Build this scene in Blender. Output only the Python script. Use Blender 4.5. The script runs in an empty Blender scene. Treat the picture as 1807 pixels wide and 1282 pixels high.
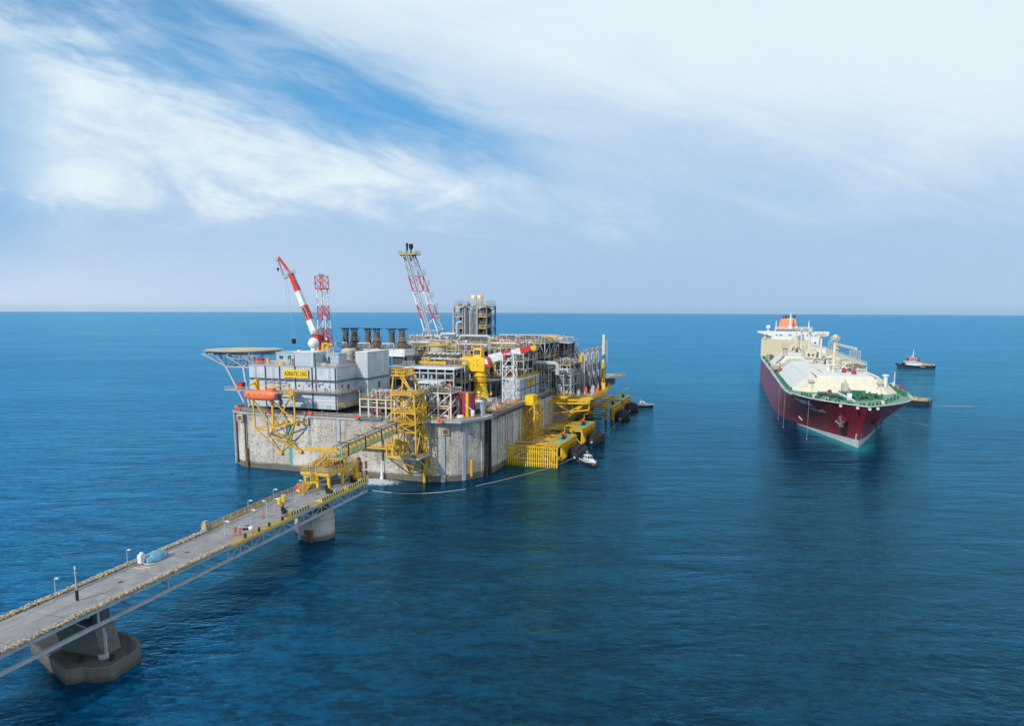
import bpy, bmesh, math, random
from mathutils import Vector, Matrix
R = math.radians
sc = bpy.context.scene
col = sc.collection
# ------------------------------------------------------------------ camera
CAM_H = 50.0
cam = bpy.data.objects.new('camera', bpy.data.cameras.new('camera'))
col.objects.link(cam)
cam.data.sensor_width = 36.0
cam.data.lens = 36.0 * 1260.0 / 1807.0
cam.data.shift_y = 84.0 / 1807.0
cam.data.clip_start = 0.5
cam.data.clip_end = 60000.0
cam.location = (0, 0, CAM_H)
cam.rotation_mode = 'QUATERNION'
cam.rotation_quaternion = (Matrix.Rotation(R(90 - 8.0), 3, 'X') @ Matrix.Rotation(R(0.22), 3, 'Z')).to_quaternion()
sc.camera = cam
sc.view_settings.view_transform = 'Standard'
sc.view_settings.look = 'None'
sc.view_settings.exposure = 0.0
sc.view_settings.gamma = 1.0
sc.render.resolution_x, sc.render.resolution_y = 1024, 727

# ------------------------------------------------------------------ node helper
class NT:
    def __init__(s, nt):
        s.nt = nt; s.n = nt.nodes; s.l = nt.links
    def new(s, t, **k):
        n = s.n.new(t)
        for a, b in k.items(): setattr(n, a, b)
        return n
    def put(s, sock, val):
        if hasattr(val, 'is_linked') or isinstance(val, bpy.types.NodeSocket): s.l.new(val, sock)
        else:
            if sock.type == 'RGBA' and len(val) == 3: val = (*val, 1.0)
            sock.default_value = val
    def m(s, op, a, b=None, c=None, clamp=False):
        n = s.new('ShaderNodeMath', operation=op, use_clamp=clamp)
        for i, x in enumerate((a, b, c)):
            if x is not None: s.put(n.inputs[i], x)
        return n.outputs[0]
    def add(s, a, b): return s.m('ADD', a, b)
    def sub(s, a, b): return s.m('SUBTRACT', a, b)
    def mul(s, a, b): return s.m('MULTIPLY', a, b)
    def step(s, x, a, b, lo=0.0, hi=1.0):
        n = s.new('ShaderNodeMapRange', interpolation_type='SMOOTHSTEP')
        for i, v in enumerate((x, a, b, lo, hi)): s.put(n.inputs[i], v)
        return n.outputs[0]
    def mix(s, f, a, b, blend='MIX'):
        n = s.new('ShaderNodeMix', data_type='RGBA', blend_type=blend)
        s.put(n.inputs[0], f); s.put(n.inputs[6], a); s.put(n.inputs[7], b)
        return n.outputs[2]
    def vec(s, x, y, z):
        n = s.new('ShaderNodeCombineXYZ')
        for i, v in enumerate((x, y, z)): s.put(n.inputs[i], v)
        return n.outputs[0]
    def sep(s, v):
        n = s.new('ShaderNodeSeparateXYZ'); s.put(n.inputs[0], v); return n.outputs
    def noise(s, v, scale=1.0, detail=3.0, rough=0.5, dist=0.0):
        n = s.new('ShaderNodeTexNoise'); s.put(n.inputs['Vector'], v)
        n.inputs['Scale'].default_value = scale; n.inputs['Detail'].default_value = detail
        n.inputs['Roughness'].default_value = rough; n.inputs['Distortion'].default_value = dist
        return n.outputs['Fac']
    def mapv(s, v, loc=(0, 0, 0), rot=(0, 0, 0), scale=(1, 1, 1)):
        n = s.new('ShaderNodeMapping'); s.put(n.inputs[0], v)
        n.inputs['Location'].default_value = loc; n.inputs['Rotation'].default_value = rot; n.inputs['Scale'].default_value = scale
        return n.outputs[0]

# ------------------------------------------------------------------ sun and sky
SUN_DIR = Vector((-0.52, -0.70, 0.50)).normalized()      # towards the sun
sun_el = math.asin(SUN_DIR.z)
sun_az = math.atan2(SUN_DIR.x, SUN_DIR.y)
sun = bpy.data.objects.new('sun', bpy.data.lights.new('sun', 'SUN'))
col.objects.link(sun)
sun.data.energy = 3.6
sun.data.angle = R(1.0)
sun.data.color = (1.0, 0.95, 0.87)
sun.rotation_mode = 'QUATERNION'
sun.rotation_quaternion = SUN_DIR.to_track_quat('Z', 'Y')

world = bpy.data.worlds.new('World'); sc.world = world
world.use_nodes = True
w = NT(world.node_tree)
w.n.clear()
sky = w.new('ShaderNodeTexSky', sky_type='NISHITA')
sky.sun_disc = False; sky.sun_elevation = sun_el; sky.sun_rotation = sun_az
sky.air_density = 1.0; sky.dust_density = 0.6; sky.ozone_density = 2.0
SKY_STR = 0.1
def K(r, g, b): return (r / SKY_STR, g / SKY_STR, b / SKY_STR, 1.0)
g = w.new('ShaderNodeTexCoord').outputs['Generated']
gx, gy, gz = w.sep(g)
az = w.m('ARCTAN2', gx, gy)
azc = w.m('MAXIMUM', w.m('MINIMUM', az, 1.25), -1.25)
X = w.m('TANGENT', azc)
hyp = w.m('SQRT', w.add(w.mul(gx, gx), w.mul(gy, gy)))
Y = w.m('DIVIDE', gz, w.m('MAXIMUM', w.mul(hyp, w.m('COSINE', azc)), 0.05))   # elevation tangent
Yc = w.m('MINIMUM', Y, 1.6)
# streak frame: t runs along the cirrus streaks, n across them
def fld(ax, ay, seed, sx, sy, det=4.0, ro=0.55, di=0.5):
    return w.noise(w.vec(w.mul(w.add(w.mul(X, ax), w.mul(Yc, ay)), sx), w.mul(w.add(w.mul(X, -ay), w.mul(Yc, ax)), sy), seed), 1.0, det, ro, di)
st1 = fld(0.93, -0.37, 0.3, 2.0, 9.0, 5.0, 0.58, 0.6)
st2 = fld(0.93, -0.37, 4.1, 6.0, 30.0, 4.0, 0.62, 0.8)
st3 = fld(0.96, -0.28, 9.3, 4.0, 16.0, 6.0, 0.65, 0.7)
bl = fld(0.98, -0.16, 7.7, 7.0, 15.0, 7.0, 0.64, 0.6)       # billows of the left bank
bl2 = fld(0.99, -0.1, 2.2, 1.5, 4.0, 3.0, 0.5, 0.3)         # broad soft tone
edge = w.add(w.add(w.mul(w.sub(st1, 0.5), 0.14), w.mul(w.sub(st2, 0.5), 0.06)), w.mul(w.sub(st3, 0.5), 0.09))
# veil on the right, above the blue gap
d1 = w.add(w.sub(w.add(Yc, w.mul(X, 0.463)), 0.226), w.mul(edge, 0.5))
veil = w.step(d1, -0.03, 0.035)
# bright bank on the left, below the blue gap
d2 = w.add(w.sub(0.196, w.add(Yc, w.mul(X, 0.25))), w.mul(edge, 1.0))
bank = w.step(d2, -0.03, 0.05)
# wisps at the upper left and thin streaks inside the gap
wisp = w.mul(w.mul(w.step(w.add(w.mul(st1, 0.6), w.mul(st3, 0.4)), 0.42, 0.60), w.step(X, -0.34, -0.58)), w.step(Yc, 0.29, 0.36))
thin = w.mul(w.step(w.add(w.mul(st2, 0.6), w.mul(st3, 0.4)), 0.38, 0.64), 0.42)
low_l = w.mul(w.step(X, -0.58, -0.72), 0.5)
bank = w.mul(bank, w.sub(1.0, low_l))
cover = w.m('MAXIMUM', w.m('MAXIMUM', veil, bank), w.mul(wisp, 0.85))
cover = w.m('MAXIMUM', cover, thin, clamp=True)
cover = w.m('MAXIMUM', cover, w.step(w.add(X, w.mul(edge, 1.2)), -0.10, 0.10))
cover = w.m('MAXIMUM', cover, w.step(az, 0.9, 1.3, 0.0, 0.65))
cover = w.m('MAXIMUM', cover, w.step(az, -0.8, -1.2, 0.0, 0.65))
# how bright the cloud is: the bank is whitest in its middle, the veil towards the top right
yy = w.add(Yc, w.mul(w.sub(bl, 0.5), 0.16))
bankb = w.mul(w.mul(w.step(yy, 0.08, 0.185), w.step(w.add(X, w.mul(Yc, 1.2)), 0.68, 0.05)), bank)
bankw = w.mul(bankb, w.step(w.add(w.mul(bl, 0.65), w.mul(st3, 0.35)), 0.32, 0.62, 0.28, 1.0))
lump = w.mul(w.mul(w.step(bl, 0.53, 0.64), w.mul(w.step(Yc, 0.10, 0.14), w.step(Yc, 0.24, 0.18))), w.step(X, 0.16, -0.1))
vb = w.add(w.add(Yc, w.mul(X, 0.05)), w.add(w.mul(w.sub(bl2, 0.5), 0.42), w.mul(w.sub(st3, 0.5), 0.22)))
veilw = w.mul(w.step(vb, 0.08, 0.36), 0.92)
bright = w.m('MAXIMUM', w.m('MAXIMUM', bankw, w.mul(lump, 0.9)), w.m('MAXIMUM', w.mul(veilw, w.step(d1, -0.03, 0.14, 0.45, 1.0)), w.mul(wisp, 0.7)), clamp=True)
cloud = w.mix(bright, K(0.42, 0.59, 0.82), K(0.78, 0.905, 0.97))
blue = w.mix(0.8, sky.outputs[0], K(0.12, 0.37, 0.69))
blue = w.mix(w.step(Yc, 0.46, 0.18), blue, K(0.13, 0.41, 0.76))
sk = w.mix(cover, blue, cloud)
# hazy air near the horizon
low = w.mix(w.step(X, -0.75, 0.15), K(0.62, 0.74, 0.89), K(0.39, 0.56, 0.80))
low = w.mix(w.step(X, 0.25, 0.75), low, K(0.41, 0.60, 0.81))
lowf = w.step(w.add(Yc, w.add(w.mul(w.sub(bl2, 0.5), 0.06), w.mul(w.sub(bl, 0.5), 0.05))), 0.14, 0.01, 0.0, 0.93)
sk = w.mix(lowf, sk, low)
sk = w.mix(w.step(Yc, -0.006, -0.04), sk, K(0.20, 0.33, 0.55))
bg = w.new('ShaderNodeBackground'); w.put(bg.inputs[0], sk); bg.inputs[1].default_value = SKY_STR
w.l.new(bg.outputs[0], w.new('ShaderNodeOutputWorld').inputs[0])

# ------------------------------------------------------------------ frames, things, meshes
FR = {'W': ((0, 0), 0.0), 'P': ((-87.5, 224.4), 18.0), 'T': ((-42.0, 152.0), 16.5), 'S': ((127.9, 259.3), 16.6)}
def fr2w(f, p):
    (ox, oy), a = FR[f]; c, s = math.cos(R(a)), math.sin(R(a))
    return Vector((ox + c * p[0] + s * p[1], oy - s * p[0] + c * p[1], p[2]))
BASE = {}
def place(o, f, base, rz=0.0):
    o.location = fr2w(f, base); o.rotation_euler = (0, 0, -R(FR[f][1]) + rz)
    BASE[o.name] = Vector(base)
def tag(o, label, cat, group=None, kind=None):
    if label: o['label'] = label
    if cat: o['category'] = cat
    if group: o['group'] = group
    if kind: o['kind'] = kind
    return o
def thing(name, label, cat, f, base, group=None, rz=0.0):
    o = bpy.data.objects.new(name, None); col.objects.link(o)
    place(o, f, base, rz); o.empty_display_size = 0.5
    return tag(o, label, cat, group)
class MB:
    K = 1.0
    def __init__(s): s.v = []; s.f = []
    def add(s, vs, fs):
        k = len(s.v); s.v += [tuple(a) for a in vs]; s.f += [tuple(i + k for i in q) for q in fs]
    def box(s, x0, y0, z0, x1, y1, z1):
        if x0 > x1: x0, x1 = x1, x0
        if y0 > y1: y0, y1 = y1, y0
        if z0 > z1: z0, z1 = z1, z0
        s.add([(x0, y0, z0), (x1, y0, z0), (x1, y1, z0), (x0, y1, z0), (x0, y0, z1), (x1, y0, z1), (x1, y1, z1), (x0, y1, z1)],
              [(0, 3, 2, 1), (4, 5, 6, 7), (0, 1, 5, 4), (1, 2, 6, 5), (2, 3, 7, 6), (3, 0, 4, 7)])
    def bar(s, p, q, wd=0.3, ht=None):
        ht = ht or wd
        if wd <= 0.9 and ht <= 0.9: wd *= MB.K; ht *= MB.K
        p = Vector(p); q = Vector(q); d = q - p
        if d.length < 1e-6: return
        d.normalize()
        up = Vector((0, 0, 1)) if abs(d.z) < 0.95 else Vector((1, 0, 0))
        a = d.cross(up).normalized() * wd / 2; b = a.cross(d).normalized() * ht / 2
        vs = [o + i * a + j * b for o in (p, q) for i, j in ((-1, -1), (1, -1), (1, 1), (-1, 1))]
        s.add(vs, [(0, 3, 2, 1), (4, 5, 6, 7), (0, 1, 5, 4), (1, 2, 6, 5), (2, 3, 7, 6), (3, 0, 4, 7)])
    def tube(s, p, q, r=0.15, n=8, r2=None):
        r2 = r if r2 is None else r2; p = Vector(p); q = Vector(q); d = q - p
        if d.length < 1e-6: return
        d.normalize(); up = Vector((0, 0, 1)) if abs(d.z) < 0.95 else Vector((1, 0, 0))
        a = d.cross(up).normalized(); b = a.cross(d).normalized()
        vs = []
        for o, rr in ((p, r), (q, r2)):
            for i in range(n):
                th = 2 * math.pi * i / n; vs.append(o + a * (rr * math.cos(th)) + b * (rr * math.sin(th)))
        fs = [(i, i + n, (i + 1) % n + n, (i + 1) % n) for i in range(n)]
        fs += [tuple(range(n)), tuple(range(2 * n - 1, n - 1, -1))]
        s.add(vs, fs)
    def path(s, pts, r=0.15, n=8):
        pts = [Vector(p) for p in pts]; out = []
        prev = None
        for i, p in enumerate(pts):
            if i == 0: d = (pts[1] - p).normalized()
            elif i == len(pts) - 1: d = (p - pts[i - 1]).normalized()
            else: d = ((p - pts[i - 1]).normalized() + (pts[i + 1] - p).normalized()).normalized()
            if prev is None:
                up = Vector((0, 0, 1)) if abs(d.z) < 0.9 else Vector((1, 0, 0)); a = d.cross(up).normalized()
            else: a = (prev - d * prev.dot(d)).normalized()
            prev = a; b = a.cross(d)
            out += [p + a * (r * math.cos(2 * math.pi * k / n)) + b * (r * math.sin(2 * math.pi * k / n)) for k in range(n)]
        m = len(pts); fs = []
        for i in range(m - 1):
            fs += [(i * n + k, (i + 1) * n + k, (i + 1) * n + (k + 1) % n, i * n + (k + 1) % n) for k in range(n)]
        fs += [tuple(range(n)), tuple(range(m * n - 1, (m - 1) * n - 1, -1))]
        s.add(out, fs)
    def lathe(s, prof, c=(0, 0, 0), n=16, axis='z'):
        c = Vector(c); vs = []
        for r, h in prof:
            for k in range(n):
                th = 2 * math.pi * k / n; x, y = r * math.cos(th), r * math.sin(th)
                vs.append(c + Vector((x, y, h) if axis == 'z' else (h, x, y) if axis == 'x' else (x, h, y)))
        m = len(prof); fs = []
        for i in range(m - 1):
            fs += [(i * n + k, i * n + (k + 1) % n, (i + 1) * n + (k + 1) % n, (i + 1) * n + k) for k in range(n)]
        fs += [tuple(range(n - 1, -1, -1)), tuple(range((m - 1) * n, m * n))]
        s.add(vs, fs)
    def capsule(s, p, q, r, n=14, dome=0.5):
        """vessel with domed ends from p to q"""
        p = Vector(p); q = Vector(q); d = (q - p).normalized(); e = r * dome
        st = [(0.15, 0), (0.55, .25), (0.85, .6), (1, 1)]
        up = Vector((0, 0, 1)) if abs(d.z) < 0.95 else Vector((1, 0, 0))
        a = d.cross(up).normalized(); b = a.cross(d)
        rings = [(p + d * (e * t), r * k) for k, t in st] + [(q - d * (e * t), r * k) for k, t in reversed(st)]
        vs = [o + a * (rr * math.cos(2 * math.pi * k / n)) + b * (rr * math.sin(2 * math.pi * k / n)) for o, rr in rings for k in range(n)]
        m = len(rings)
        fs = [(i * n + k, (i + 1) * n + k, (i + 1) * n + (k + 1) % n, i * n + (k + 1) % n) for i in range(m - 1) for k in range(n)]
        fs += [tuple(range(n)), tuple(range(m * n - 1, (m - 1) * n - 1, -1))]
        s.add(vs, fs)
    def sphere(s, c, r, n=16, m=10, zs=1.0):
        prof = [(max(r * math.sin(math.pi * i / m), 0.01 * r), -r * zs * math.cos(math.pi * i / m)) for i in range(m + 1)]
        s.lathe(prof, c, n)
    def prism(s, poly, z0, z1):
        n = len(poly)
        s.add([(x, y, z0) for x, y in poly] + [(x, y, z1) for x, y in poly],
              [tuple(range(n - 1, -1, -1)), tuple(range(n, 2 * n))] + [(i, (i + 1) % n, (i + 1) % n + n, i + n) for i in range(n)])
    def extr(s, poly, p0, p1, xa, ya):
        """outline poly in axes xa, ya swept from p0 to p1"""
        xa = Vector(xa); ya = Vector(ya); n = len(poly)
        vs = [Vector(o) + xa * x + ya * y for o in (p0, p1) for x, y in poly]
        s.add(vs, [tuple(range(n - 1, -1, -1)), tuple(range(n, 2 * n))] + [(i, (i + 1) % n, (i + 1) % n + n, i + n) for i in range(n)])
    def rail(s, pts, h=1.1, gap=1.8, r=0.07, rows=3, closed=False):
        pts = [Vector(p) for p in pts]
        if closed: pts.append(pts[0])
        for a, b in zip(pts, pts[1:]):
            L = (b - a).length; n = max(1, round(L / gap))
            for i in range(n + 1):
                p = a.lerp(b, i / n); s.bar(p, p + Vector((0, 0, h)), r)
            for k in range(1, rows + 1):
                o = Vector((0, 0, h * k / rows)); s.bar(a + o, b + o, r)
    def truss(s, a0, a1, b0, b1, n, rc=0.2, rb=0.14, posts=True, alt=True):
        a0, a1, b0, b1 = map(Vector, (a0, a1, b0, b1))
        s.bar(a0, a1, rc); s.bar(b0, b1, rc)
        for i in range(n + 1):
            p, q = a0.lerp(a1, i / n), b0.lerp(b1, i / n)
            if posts or i in (0, n): s.bar(p, q, rb)
            if i < n:
                p2, q2 = a0.lerp(a1, (i + 1) / n), b0.lerp(b1, (i + 1) / n)
                if alt and i % 2: s.bar(q, p2, rb)
                else: s.bar(p, q2, rb)
    def stair(s, p, q, wd=0.9, n=12, r=0.1, side=(1, 0, 0)):
        p = Vector(p); q = Vector(q); sd = Vector(side) * wd / 2
        for e in (-1, 1):
            s.bar(p + sd * e, q + sd * e, r, 0.25)
            u = Vector((0, 0, 1.0)); s.bar(p + sd * e + u, q + sd * e + u, 0.07)
            for k in range(0, n + 1, 3):
                o = p.lerp(q, k / n) + sd * e; s.bar(o, o + u, 0.06)
        for k in range(n + 1):
            o = p.lerp(q, k / n); s.bar(o - sd, o + sd, 0.24, 0.05)
def lattice(mbs, c0, c1, w0, w1, n, rl=0.2, rb=0.12, xa=(1, 0, 0), ya=(0, 1, 0), x=True):
    """four-leg lattice mast; segment i goes to mbs[i % len]"""
    c0, c1, xa, ya = map(Vector, (c0, c1, xa, ya))
    def cor(t):
        c = c0.lerp(c1, t); wd = (w0 + (w1 - w0) * t) / 2
        return [c + xa * (i * wd) + ya * (j * wd) for i, j in ((-1, -1), (1, -1), (1, 1), (-1, 1))]
    for i in range(n):
        mb = mbs[i % len(mbs)]; A, B = cor(i / n), cor((i + 1) / n)
        for k in range(4):
            mb.bar(A[k], B[k], rl); mb.bar(B[k], B[(k + 1) % 4], rb)
            if i == 0: mb.bar(A[k], A[(k + 1) % 4], rb)
            mb.bar(A[k], B[(k + 1) % 4], rb)
            if x: mb.bar(A[(k + 1) % 4], B[k], rb)
def put(mb, name, mat, parent=None, f=None, base=None, smooth=True, label=None):
    """mesh from frame coordinates: a part under its thing, or (parent None) a thing of its own"""
    if parent is not None: base = BASE[parent.name]
    else: base = Vector(base if base is not None else (0, 0, 0))
    me = bpy.data.meshes.new(name)
    me.from_pydata([(x - base.x, y - base.y, z - base.z) for x, y, z in mb.v], [], mb.f)
    for m_ in (mat if isinstance(mat, (list, tuple)) else [mat]): me.materials.append(m_)
    if smooth:
        me.polygons.foreach_set('use_smooth', [True] * len(me.polygons)); me.set_sharp_from_angle(angle=R(38))
    me.update()
    o = bpy.data.objects.new(name, me); col.objects.link(o)
    if parent is not None: o.parent = parent; BASE[o.name] = base
    else: place(o, f, base)
    if label: o['label'] = label
    return o
def copy_tree(o, parent=None):
    c = o.copy(); col.objects.link(c)
    if parent is not None: c.parent = parent
    for ch in list(o.children): copy_tree(ch, c)
    return c
def dup(o, f, base, label=None, rz=0.0):
    c = copy_tree(o); c.location = fr2w(f, base); c.rotation_euler = (0, 0, -R(FR[f][1]) + rz)
    if label: c['label'] = label
    return c
FONT = None
def text(body, height, mat, parent, org, xd, yd, name='lettering', width=None, depth=0.04, f=None):
    cu = bpy.data.curves.new('t', 'FONT'); cu.body = body; cu.size = 1.0; cu.extrude = 0.0; cu.offset = 0.02
    to = bpy.data.objects.new('t', cu); col.objects.link(to)
    dg = bpy.context.evaluated_depsgraph_get(); dg.update()
    me = bpy.data.meshes.new_from_object(to.evaluated_get(dg))
    bpy.data.objects.remove(to)
    if not me.vertices: return None
    xs = [v.co.x for v in me.vertices]; ys = [v.co.y for v in me.vertices]
    sy = height / max(1e-3, max(ys) - min(ys)); sx = sy if width is None else width / (max(xs) - min(xs))
    org, xd, yd = map(Vector, (org, xd, yd)); nd = xd.cross(yd).normalized()
    mb = MB()
    mb.v = [tuple(org + xd * ((v.co.x - min(xs)) * sx) + yd * ((v.co.y - min(ys)) * sy)) for v in me.vertices]
    mb.f = [tuple(p.vertices) for p in me.polygons]
    return put(mb, name, mat, parent, smooth=False)

# ------------------------------------------------------------------ materials
M = {}
def base_mat(name):
    m = bpy.data.materials.new(name); m.use_nodes = True
    t = NT(m.node_tree); b = t.n['Principled BSDF']; M[name] = m
    return t, b, t.new('ShaderNodeTexCoord').outputs['Object']
def paint(name, c, rough=0.5, dirt=0.35, dcol=(0.13, 0.085, 0.05), scale=0.7, metal=0.0, var=0.12, seam=0.0):
    t, b, o = base_mat(name)
    n1 = t.noise(o, scale, 5.0, 0.62); n2 = t.noise(t.mapv(o, scale=(2.2, 2.2, 0.22)), 1.0, 4.0, 0.6)
    c1 = t.mix(t.step(n1, 0.3, 0.7), tuple(x * (1 - var) for x in c), tuple(min(1, x * (1 + var)) for x in c))
    d = t.mul(t.m('MAXIMUM', t.step(n2, 0.56, 0.78), t.step(n1, 0.60, 0.75)), dirt)
    cf = t.mix(d, c1, dcol)
    if seam:
        sx, sy, sz_ = t.sep(o)
        ln = t.m('MAXIMUM', t.m('MAXIMUM', t.m('LESS_THAN', t.m('FRACT', t.mul(sx, 0.27)), 0.035), t.m('LESS_THAN', t.m('FRACT', t.mul(sy, 0.105)), 0.018)), t.m('LESS_THAN', t.m('FRACT', t.mul(sz_, 0.5)), 0.05))
        cf = t.mix(t.mul(ln, seam), cf, dcol)
        dr = t.noise(t.vec(t.mul(t.add(sx, sy), 0.9), t.mul(sz_, 0.10), 2.0), 1.0, 6.0, 0.75)
        cf = t.mix(t.mul(t.step(dr, 0.56, 0.72), seam * 0.8), cf, dcol)
    t.put(b.inputs['Base Color'], cf)
    t.put(b.inputs['Roughness'], t.add(rough - 0.08, t.mul(n1, 0.2))); b.inputs['Metallic'].default_value = metal
    return M[name]
paint('yellow', (0.62, 0.35, 0.008), 0.5, 0.75, (0.24, 0.12, 0.03), 0.8)
paint('lettering_white', (0.88, 0.88, 0.88), 0.5, 0.0)
paint('yellow_clean', (0.74, 0.46, 0.010), 0.42, 0.2, (0.30, 0.18, 0.03), 0.5)
paint('white', (0.62, 0.64, 0.66), 0.5, 0.35, (0.30, 0.22, 0.15))
paint('steel', (0.33, 0.36, 0.40), 0.5, 0.35, (0.24, 0.17, 0.11))
paint('grey', (0.34, 0.37, 0.41), 0.55, 0.4, (0.16, 0.10, 0.06))
paint('dark', (0.045, 0.05, 0.06), 0.6, 0.3, (0.10, 0.06, 0.04))
paint('black', (0.007, 0.0075, 0.009), 0.7, 0.2, (0.05, 0.04, 0.03))
paint('grating', (0.16, 0.16, 0.16), 0.7, 0.5, (0.20, 0.12, 0.07), 0.9)
paint('pipe', (0.40, 0.42, 0.43), 0.42, 0.4, (0.28, 0.20, 0.13))
paint('pipe_tan', (0.50, 0.40, 0.28), 0.5, 0.5, (0.26, 0.14, 0.07))
paint('pipe_lag', (0.36, 0.37, 0.38), 0.38, 0.3, (0.20, 0.14, 0.09), metal=0.35)
paint('rust', (0.20, 0.085, 0.035), 0.8, 0.6, (0.07, 0.03, 0.02), 1.2, var=0.35)
paint('brown', (0.105, 0.07, 0.055), 0.7, 0.5, (0.17, 0.085, 0.045), 0.9)
paint('gunmetal', (0.13, 0.15, 0.18), 0.55, 0.4, (0.14, 0.09, 0.05))
paint('tan', (0.46, 0.41, 0.35), 0.65, 0.45, (0.24, 0.16, 0.10))
paint('maroon', (0.27, 0.022, 0.045), 0.45, 0.25, (0.13, 0.04, 0.03))
paint('red', (0.52, 0.025, 0.018), 0.45, 0.25, (0.20, 0.04, 0.02))
paint('orange', (0.74, 0.15, 0.05), 0.45, 0.2, (0.38, 0.10, 0.05))
paint('red_orange', (0.72, 0.085, 0.018), 0.55, 0.1, (0.3, 0.06, 0.02))
paint('green', (0.012, 0.13, 0.065), 0.45, 0.3, (0.05, 0.06, 0.03))
paint('green_deck', (0.13, 0.255, 0.17), 0.65, 0.45, (0.20, 0.16, 0.08), 0.35)
paint('teal', (0.06, 0.32, 0.29), 0.6, 0.3, (0.12, 0.15, 0.1))
paint('cream', (0.60, 0.57, 0.465), 0.5, 0.42, (0.50, 0.38, 0.20), 0.25, var=0.05, seam=0.6)
paint('cream_white', (0.64, 0.64, 0.61), 0.5, 0.15, (0.46, 0.38, 0.26), 0.2, var=0.04, seam=0.42)
paint('hull', (0.215, 0.016, 0.032), 0.33, 0.12, (0.10, 0.03, 0.035), 0.12, var=0.1)
t, b, o = base_mat('hull_plate')
x, y, z = t.sep(o)
n1 = t.noise(o, 0.12, 4.0, 0.6); n2 = t.noise(t.vec(t.mul(y, 0.55), t.mul(z, 0.05), 2.0), 1.0, 6.0, 0.75); n3 = t.noise(t.vec(t.mul(y, 0.25), t.mul(z, 0.9), 6.0), 1.0, 6.0, 0.7)
c = t.mix(t.step(n1, 0.3, 0.7), (0.25, 0.014, 0.026), (0.32, 0.022, 0.038))
c = t.mix(t.mul(t.step(n2, 0.58, 0.74), 0.30), c, (0.34, 0.10, 0.06))
c = t.mix(t.mul(t.step(n3, 0.62, 0.76), 0.28), c, (0.33, 0.11, 0.13))
sm = t.m('MAXIMUM', t.m('LESS_THAN', t.m('FRACT', t.mul(z, 0.36)), 0.045), t.m('LESS_THAN', t.m('FRACT', t.mul(y, 0.085)), 0.014))
c = t.mix(t.mul(sm, 0.30), c, (0.09, 0.008, 0.014))
t.put(b.inputs['Base Color'], c); t.put(b.inputs['Roughness'], t.add(0.26, t.mul(n3, 0.2)))
bp = t.new('ShaderNodeBump'); bp.inputs['Strength'].default_value = 0.25; bp.inputs['Distance'].default_value = 0.2
t.put(bp.inputs['Height'], t.noise(t.mapv(o, scale=(1, 0.25, 0.4)), 1.0, 2.0)); t.put(b.inputs['Normal'], bp.outputs[0])
# roadway: joints, tyre tracks, oil stains, patches
t, b, o = base_mat('roadway_top')
x, y, z = t.sep(o)
n1 = t.noise(o, 0.35, 6.0, 0.7); n2 = t.noise(t.vec(t.mul(x, 1.6), t.mul(y, 0.05), 1.0), 1.0, 5.0, 0.6); n3 = t.noise(o, 0.9, 5.0, 0.6)
c = t.mix(t.step(n1, 0.3, 0.7), (0.185, 0.18, 0.19), (0.285, 0.275, 0.285))
c = t.mix(t.mul(t.step(n2, 0.50, 0.68), 0.45), c, (0.13, 0.125, 0.13))
c = t.mix(t.mul(t.step(n3, 0.62, 0.72), 0.6), c, (0.11, 0.10, 0.095))
c = t.mix(t.mul(t.m('LESS_THAN', t.m('FRACT', t.mul(y, 0.125)), 0.018), 0.75), c, (0.06, 0.06, 0.065))
pt = t.noise(t.vec(t.m('FLOOR', t.mul(x, 0.42)), t.m('FLOOR', t.mul(y, 0.19)), 3.0), 3.3, 0.0)
c = t.mix(t.mul(t.m('GREATER_THAN', pt, 0.60), 0.35), c, (0.31, 0.30, 0.31))
t.put(b.inputs['Base Color'], c); b.inputs['Roughness'].default_value = 0.85
paint('boot', (0.56, 0.575, 0.58), 0.4, 0.3, (0.34, 0.30, 0.25), 0.3)
paint('navy', (0.012, 0.02, 0.045), 0.4, 0.2, (0.04, 0.04, 0.05))
paint('helideck', (0.40, 0.375, 0.32), 0.75, 0.4, (0.34, 0.26, 0.17), 0.25)
paint('asphalt', (0.235, 0.23, 0.245), 0.85, 0.5, (0.16, 0.15, 0.15), 0.18, var=0.15)
paint('tarp', (0.13, 0.31, 0.47), 0.35, 0.25, (0.36, 0.48, 0.60), 1.1, var=0.3)
paint('stone', (0.36, 0.30, 0.22), 0.9, 0.8, (0.10, 0.075, 0.05), 2.4, var=0.5)
paint('rubber', (0.006, 0.0065, 0.008), 0.75, 0.3, (0.04, 0.035, 0.03), 1.5)
paint('skin', (0.46, 0.25, 0.17), 0.6, 0.0)
paint('panel_blue', (0.33, 0.40, 0.47), 0.5, 0.35, (0.20, 0.17, 0.14))
paint('rope', (0.50, 0.50, 0.46), 0.8, 0.2)
t, b, o = base_mat('glass'); t.put(b.inputs['Base Color'], (0.015, 0.03, 0.035)); b.inputs['Roughness'].default_value = 0.08
# corrugated white cladding
t, b, o = base_mat('cladding')
x, y, z = t.sep(o)
wv = t.m('SINE', t.mul(t.add(x, y), 11.0))
pn = t.noise(t.vec(t.m('FLOOR', t.mul(t.add(x, y), 0.42)), t.m('FLOOR', t.mul(z, 0.25)), 0.0), 3.1, 0.0)
n1 = t.noise(t.mapv(o, scale=(1.4, 1.4, 0.12)), 1.0, 5.0, 0.65)
c = t.mix(t.step(pn, 0.25, 0.75), (0.40, 0.445, 0.49), (0.53, 0.565, 0.60))
c = t.mix(t.mul(t.step(n1, 0.54, 0.72), 0.5), c, (0.34, 0.30, 0.25))
c = t.mix(t.mul(t.step(wv, -0.2, -0.9), 0.22), c, (0.36, 0.40, 0.45))
t.put(b.inputs['Base Color'], c); b.inputs['Roughness'].default_value = 0.5
bp = t.new('ShaderNodeBump'); bp.inputs['Strength'].default_value = 0.5; bp.inputs['Distance'].default_value = 0.08
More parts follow.
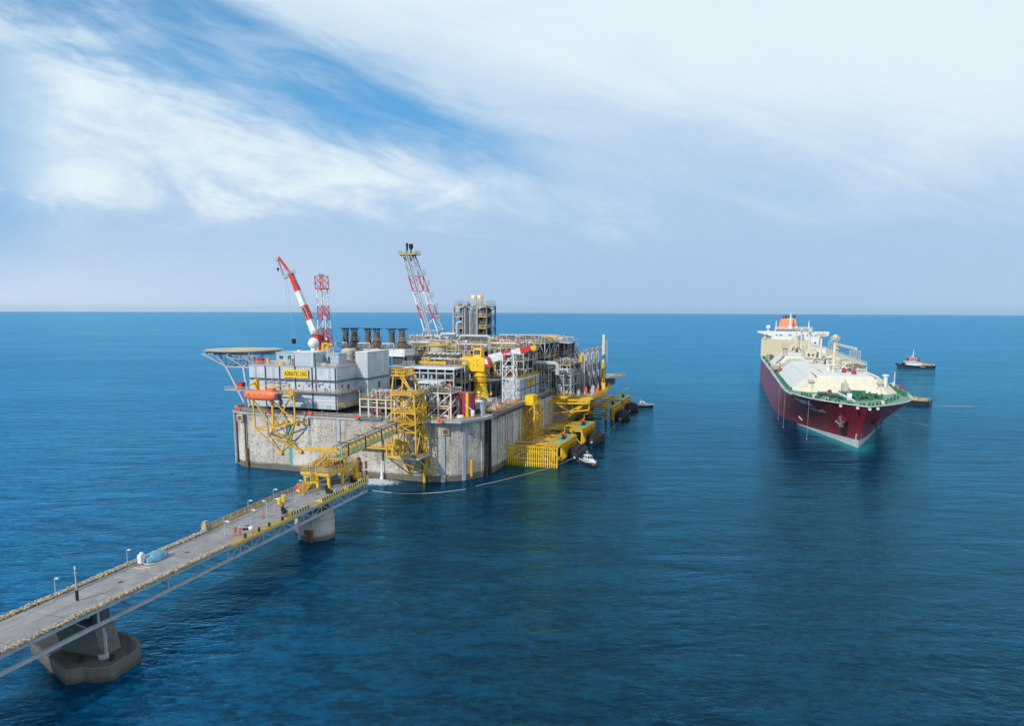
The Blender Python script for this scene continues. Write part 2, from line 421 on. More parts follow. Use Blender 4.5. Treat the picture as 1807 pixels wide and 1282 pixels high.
t.put(bp.inputs['Height'], wv); t.put(b.inputs['Normal'], bp.outputs[0])
# weathered concrete: pours, rust streaks, dark blotches, growth at the waterline
def concrete(name, c0=(0.45, 0.40, 0.335), c1=(0.62, 0.575, 0.505), streak=0.9, blot=0.85, wl=1.9, k=1.0):
    def D_(r, g_, b_): return (r * k, g_ * k, b_ * k)
    t, b, o = base_mat(name)
    x, y, z = t.sep(o)
    big = t.noise(o, 0.10, 4.0, 0.6); mid = t.noise(o, 0.35, 5.0, 0.7); fine = t.noise(o, 2.0, 4.0, 0.7)
    c = t.mix(t.step(big, 0.3, 0.7), c0, c1)
    c = t.mix(t.mul(t.step(fine, 0.35, 0.75), 0.30), c, D_(0.34, 0.31, 0.28))
    h = t.add(x, t.mul(y, 1.0))
    sv = t.vec(t.mul(h, 0.85), t.mul(z, 0.035), 3.0)
    s1 = t.noise(sv, 1.0, 6.0, 0.75, 0.3); s2 = t.noise(t.vec(t.mul(h, 0.27), t.mul(z, 0.05), 9.0), 1.0, 6.0, 0.75, 0.4)
    c = t.mix(t.mul(t.step(s1, 0.52, 0.70), streak), c, D_(0.40, 0.225, 0.095))
    c = t.mix(t.mul(t.step(s2, 0.52, 0.66), streak * 0.9), c, D_(0.19, 0.175, 0.165))
    sp = t.mul(t.step(t.noise(t.vec(t.mul(h, 1.1), t.mul(z, 1.5), 0.0), 1.0, 8.0, 0.85), 0.50, 0.58), t.step(t.noise(t.vec(t.mul(h, 0.11), t.mul(z, 0.20), 5.0), 1.0, 5.0, 0.65), 0.40, 0.52))
    c = t.mix(t.mul(t.step(t.noise(o, 0.22, 7.0, 0.7), 0.50, 0.66), 0.5), c, D_(0.26, 0.24, 0.22))
    dp = t.noise(t.vec(t.mul(h, 1.5), t.mul(z, 0.03), 12.0), 1.0, 5.0, 0.7)
    c = t.mix(t.mul(t.mul(t.step(dp, 0.55, 0.68), t.step(t.add(z, t.mul(mid, 9.0)), 8.0, 20.0)), 0.85), c, D_(0.27, 0.13, 0.05))
    c = t.mix(t.mul(sp, blot), c, D_(0.10, 0.10, 0.115))
    jl = t.m('LESS_THAN', t.m('FRACT', t.mul(z, 0.52)), 0.05)
    vl = t.m('LESS_THAN', t.m('FRACT', t.mul(h, 0.40)), 0.04)
    c = t.mix(t.mul(t.m('MAXIMUM', jl, vl), 0.22), c, D_(0.25, 0.23, 0.21))
    g_ = t.step(t.add(z, t.mul(t.sub(mid, 0.5), 1.6)), wl + 0.5, wl - 0.5)
    c = t.mix(t.mul(g_, 0.85), c, (0.075, 0.055, 0.04))
    t.put(b.inputs['Base Color'], c); b.inputs['Roughness'].default_value = 0.9
    bp = t.new('ShaderNodeBump'); bp.inputs['Strength'].default_value = 0.3; bp.inputs['Distance'].default_value = 0.15
    t.put(bp.inputs['Height'], mid); t.put(b.inputs['Normal'], bp.outputs[0])
    return M[name]
concrete('concrete')
concrete('concrete_pier', (0.36, 0.34, 0.31), (0.46, 0.44, 0.42), 0.75, 0.6, 1.2, 0.85)
concrete('concrete_cap', (0.10, 0.092, 0.085), (0.16, 0.148, 0.13), 0.4, 0.8, 0.7, 0.38)
concrete('concrete_wet_shade', (0.028, 0.032, 0.034), (0.075, 0.072, 0.068), 0.3, 0.8, -5, 0.2)  # wet cap top, with the trestle's shade put into its near-black colour
# black-and-yellow kerb
t, b, o = base_mat('hazard')
x, y, z = t.sep(o)
st = t.m('LESS_THAN', t.m('FRACT', t.mul(y, 1.05)), 0.5)
t.put(b.inputs['Base Color'], t.mix(st, (0.05, 0.05, 0.055), t.mix(t.noise(o, 1.5, 4.0), (0.62, 0.45, 0.12), (0.70, 0.55, 0.22))))
b.inputs['Roughness'].default_value = 0.7
# coverall: orange cloth, skin above the collar, dark boots
def coverall(name, c):
    t, b, o = base_mat(name)
    x, y, z = t.sep(o)
    cc = t.mix(t.m('GREATER_THAN', z, 1.50), t.mix(t.noise(o, 9.0, 3.0), tuple(k * 0.8 for k in c), c), (0.46, 0.26, 0.18))
    cc = t.mix(t.m('LESS_THAN', z, 0.13), cc, (0.03, 0.025, 0.02))
    t.put(b.inputs['Base Color'], cc); b.inputs['Roughness'].default_value = 0.8
coverall('coverall_orange', (0.78, 0.085, 0.012)); coverall('coverall_dark', (0.10, 0.08, 0.03)); coverall('coverall_lime', (0.35, 0.60, 0.06))
# foam: broken white froth on the water
t, b, o = base_mat('foam')
x, y, z = t.sep(o)
rad = t.m('SQRT', t.add(t.mul(x, x), t.mul(t.mul(y, y), 3.0)))
nf = t.noise(o, 1.1, 6.0, 0.7, 0.8)
al = t.step(t.sub(t.add(nf, 0.26), t.mul(rad, 0.055)), 0.30, 0.52)
t.put(b.inputs['Base Color'], (0.62, 0.70, 0.74)); b.inputs['Roughness'].default_value = 0.8
t.put(b.inputs['Alpha'], t.mul(al, 0.85))
t, b, o = base_mat('wake_foam')
x, y, z = t.sep(o)
rad = t.m('SQRT', t.add(t.mul(x, x), t.mul(t.mul(y, y), 9.0)))
al = t.step(t.sub(t.add(t.noise(t.mapv(o, scale=(.5, 1.2, 1)), 1.0, 6.0, 0.7, 0.8), 0.30), t.mul(rad, 0.030)), 0.40, 0.62)
t.put(b.inputs['Base Color'], (0.45, 0.60, 0.66)); b.inputs['Roughness'].default_value = 0.8
t.put(b.inputs['Alpha'], t.mul(al, 0.22))
t, b, o = base_mat('falling_water')
t.put(b.inputs['Base Color'], (0.80, 0.84, 0.86)); b.inputs['Roughness'].default_value = 0.6
t.put(b.inputs['Alpha'], t.step(t.noise(t.mapv(o, scale=(5, 5, 0.5)), 1.0, 4.0), 0.32, 0.55, 0.35, 0.95))

# ------------------------------------------------------------------ the sea
t, b, o = base_mat('sea_water')
gust = t.noise(t.mapv(o, rot=(0, 0, R(-12)), scale=(0.0035, 0.012, 1)), 1.0, 4.0, 0.55, 0.4)
sw = t.noise(t.mapv(o, rot=(0, 0, R(-38)), scale=(0.035, 0.115, 1)), 1.0, 3.0, 0.5, 0.5)
ch = t.noise(t.mapv(o, rot=(0, 0, R(8)), scale=(0.16, 0.33, 1)), 1.0, 4.0, 0.6, 0.7)
rp = t.noise(t.mapv(o, rot=(0, 0, R(-20)), scale=(0.55, 0.95, 1)), 1.0, 4.0, 0.6, 0.5)
h = t.add(t.add(t.mul(sw, 1.1), t.mul(ch, 0.42)), t.mul(rp, 0.24))
h = t.mul(h, t.step(gust, 0.32, 0.66, 0.55, 1.15))
bp = t.new('ShaderNodeBump'); bp.inputs['Strength'].default_value = 1.0; bp.inputs['Distance'].default_value = 1.0
t.put(bp.inputs['Height'], h)
wx_, wy_, wz_ = t.sep(o)
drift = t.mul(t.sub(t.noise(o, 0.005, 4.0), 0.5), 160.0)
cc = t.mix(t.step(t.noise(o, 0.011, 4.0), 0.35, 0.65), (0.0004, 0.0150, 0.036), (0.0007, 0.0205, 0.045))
cc = t.mix(t.step(t.add(wx_, drift), 10.0, -140.0), cc, (0.0016, 0.072, 0.180))      # lighter left of the trestle: brighter reflection put into the body colour
cc = t.mix(t.mul(t.step(t.add(wy_, drift), 230.0, 520.0), t.step(t.add(wx_, drift), 20.0, 130.0)), cc, (0.010, 0.085, 0.150))   # lighter, greener out to the right: varying sky reflection painted in
cc = t.mix(t.step(t.add(wy_, drift), 400.0, 1300.0), cc, (0.030, 0.115, 0.215))  # far water painted paler, distance haze put into its colour
# wave light painted into the body colour: crests lighter, troughs darker
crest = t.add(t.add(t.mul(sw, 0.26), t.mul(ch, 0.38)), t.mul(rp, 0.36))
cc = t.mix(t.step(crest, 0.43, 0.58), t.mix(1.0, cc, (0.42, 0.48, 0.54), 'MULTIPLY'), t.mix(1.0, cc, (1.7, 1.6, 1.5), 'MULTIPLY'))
# pale turquoise over the white forefoot and bulb of the carrier, just below the surface
sp = t.mapv(o, loc=(0, 0, 0), rot=(0, 0, 0))
(ox, oy), an = FR['S']
ca, sa = math.cos(R(an)), math.sin(R(an))
ox_, oy_, oz_ = t.sep(o)
rr = t.sub(t.mul(t.sub(ox_, ox), ca), t.mul(t.sub(oy_, oy), sa))
ss = t.add(t.mul(t.sub(ox_, ox), sa), t.mul(t.sub(oy_, oy), ca))
wob = t.mul(t.sub(ch, 0.5), 5.0)
halfb = t.m('MAXIMUM', t.mul(t.add(ss, 6.0), 0.30), 0.0)
dd = t.sub(t.m('ABSOLUTE', rr), halfb)
tq = t.mul(t.step(t.add(dd, wob), 5.5, 0.0), t.mul(t.step(t.add(ss, wob), -16.0, -4.0), t.step(ss, 62.0, 25.0)))
cc = t.mix(t.mul(tq, 0.85), cc, (0.005, 0.20, 0.19))
# body colour of the water plus a Fresnel-weighted, blue-tinted reflection of sky and structures
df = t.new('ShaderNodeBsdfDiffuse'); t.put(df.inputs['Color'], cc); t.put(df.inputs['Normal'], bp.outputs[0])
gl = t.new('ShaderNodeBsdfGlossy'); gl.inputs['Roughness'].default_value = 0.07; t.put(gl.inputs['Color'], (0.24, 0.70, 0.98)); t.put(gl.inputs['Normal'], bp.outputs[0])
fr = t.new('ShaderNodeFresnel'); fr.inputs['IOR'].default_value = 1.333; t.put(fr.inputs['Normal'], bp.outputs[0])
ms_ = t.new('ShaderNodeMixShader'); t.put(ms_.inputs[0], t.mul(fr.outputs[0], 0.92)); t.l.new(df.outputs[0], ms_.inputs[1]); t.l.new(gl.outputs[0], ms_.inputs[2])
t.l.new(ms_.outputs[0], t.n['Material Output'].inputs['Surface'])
t.n.remove(b)
mb = MB(); NR = 96
mb.add([(0, 0, 0)] + [(14000 * math.cos(2 * math.pi * i / NR), 14000 * math.sin(2 * math.pi * i / NR), 0) for i in range(NR)],
       [(0, i + 1, (i + 1) % NR + 1) for i in range(NR)])
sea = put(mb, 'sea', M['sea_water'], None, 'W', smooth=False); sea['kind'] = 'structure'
# ================================================================== the terminal
rnd = random.Random(11)
D = 17.8
OUT = [(-8, 15), (-6.8, 9), (-4, 4), (0.5, 0.8), (5, 0), (63, 0), (69.5, 1.4), (74.5, 4.8), (78.2, 9.8), (80, 17), (80, 172), (-8, 172)]
def inset(d):
    cx, cy = 36, 86
    return [(x - d * (1 if x > cx else -1) * (1 if abs(x - cx) > 30 else 0), y - d * (1 if y > cy else -1) * (1 if abs(y - cy) > 78 else 0)) for x, y in OUT]
ca_ = thing('concrete_caisson', 'huge weathered pale concrete caisson standing in the sea under the gas plant', 'caisson', 'P', (36, 86, 0))
mb = MB(); mb.prism(OUT, -6, D - 0.6); put(mb, 'wall', M['concrete'], ca_)
mb = MB(); mb.prism(inset(-0.45), D - 0.597, D - 0.003); put(mb, 'deck_slab', M['steel'], ca_)
mb = MB(); mb.prism(inset(0.35), D, D + 0.05); put(mb, 'deck_plating', M['grating'], ca_)
# pilasters where the wall panels meet, one mesh each
def pilaster(p, q, wd, mat, name='pilaster', z0=-2.0, z1=D - 0.6, th=0.35):
    m = MB(); p = Vector((*p, 0)); q = Vector((*q, 0)); d = (q - p).normalized(); n = Vector((d.y, -d.x, 0)); 
    a = p - d * wd / 2; e = p + d * wd / 2
    m.prism([(a.x - n.x * .2, a.y - n.y * .2), (a.x + n.x * th, a.y + n.y * th), (e.x + n.x * th, e.y + n.y * th), (e.x - n.x * .2, e.y - n.y * .2)], z0, z1)
    return put(m, name, mat, ca_)
for (a, c, wd, mt) in [((-7.6, 13), (-6.8, 9), 1.0, 'concrete'), ((-4.2, 4.2), (0, 1), 1.0, 'steel'), ((37.0, 0), (40, 0), 1.0, 'steel'), ((70.2, 1.9), (74, 4.5), 1.2, 'steel'), ((75.2, 5.7), (77.5, 9), 1.1, 'steel'),
                       ((78.7, 11.6), (79.6, 15.3), 1.0, 'concrete'), ((80, 22.5), (80, 30), 0.9, 'concrete'), ((80, 30), (80, 40), 0.9, 'concrete'), ((80, 37.5), (80, 40), 0.9, 'concrete'), ((80, 45), (80, 60), 0.9, 'concrete'),
                       ((80, 53), (80, 60), 0.9, 'concrete'), ((80, 61), (80, 70), 0.9, 'concrete'), ((80, 69), (80, 80), 0.9, 'concrete'), ((80, 78), (80, 80), 0.9, 'concrete'), ((80, 90), (80, 95), 0.9, 'concrete')]:
    pilaster(a, c, wd, M[mt])
def vpipe(x, y, z0, z1, r, mat, name='drain_pipe'):
    m = MB(); m.tube((x, y, z0), (x, y, z1), r, 8); return put(m, name, M[mat], ca_)
vpipe(-1.9, 2.1, 0.8, D - .8, .30, 'dark'); vpipe(3.3, -0.35, 1.5, D - 0.7, 0.28, 'dark'); vpipe(3.6, -.38, -0.6, 6.2, .42, 'rust', 'riser_sleeve'); vpipe(64.6, -.2, 1, D - .6, .35, 'dark')
vpipe(65.3, -.45, -0.5, 5.5, .45, 'yellow', 'riser_sleeve'); vpipe(79.75, 13.2, -0.3, D - .6, .5, 'black'); vpipe(80.05, 15.4, -0.3, D - .6, .45, 'black'); vpipe(77.0, 7.5, 1.0, 6.0, .4, 'yellow', 'riser_sleeve'); vpipe(51.8, -.5, 5.6, 12.5, .22, 'rust')
vpipe(43.6, -.6, 0.5, 6.0, 0.5, 'rust', 'riser_sleeve'); vpipe(46.0, -.4, .8, 5, .25, 'rust', 'riser_sleeve')
m = MB()
for x, r in ((43.6, .9),): m.lathe([(.5, 5.2), (1.0, 4.8), (1.0, 3.4), (.6, 2.4), (.9, 1.2), (.5, .5)], (x, -.7, 0), 10)
put(m, 'pipe_bundle', M['rust'], ca_)
m = MB(); m.box(19.1, -.05, 1.6, 20.2, .1, 15.6); put(m, 'draught_stripe', M['teal'], ca_)
for (x, y, z) in [(1.7, -.25, 16.0), (25.6, -.25, 16.2)]:
    m = MB(); m.box(x - 1.1, y - .55, z - 1.1, x + 1.1, .25, z + 1.0); fl = put(m, 'fairlead', M['tan'], ca_)
    m = MB(); m.box(x - .75, y - .62, z - .75, x + .75, y - .552, z + .6); put(m, 'opening', M['rust'], fl)
m = MB(); m.extr([(-1.1, -1.0), (1.1, -1.0), (1.1, 1.0), (-1.1, 1.0)], (71.2, 1.8, 15), (70.7, 2.6, 15), (.75, .5, 0), (0, 0, 1)); fl = put(m, 'fairlead', M['tan'], ca_)
m = MB(); m.extr([(-.75, -.65), (.75, -.65), (.75, .65), (-.75, .65)], (71.26, 1.7, 15), (71.203, 1.795, 15), (.75, .5, 0), (0, 0, 1)); put(m, 'opening', M['rust'], fl)
# handrail with a brownish toe board all round, and the rolled lagging along the right edge
m = MB(); m.rail([(x, y, D) for x, y in inset(.1)[:6]], 1.2, 2.0, .09); put(m, 'handrail', M['tan'], ca_)
m = MB(); m.rail([(80.2, 96, D), (80.2, 17, D)], 1.1, 2.5, .08); put(m, 'handrail', M['tan'], ca_)
m = MB()
for a, c in zip(inset(-.2)[:6], inset(-.2)[1:6]): m.bar((*a, D + .08), (*c, D + .08), .35, .3)
put(m, 'toe_board', M['rust'], ca_)
for k in range(6):
    m = MB(); y0, y1 = 18 + k * 13, 30.6 + k * 13
    m.path([(80.55, y0 + (y1 - y0) * i / 8, D - .1 + .08 * math.sin(i * 2.1)) for i in range(9)], .75, 10); put(m, 'edge_bumper', M['brown'], ca_)
for k in range(40):
    m = MB(); m.lathe([(.5, -.12), (.9, -.1), (.9, .1), (.5, .12)], (80.55, 19 + k * 1.9, D - .1), 8, 'y'); put(m, 'bumper_strap', M['dark'], ca_)
# balcony at the front right: light slab proud of the wall
m = MB(); m.prism([(62.5, -2.6), (66, -2.6), (67, -1.4), (71.2, -1.2), (72.2, -.4), (76.5, 0.4), (80.6, 9.5), (80.6, 16), (78, 16), (74, 6), (62.5, 1)], D + .06, D + .75); put(m, 'balcony_slab', M['steel'], ca_)
m = MB(); m.rail([(62.6, -2.4, D + .75), (66, -2.4, D + .75), (67, -1.2, D + .75), (71.2, -1.0, D + .75), (72.2, -.2, D + .75), (76.4, .6, D + .75), (80.3, 9.6, D + .75)], 1.15, 1.6, .08); put(m, 'handrail', M['yellow'], ca_)
for u_ in (63.4, 66.4): vpipe(u_, -2.3, D - 2.2, D + .06, .18, 'steel')
m = MB(); m.box(43, -1.3, D + .06, 52.0, .6, D + .45); put(m, 'balcony_slab', M['grating'], ca_)

# life rings and hose boxes on the edge rail
ring = None
for i, (x, y, lab) in enumerate([(0.6, 0.45, 'orange lifebuoy on the rail at the left corner, left of the lifeboat frame'), (12.7, -.25, 'orange lifebuoy on the rail behind the yellow lifeboat frame'), (27.3, -.25, 'orange lifebuoy on the rail under the white living block'),
                                 (44.3, -1.5, 'orange lifebuoy at the left end of the maroon pump row'), (71.0, -1.3, 'orange lifebuoy on the balcony below the tall maroon tank')]):
    if ring is None:
        m = MB(); n = 12
        pts = [(x + .55 * math.cos(6.283 * k / n), y - .16, D + .75 + .55 * math.sin(6.283 * k / n)) for k in range(n + 1)]
        m.path(pts, .2, 8); m.tube((x, y - .1, D + .75), (x, y - .05, D + .75), .5, 10)
        ring = put(m, 'lifebuoy', M['red_orange'], None, 'P', (x, y, D)); tag(ring, lab, 'lifebuoy', 'lifebuoys on the edge rail')
    else: dup(ring, 'P', (x, y, D), lab)

# ------------------------------------------------------------------ living quarters
lq = thing('living_quarters', 'long white ribbed accommodation block with a yellow name board on its front', 'accommodation', 'P', (18, 16, D))
m = MB(); m.box(2.4, 4, 19.4, 34.3, 29, 32.3); put(m, 'wall', M['cladding'], lq)
m = MB(); m.box(2.2, 3.8, 32.3, 34.5, 29.2, 32.62); put(m, 'roof', M['steel'], lq)
m = MB()
for x in (3, 8, 13, 18, 23, 28, 33.4):
    for y in (5, 14, 23): m.box(x - .3, y, D + .05, x + .3, y + .6, 19.4)
m.box(10, 6, D + .05, 20, 12, 19.39); m.box(3.2, 16, D + .05, 30, 22, 19.39)
put(m, 'undercroft', M['dark'], lq)
m = MB(); m.box(19.8, 3.7, 32.62, 26.4, 11, 36.7); st = put(m, 'stair_tower', M['cladding'], lq)
m = MB(); m.box(19.6, 3.5, 36.7, 26.6, 11.2, 36.95); put(m, 'roof', M['white'], st)
m = MB(); m.box(34.3, 15.4, 21.6, 38.6, 30, 36.5); st = put(m, 'corner_tower', M['cladding'], lq)
m = MB(); m.box(34.2, 15.3, 36.5, 38.8, 30.1, 36.75); put(m, 'roof', M['white'], st)
for (x, z0, z1) in [(8.6, 19.5, 32.2), (13.9, 19.5, 32.2), (19.6, 24.8, 36), (25.7, 19.5, 32.2), (27.0, 25, 36.6), (33.9, 19.5, 32.2)]:
    m = MB(); m.tube((x, 3.78, z0), (x, 3.78, z1), .16, 8); put(m, 'downpipe', M['dark'], lq)
for x in (6.0, 10.8, 15.4, 22.8, 30.0):
    m = MB(); m.box(x - .12, 3.88, 28.6, x + .12, 4.0, 32.2); put(m, 'cover_strip', M['white'], lq)
for z in (28.35, 28.0):
    m = MB(); m.path([(2.6, 3.6, z), (34.7, 3.6, z), (34.7, 15.0, z), (38.9, 15.0, z), (38.9, 29, z)], .11, 6); put(m, 'conduit', M['dark'], lq)
for x in (10, 12.6, 15.2, 24.5, 28.5):
    m = MB(); m.path([(x - 1, 3.55, 28.2), (x - 1, 3.55, 27.2), (x + 1, 3.55, 27.2), (x + 1, 3.55, 28.2)], .13, 6); put(m, 'cable_loop', M['grey'], lq)
m = MB(); m.box(2.6, 2.6, 24.35, 36.6, 3.99, 24.6); m.box(34.31, 3.2, 24.35, 36.6, 15.3, 24.6); wk = put(m, 'walkway', M['grating'], lq)
m = MB(); m.rail([(16.5, 2.7, 24.6), (36.5, 2.7, 24.6), (36.5, 15.2, 24.6)], 1.1, 1.6, .08); put(m, 'railing', M['tan'], wk)
m = MB(); m.box(34.31, 4.2, 20.2, 37, 15.3, 20.4); wk = put(m, 'walkway', M['grating'], lq)
m = MB(); m.rail([(34.5, 4.2, 20.4), (36.9, 4.2, 20.4), (36.9, 15.2, 20.4)], 1.1, 1.4, .08); put(m, 'railing', M['yellow'], wk)
m = MB(); m.rail([(19.5, 3.9, 32.62), (2.4, 3.9, 32.62), (2.4, 28, 32.62)], 1.1, 1.7, .08); m.rail([(27, 3.9, 32.62), (34.3, 3.9, 32.62), (34.3, 15, 32.62)], 1.1, 1.7, .08); put(m, 'roof_rail', M['tan'], lq)
for (x, y0, y1, z0, z1, mt) in [(34.32, 10, 11.2, 24.6, 26.7, 'brown'), (34.32, 6.5, 7.3, 26, 26.9, 'dark'), (38.62, 22, 23.2, 24.7, 26.8, 'brown')]:
    m = MB(); m.box(x, y0, z0, x + .08, y1, z1); put(m, 'door' if mt == 'brown' else 'window', M[mt], lq)
m = MB(); m.box(21.5, 3.9, 24.7, 22.4, 4, 26.7); put(m, 'door', M['tan'], lq)
for k in range(7):
    m = MB(); m.box(4 + k * 4.4, 3.9, 19.6, 5.6 + k * 4.4, 4.0, 20.9); put(m, 'louvre', M['grey'], lq)
m = MB(); m.bar((2.4, 3.9, 22.0), (34.3, 3.9, 22.0), .12, .25); m.bar((2.4, 3.9, 20.9), (34.3, 3.9, 20.9), .1, .2); put(m, 'ledge', M['white'], lq)
# name board
sg = thing('name_board', 'yellow board lettered in black high on the white front', 'sign', 'P', (19.9, 3.6, 28.9))
m = MB(); m.box(15.5, 3.42, 28.9, 24.5, 3.62, 31.5); put(m, 'board', M['yellow_clean'], sg)
m = MB()
for z in (29.3, 31.1): m.box(15.8, 3.62, z, 24.2, 3.99, z + .12)
put(m, 'bracket', M['dark'], sg)
text('ADRIATIC LNG', 1.45, M['black'], sg, (15.95, 3.41, 29.45), (1, 0, 0), (0, 0, 1), width=8.1)

# rooftop plant of the living block
def roof_unit(name, label, cat, boxes, group=None):
    x0 = min(q[0] for q in boxes); y0 = min(q[1] for q in boxes); z0 = min(q[2] for q in boxes)
    o = thing(name, label, cat, 'P', (x0, y0, z0), group)
    for bx in boxes:
        m = MB(); m.box(*bx[:6]); put(m, bx[7] if len(bx) > 7 else 'casing', M[bx[6]], o)
    return o
RT = 32.62
roof_unit('roof_cabin', 'low grey cabin with a green door on the roof below the helideck', 'cabin', [(7, 12, RT, 19, 22, 36.0, 'panel_blue', 'wall'), (6.8, 11.8, 36.0, 19.2, 22.2, 36.2, 'steel', 'roof'), (11.4, 11.9, RT + .1, 12.6, 11.99, 35.2, 'green', 'door'), (16.2, 11.8, 34, 17.2, 11.99, 35.2, 'yellow', 'locker'), (8.2, 11.9, 34, 9.6, 11.99, 35, 'dark', 'window')])
roof_unit('roof_cabin', 'small dark grey cabin right of the white stair tower on the roof', 'cabin', [(27.5, 9, RT, 32, 14, 36.1, 'panel_blue', 'wall'), (27.3, 8.8, 36.1, 32.2, 14.2, 36.35, 'steel', 'roof'), (28.3, 8.9, 33.2, 29, 8.99, 35.4, 'dark', 'window')])
roof_unit('fire_cabinet', 'red fire cabinet on the roof edge under the helideck stairs', 'cabinet', [(4.3, 5.4, RT, 6.4, 6.6, 34.7, 'red'), (4.6, 5.3, 33.0, 6.1, 5.39, 34.4, 'maroon', 'door')])
roof_unit('deck_box', 'yellow storage box on the roof edge left of the name board', 'box', [(13.0, 4.6, RT, 14.6, 5.8, 33.5, 'yellow_clean'), (12.95, 4.55, 33.5, 14.65, 5.85, 33.62, 'yellow', 'lid')])
roof_unit('vent_cowl', 'small white vent post beside the roof cabin under the helideck', 'vent', [(17.0, 9.6, RT, 17.7, 10.3, 36.6, 'white', 'post'), (16.8, 9.4, 36.6, 17.9, 10.5, 37.2, 'white', 'cap')])
for i, (x, y, r, z1, lab) in enumerate([(28.6, 20.5, 2.2, 37.4, 'tan exhaust silencer drum behind the right roof cabin'), (32.6, 21.5, 2.3, 36.6, 'brown-grey silencer drum beside the white corner tower')]):
    o = thing('silencer_drum', lab, 'tank', 'P', (x, y, RT), 'silencer drums on the roof')
    m = MB(); m.lathe([(r, RT), (r, z1 - .6), (r * .8, z1 - .1), (r * .3, z1)], (x, y, 0), 20); put(m, 'shell', M['tan' if i == 0 else 'brown'], o)
    m = MB()
    for z in (33.6, 35.2): m.lathe([(r, z), (r + .12, z), (r + .12, z + .2), (r, z + .2)], (x, y, 0), 20)
    put(m, 'hoop', M['grey'], o)
rn = random.Random(8)
for k in range(34):
    m = MB(); x = rn.uniform(3.5, 32); y = rn.choice((rn.uniform(5, 7.5), rn.uniform(14, 28))); s_ = rn.uniform(.4, 1.5); h_ = rn.uniform(.5, 2.0)
    if (7 < x < 20 and 11 < y < 23) or (19 < x < 27.5 and y < 12): continue
    m.box(x, y, RT, x + s_, y + s_ * .8, RT + h_); m.box(x - .06, y - .06, RT + h_, x + s_ + .06, y + s_ * .8 + .06, RT + h_ + .08); put(m, 'roof_unit', M[rn.choice(['grey', 'steel', 'tan', 'brown', 'yellow', 'panel_blue', 'gunmetal'])], lq)
for k in range(6):
    m = MB(); y = 5.4 + k * .4; m.path([(27.4, y, RT + .3 + .1 * k), (33.6, y, RT + .3 + .1 * k), (33.6, y + 6, RT + .3 + .1 * k)], .12, 6) if k < 3 else m.path([(3.2, y + 7, RT + .4), (6.2, y + 7, RT + .4), (6.2, y + 16, RT + .4)], .14, 6); put(m, 'roof_pipe', M['pipe_tan' if k % 2 else 'pipe'], lq)
for k in range(5):
    m = MB(); x = 17 + k * 3.6; m.box(x, 3.9, 26.2, x + .5, 3.99, 26.7); put(m, 'window', M['glass'], lq)
for x in (4.6, 11.4, 31.6):
    m = MB(); m.bar((x, 3.7, 24.7), (x, 3.7, 32.4), .05); m.bar((x + .45, 3.7, 24.7), (x + .45, 3.7, 32.4), .05)
    for q in range(18): m.bar((x, 3.7, 24.9 + q * .42), (x + .45, 3.7, 24.9 + q * .42), .04)
    put(m, 'wall_ladder', M['grey'], lq)
# satellite dome
rd = thing('radar_dome', 'large white ball-shaped antenna dome on the roof beside the red mast', 'radome', 'P', (15.9, 20, RT + 3.6))
m = MB(); m.sphere((15.9, 20, 38.9), 1.85, 20, 12); put(m, 'dome', M['white'], rd)
m = MB(); m.lathe([(1.0, 36.2), (.9, 37.4), (1.1, 37.6)], (15.9, 20, 0), 12); put(m, 'pedestal', M['white'], rd)
m = MB(); m.extr([(-.5, -.16), (.5, -.16), (.5, .16), (-.5, .16)], (14.55, 18.62, 39.75), (14.7, 18.8, 39.68), (.62, -.45, .62), (-.5, .3, .8)); put(m, 'emblem', M['maroon'], rd)
o = thing('yellow_davit', 'yellow hoist frame on the roof beside the white dome', 'hoist', 'P', (20, 21, RT))
m = MB(); m.box(18.4, 20.5, 36.6, 22, 22, 37.0); m.box(18.6, 20.6, 37, 19.3, 21.4, 38.9); m.bar((19, 21, 38.9), (22.6, 21, 38.5), .5); m.bar((22, 21.2, 36.8), (22.4, 21, RT), .4); m.bar((19, 21.2, 36.6), (19, 21.2, RT), .35); m.box(20.4, 20.4, 37.3, 21.4, 21.6, 38.2); put(m, 'frame', M['yellow'], o)

# ------------------------------------------------------------------ helideck
hd = thing('helideck', 'round beige helicopter deck jutting out left of the white block', 'helideck', 'P', (-16.4, 25.5, 36))
m = MB(); n = 8; R0 = 13.6
oc = [(-16.4 + R0 * math.cos(R(22.5 + 45 * k)), 25.5 + R0 * math.sin(R(22.5 + 45 * k))) for k in range(8)]
rd_ = [(-16.4 + 12.7 * math.cos(R(10 * k)), 25.5 + 12.7 * math.sin(R(10 * k))) for k in range(36)]
m.prism(rd_, 35.72, 36.0); put(m, 'landing_deck', M['helideck'], hd)
m = MB(); m.prism([(-16.4 + 6 * math.cos(R(10 * k)), 25.5 + 6 * math.sin(R(10 * k))) for k in range(36)], 36.004, 36.012); put(m, 'aiming_circle', M['yellow'], hd)
m = MB(); m.box(-20, 23, 36.016, -19, 28, 36.02); m.box(-16, 23, 36.016, -15, 28, 36.02); m.box(-19, 25, 36.016, -16, 26, 36.02); put(m, 'landing_mark', M['white'], hd)
m = MB()
for k in range(36):
    a = R(10 * k); c_, s_ = math.cos(a), math.sin(a); a2 = R(10 * k + 10)
    m.bar((-16.4 + 13.6 * c_, 25.5 + 13.6 * s_, 35.5), (-16.4 + 13.6 * c_, 25.5 + 13.6 * s_, 35.9), .12)
    m.bar((-16.4 + 13.6 * c_, 25.5 + 13.6 * s_, 35.9), (-16.4 + 13.6 * math.cos(a2), 25.5 + 13.6 * math.sin(a2), 35.9), .1)
    m.bar((-16.4 + 13.2 * c_, 25.5 + 13.2 * s_, 35.7), (-16.4 + 13.2 * math.cos(a2), 25.5 + 13.2 * math.sin(a2), 35.7), .06)
put(m, 'safety_net', M['grey'], hd)
m = MB()
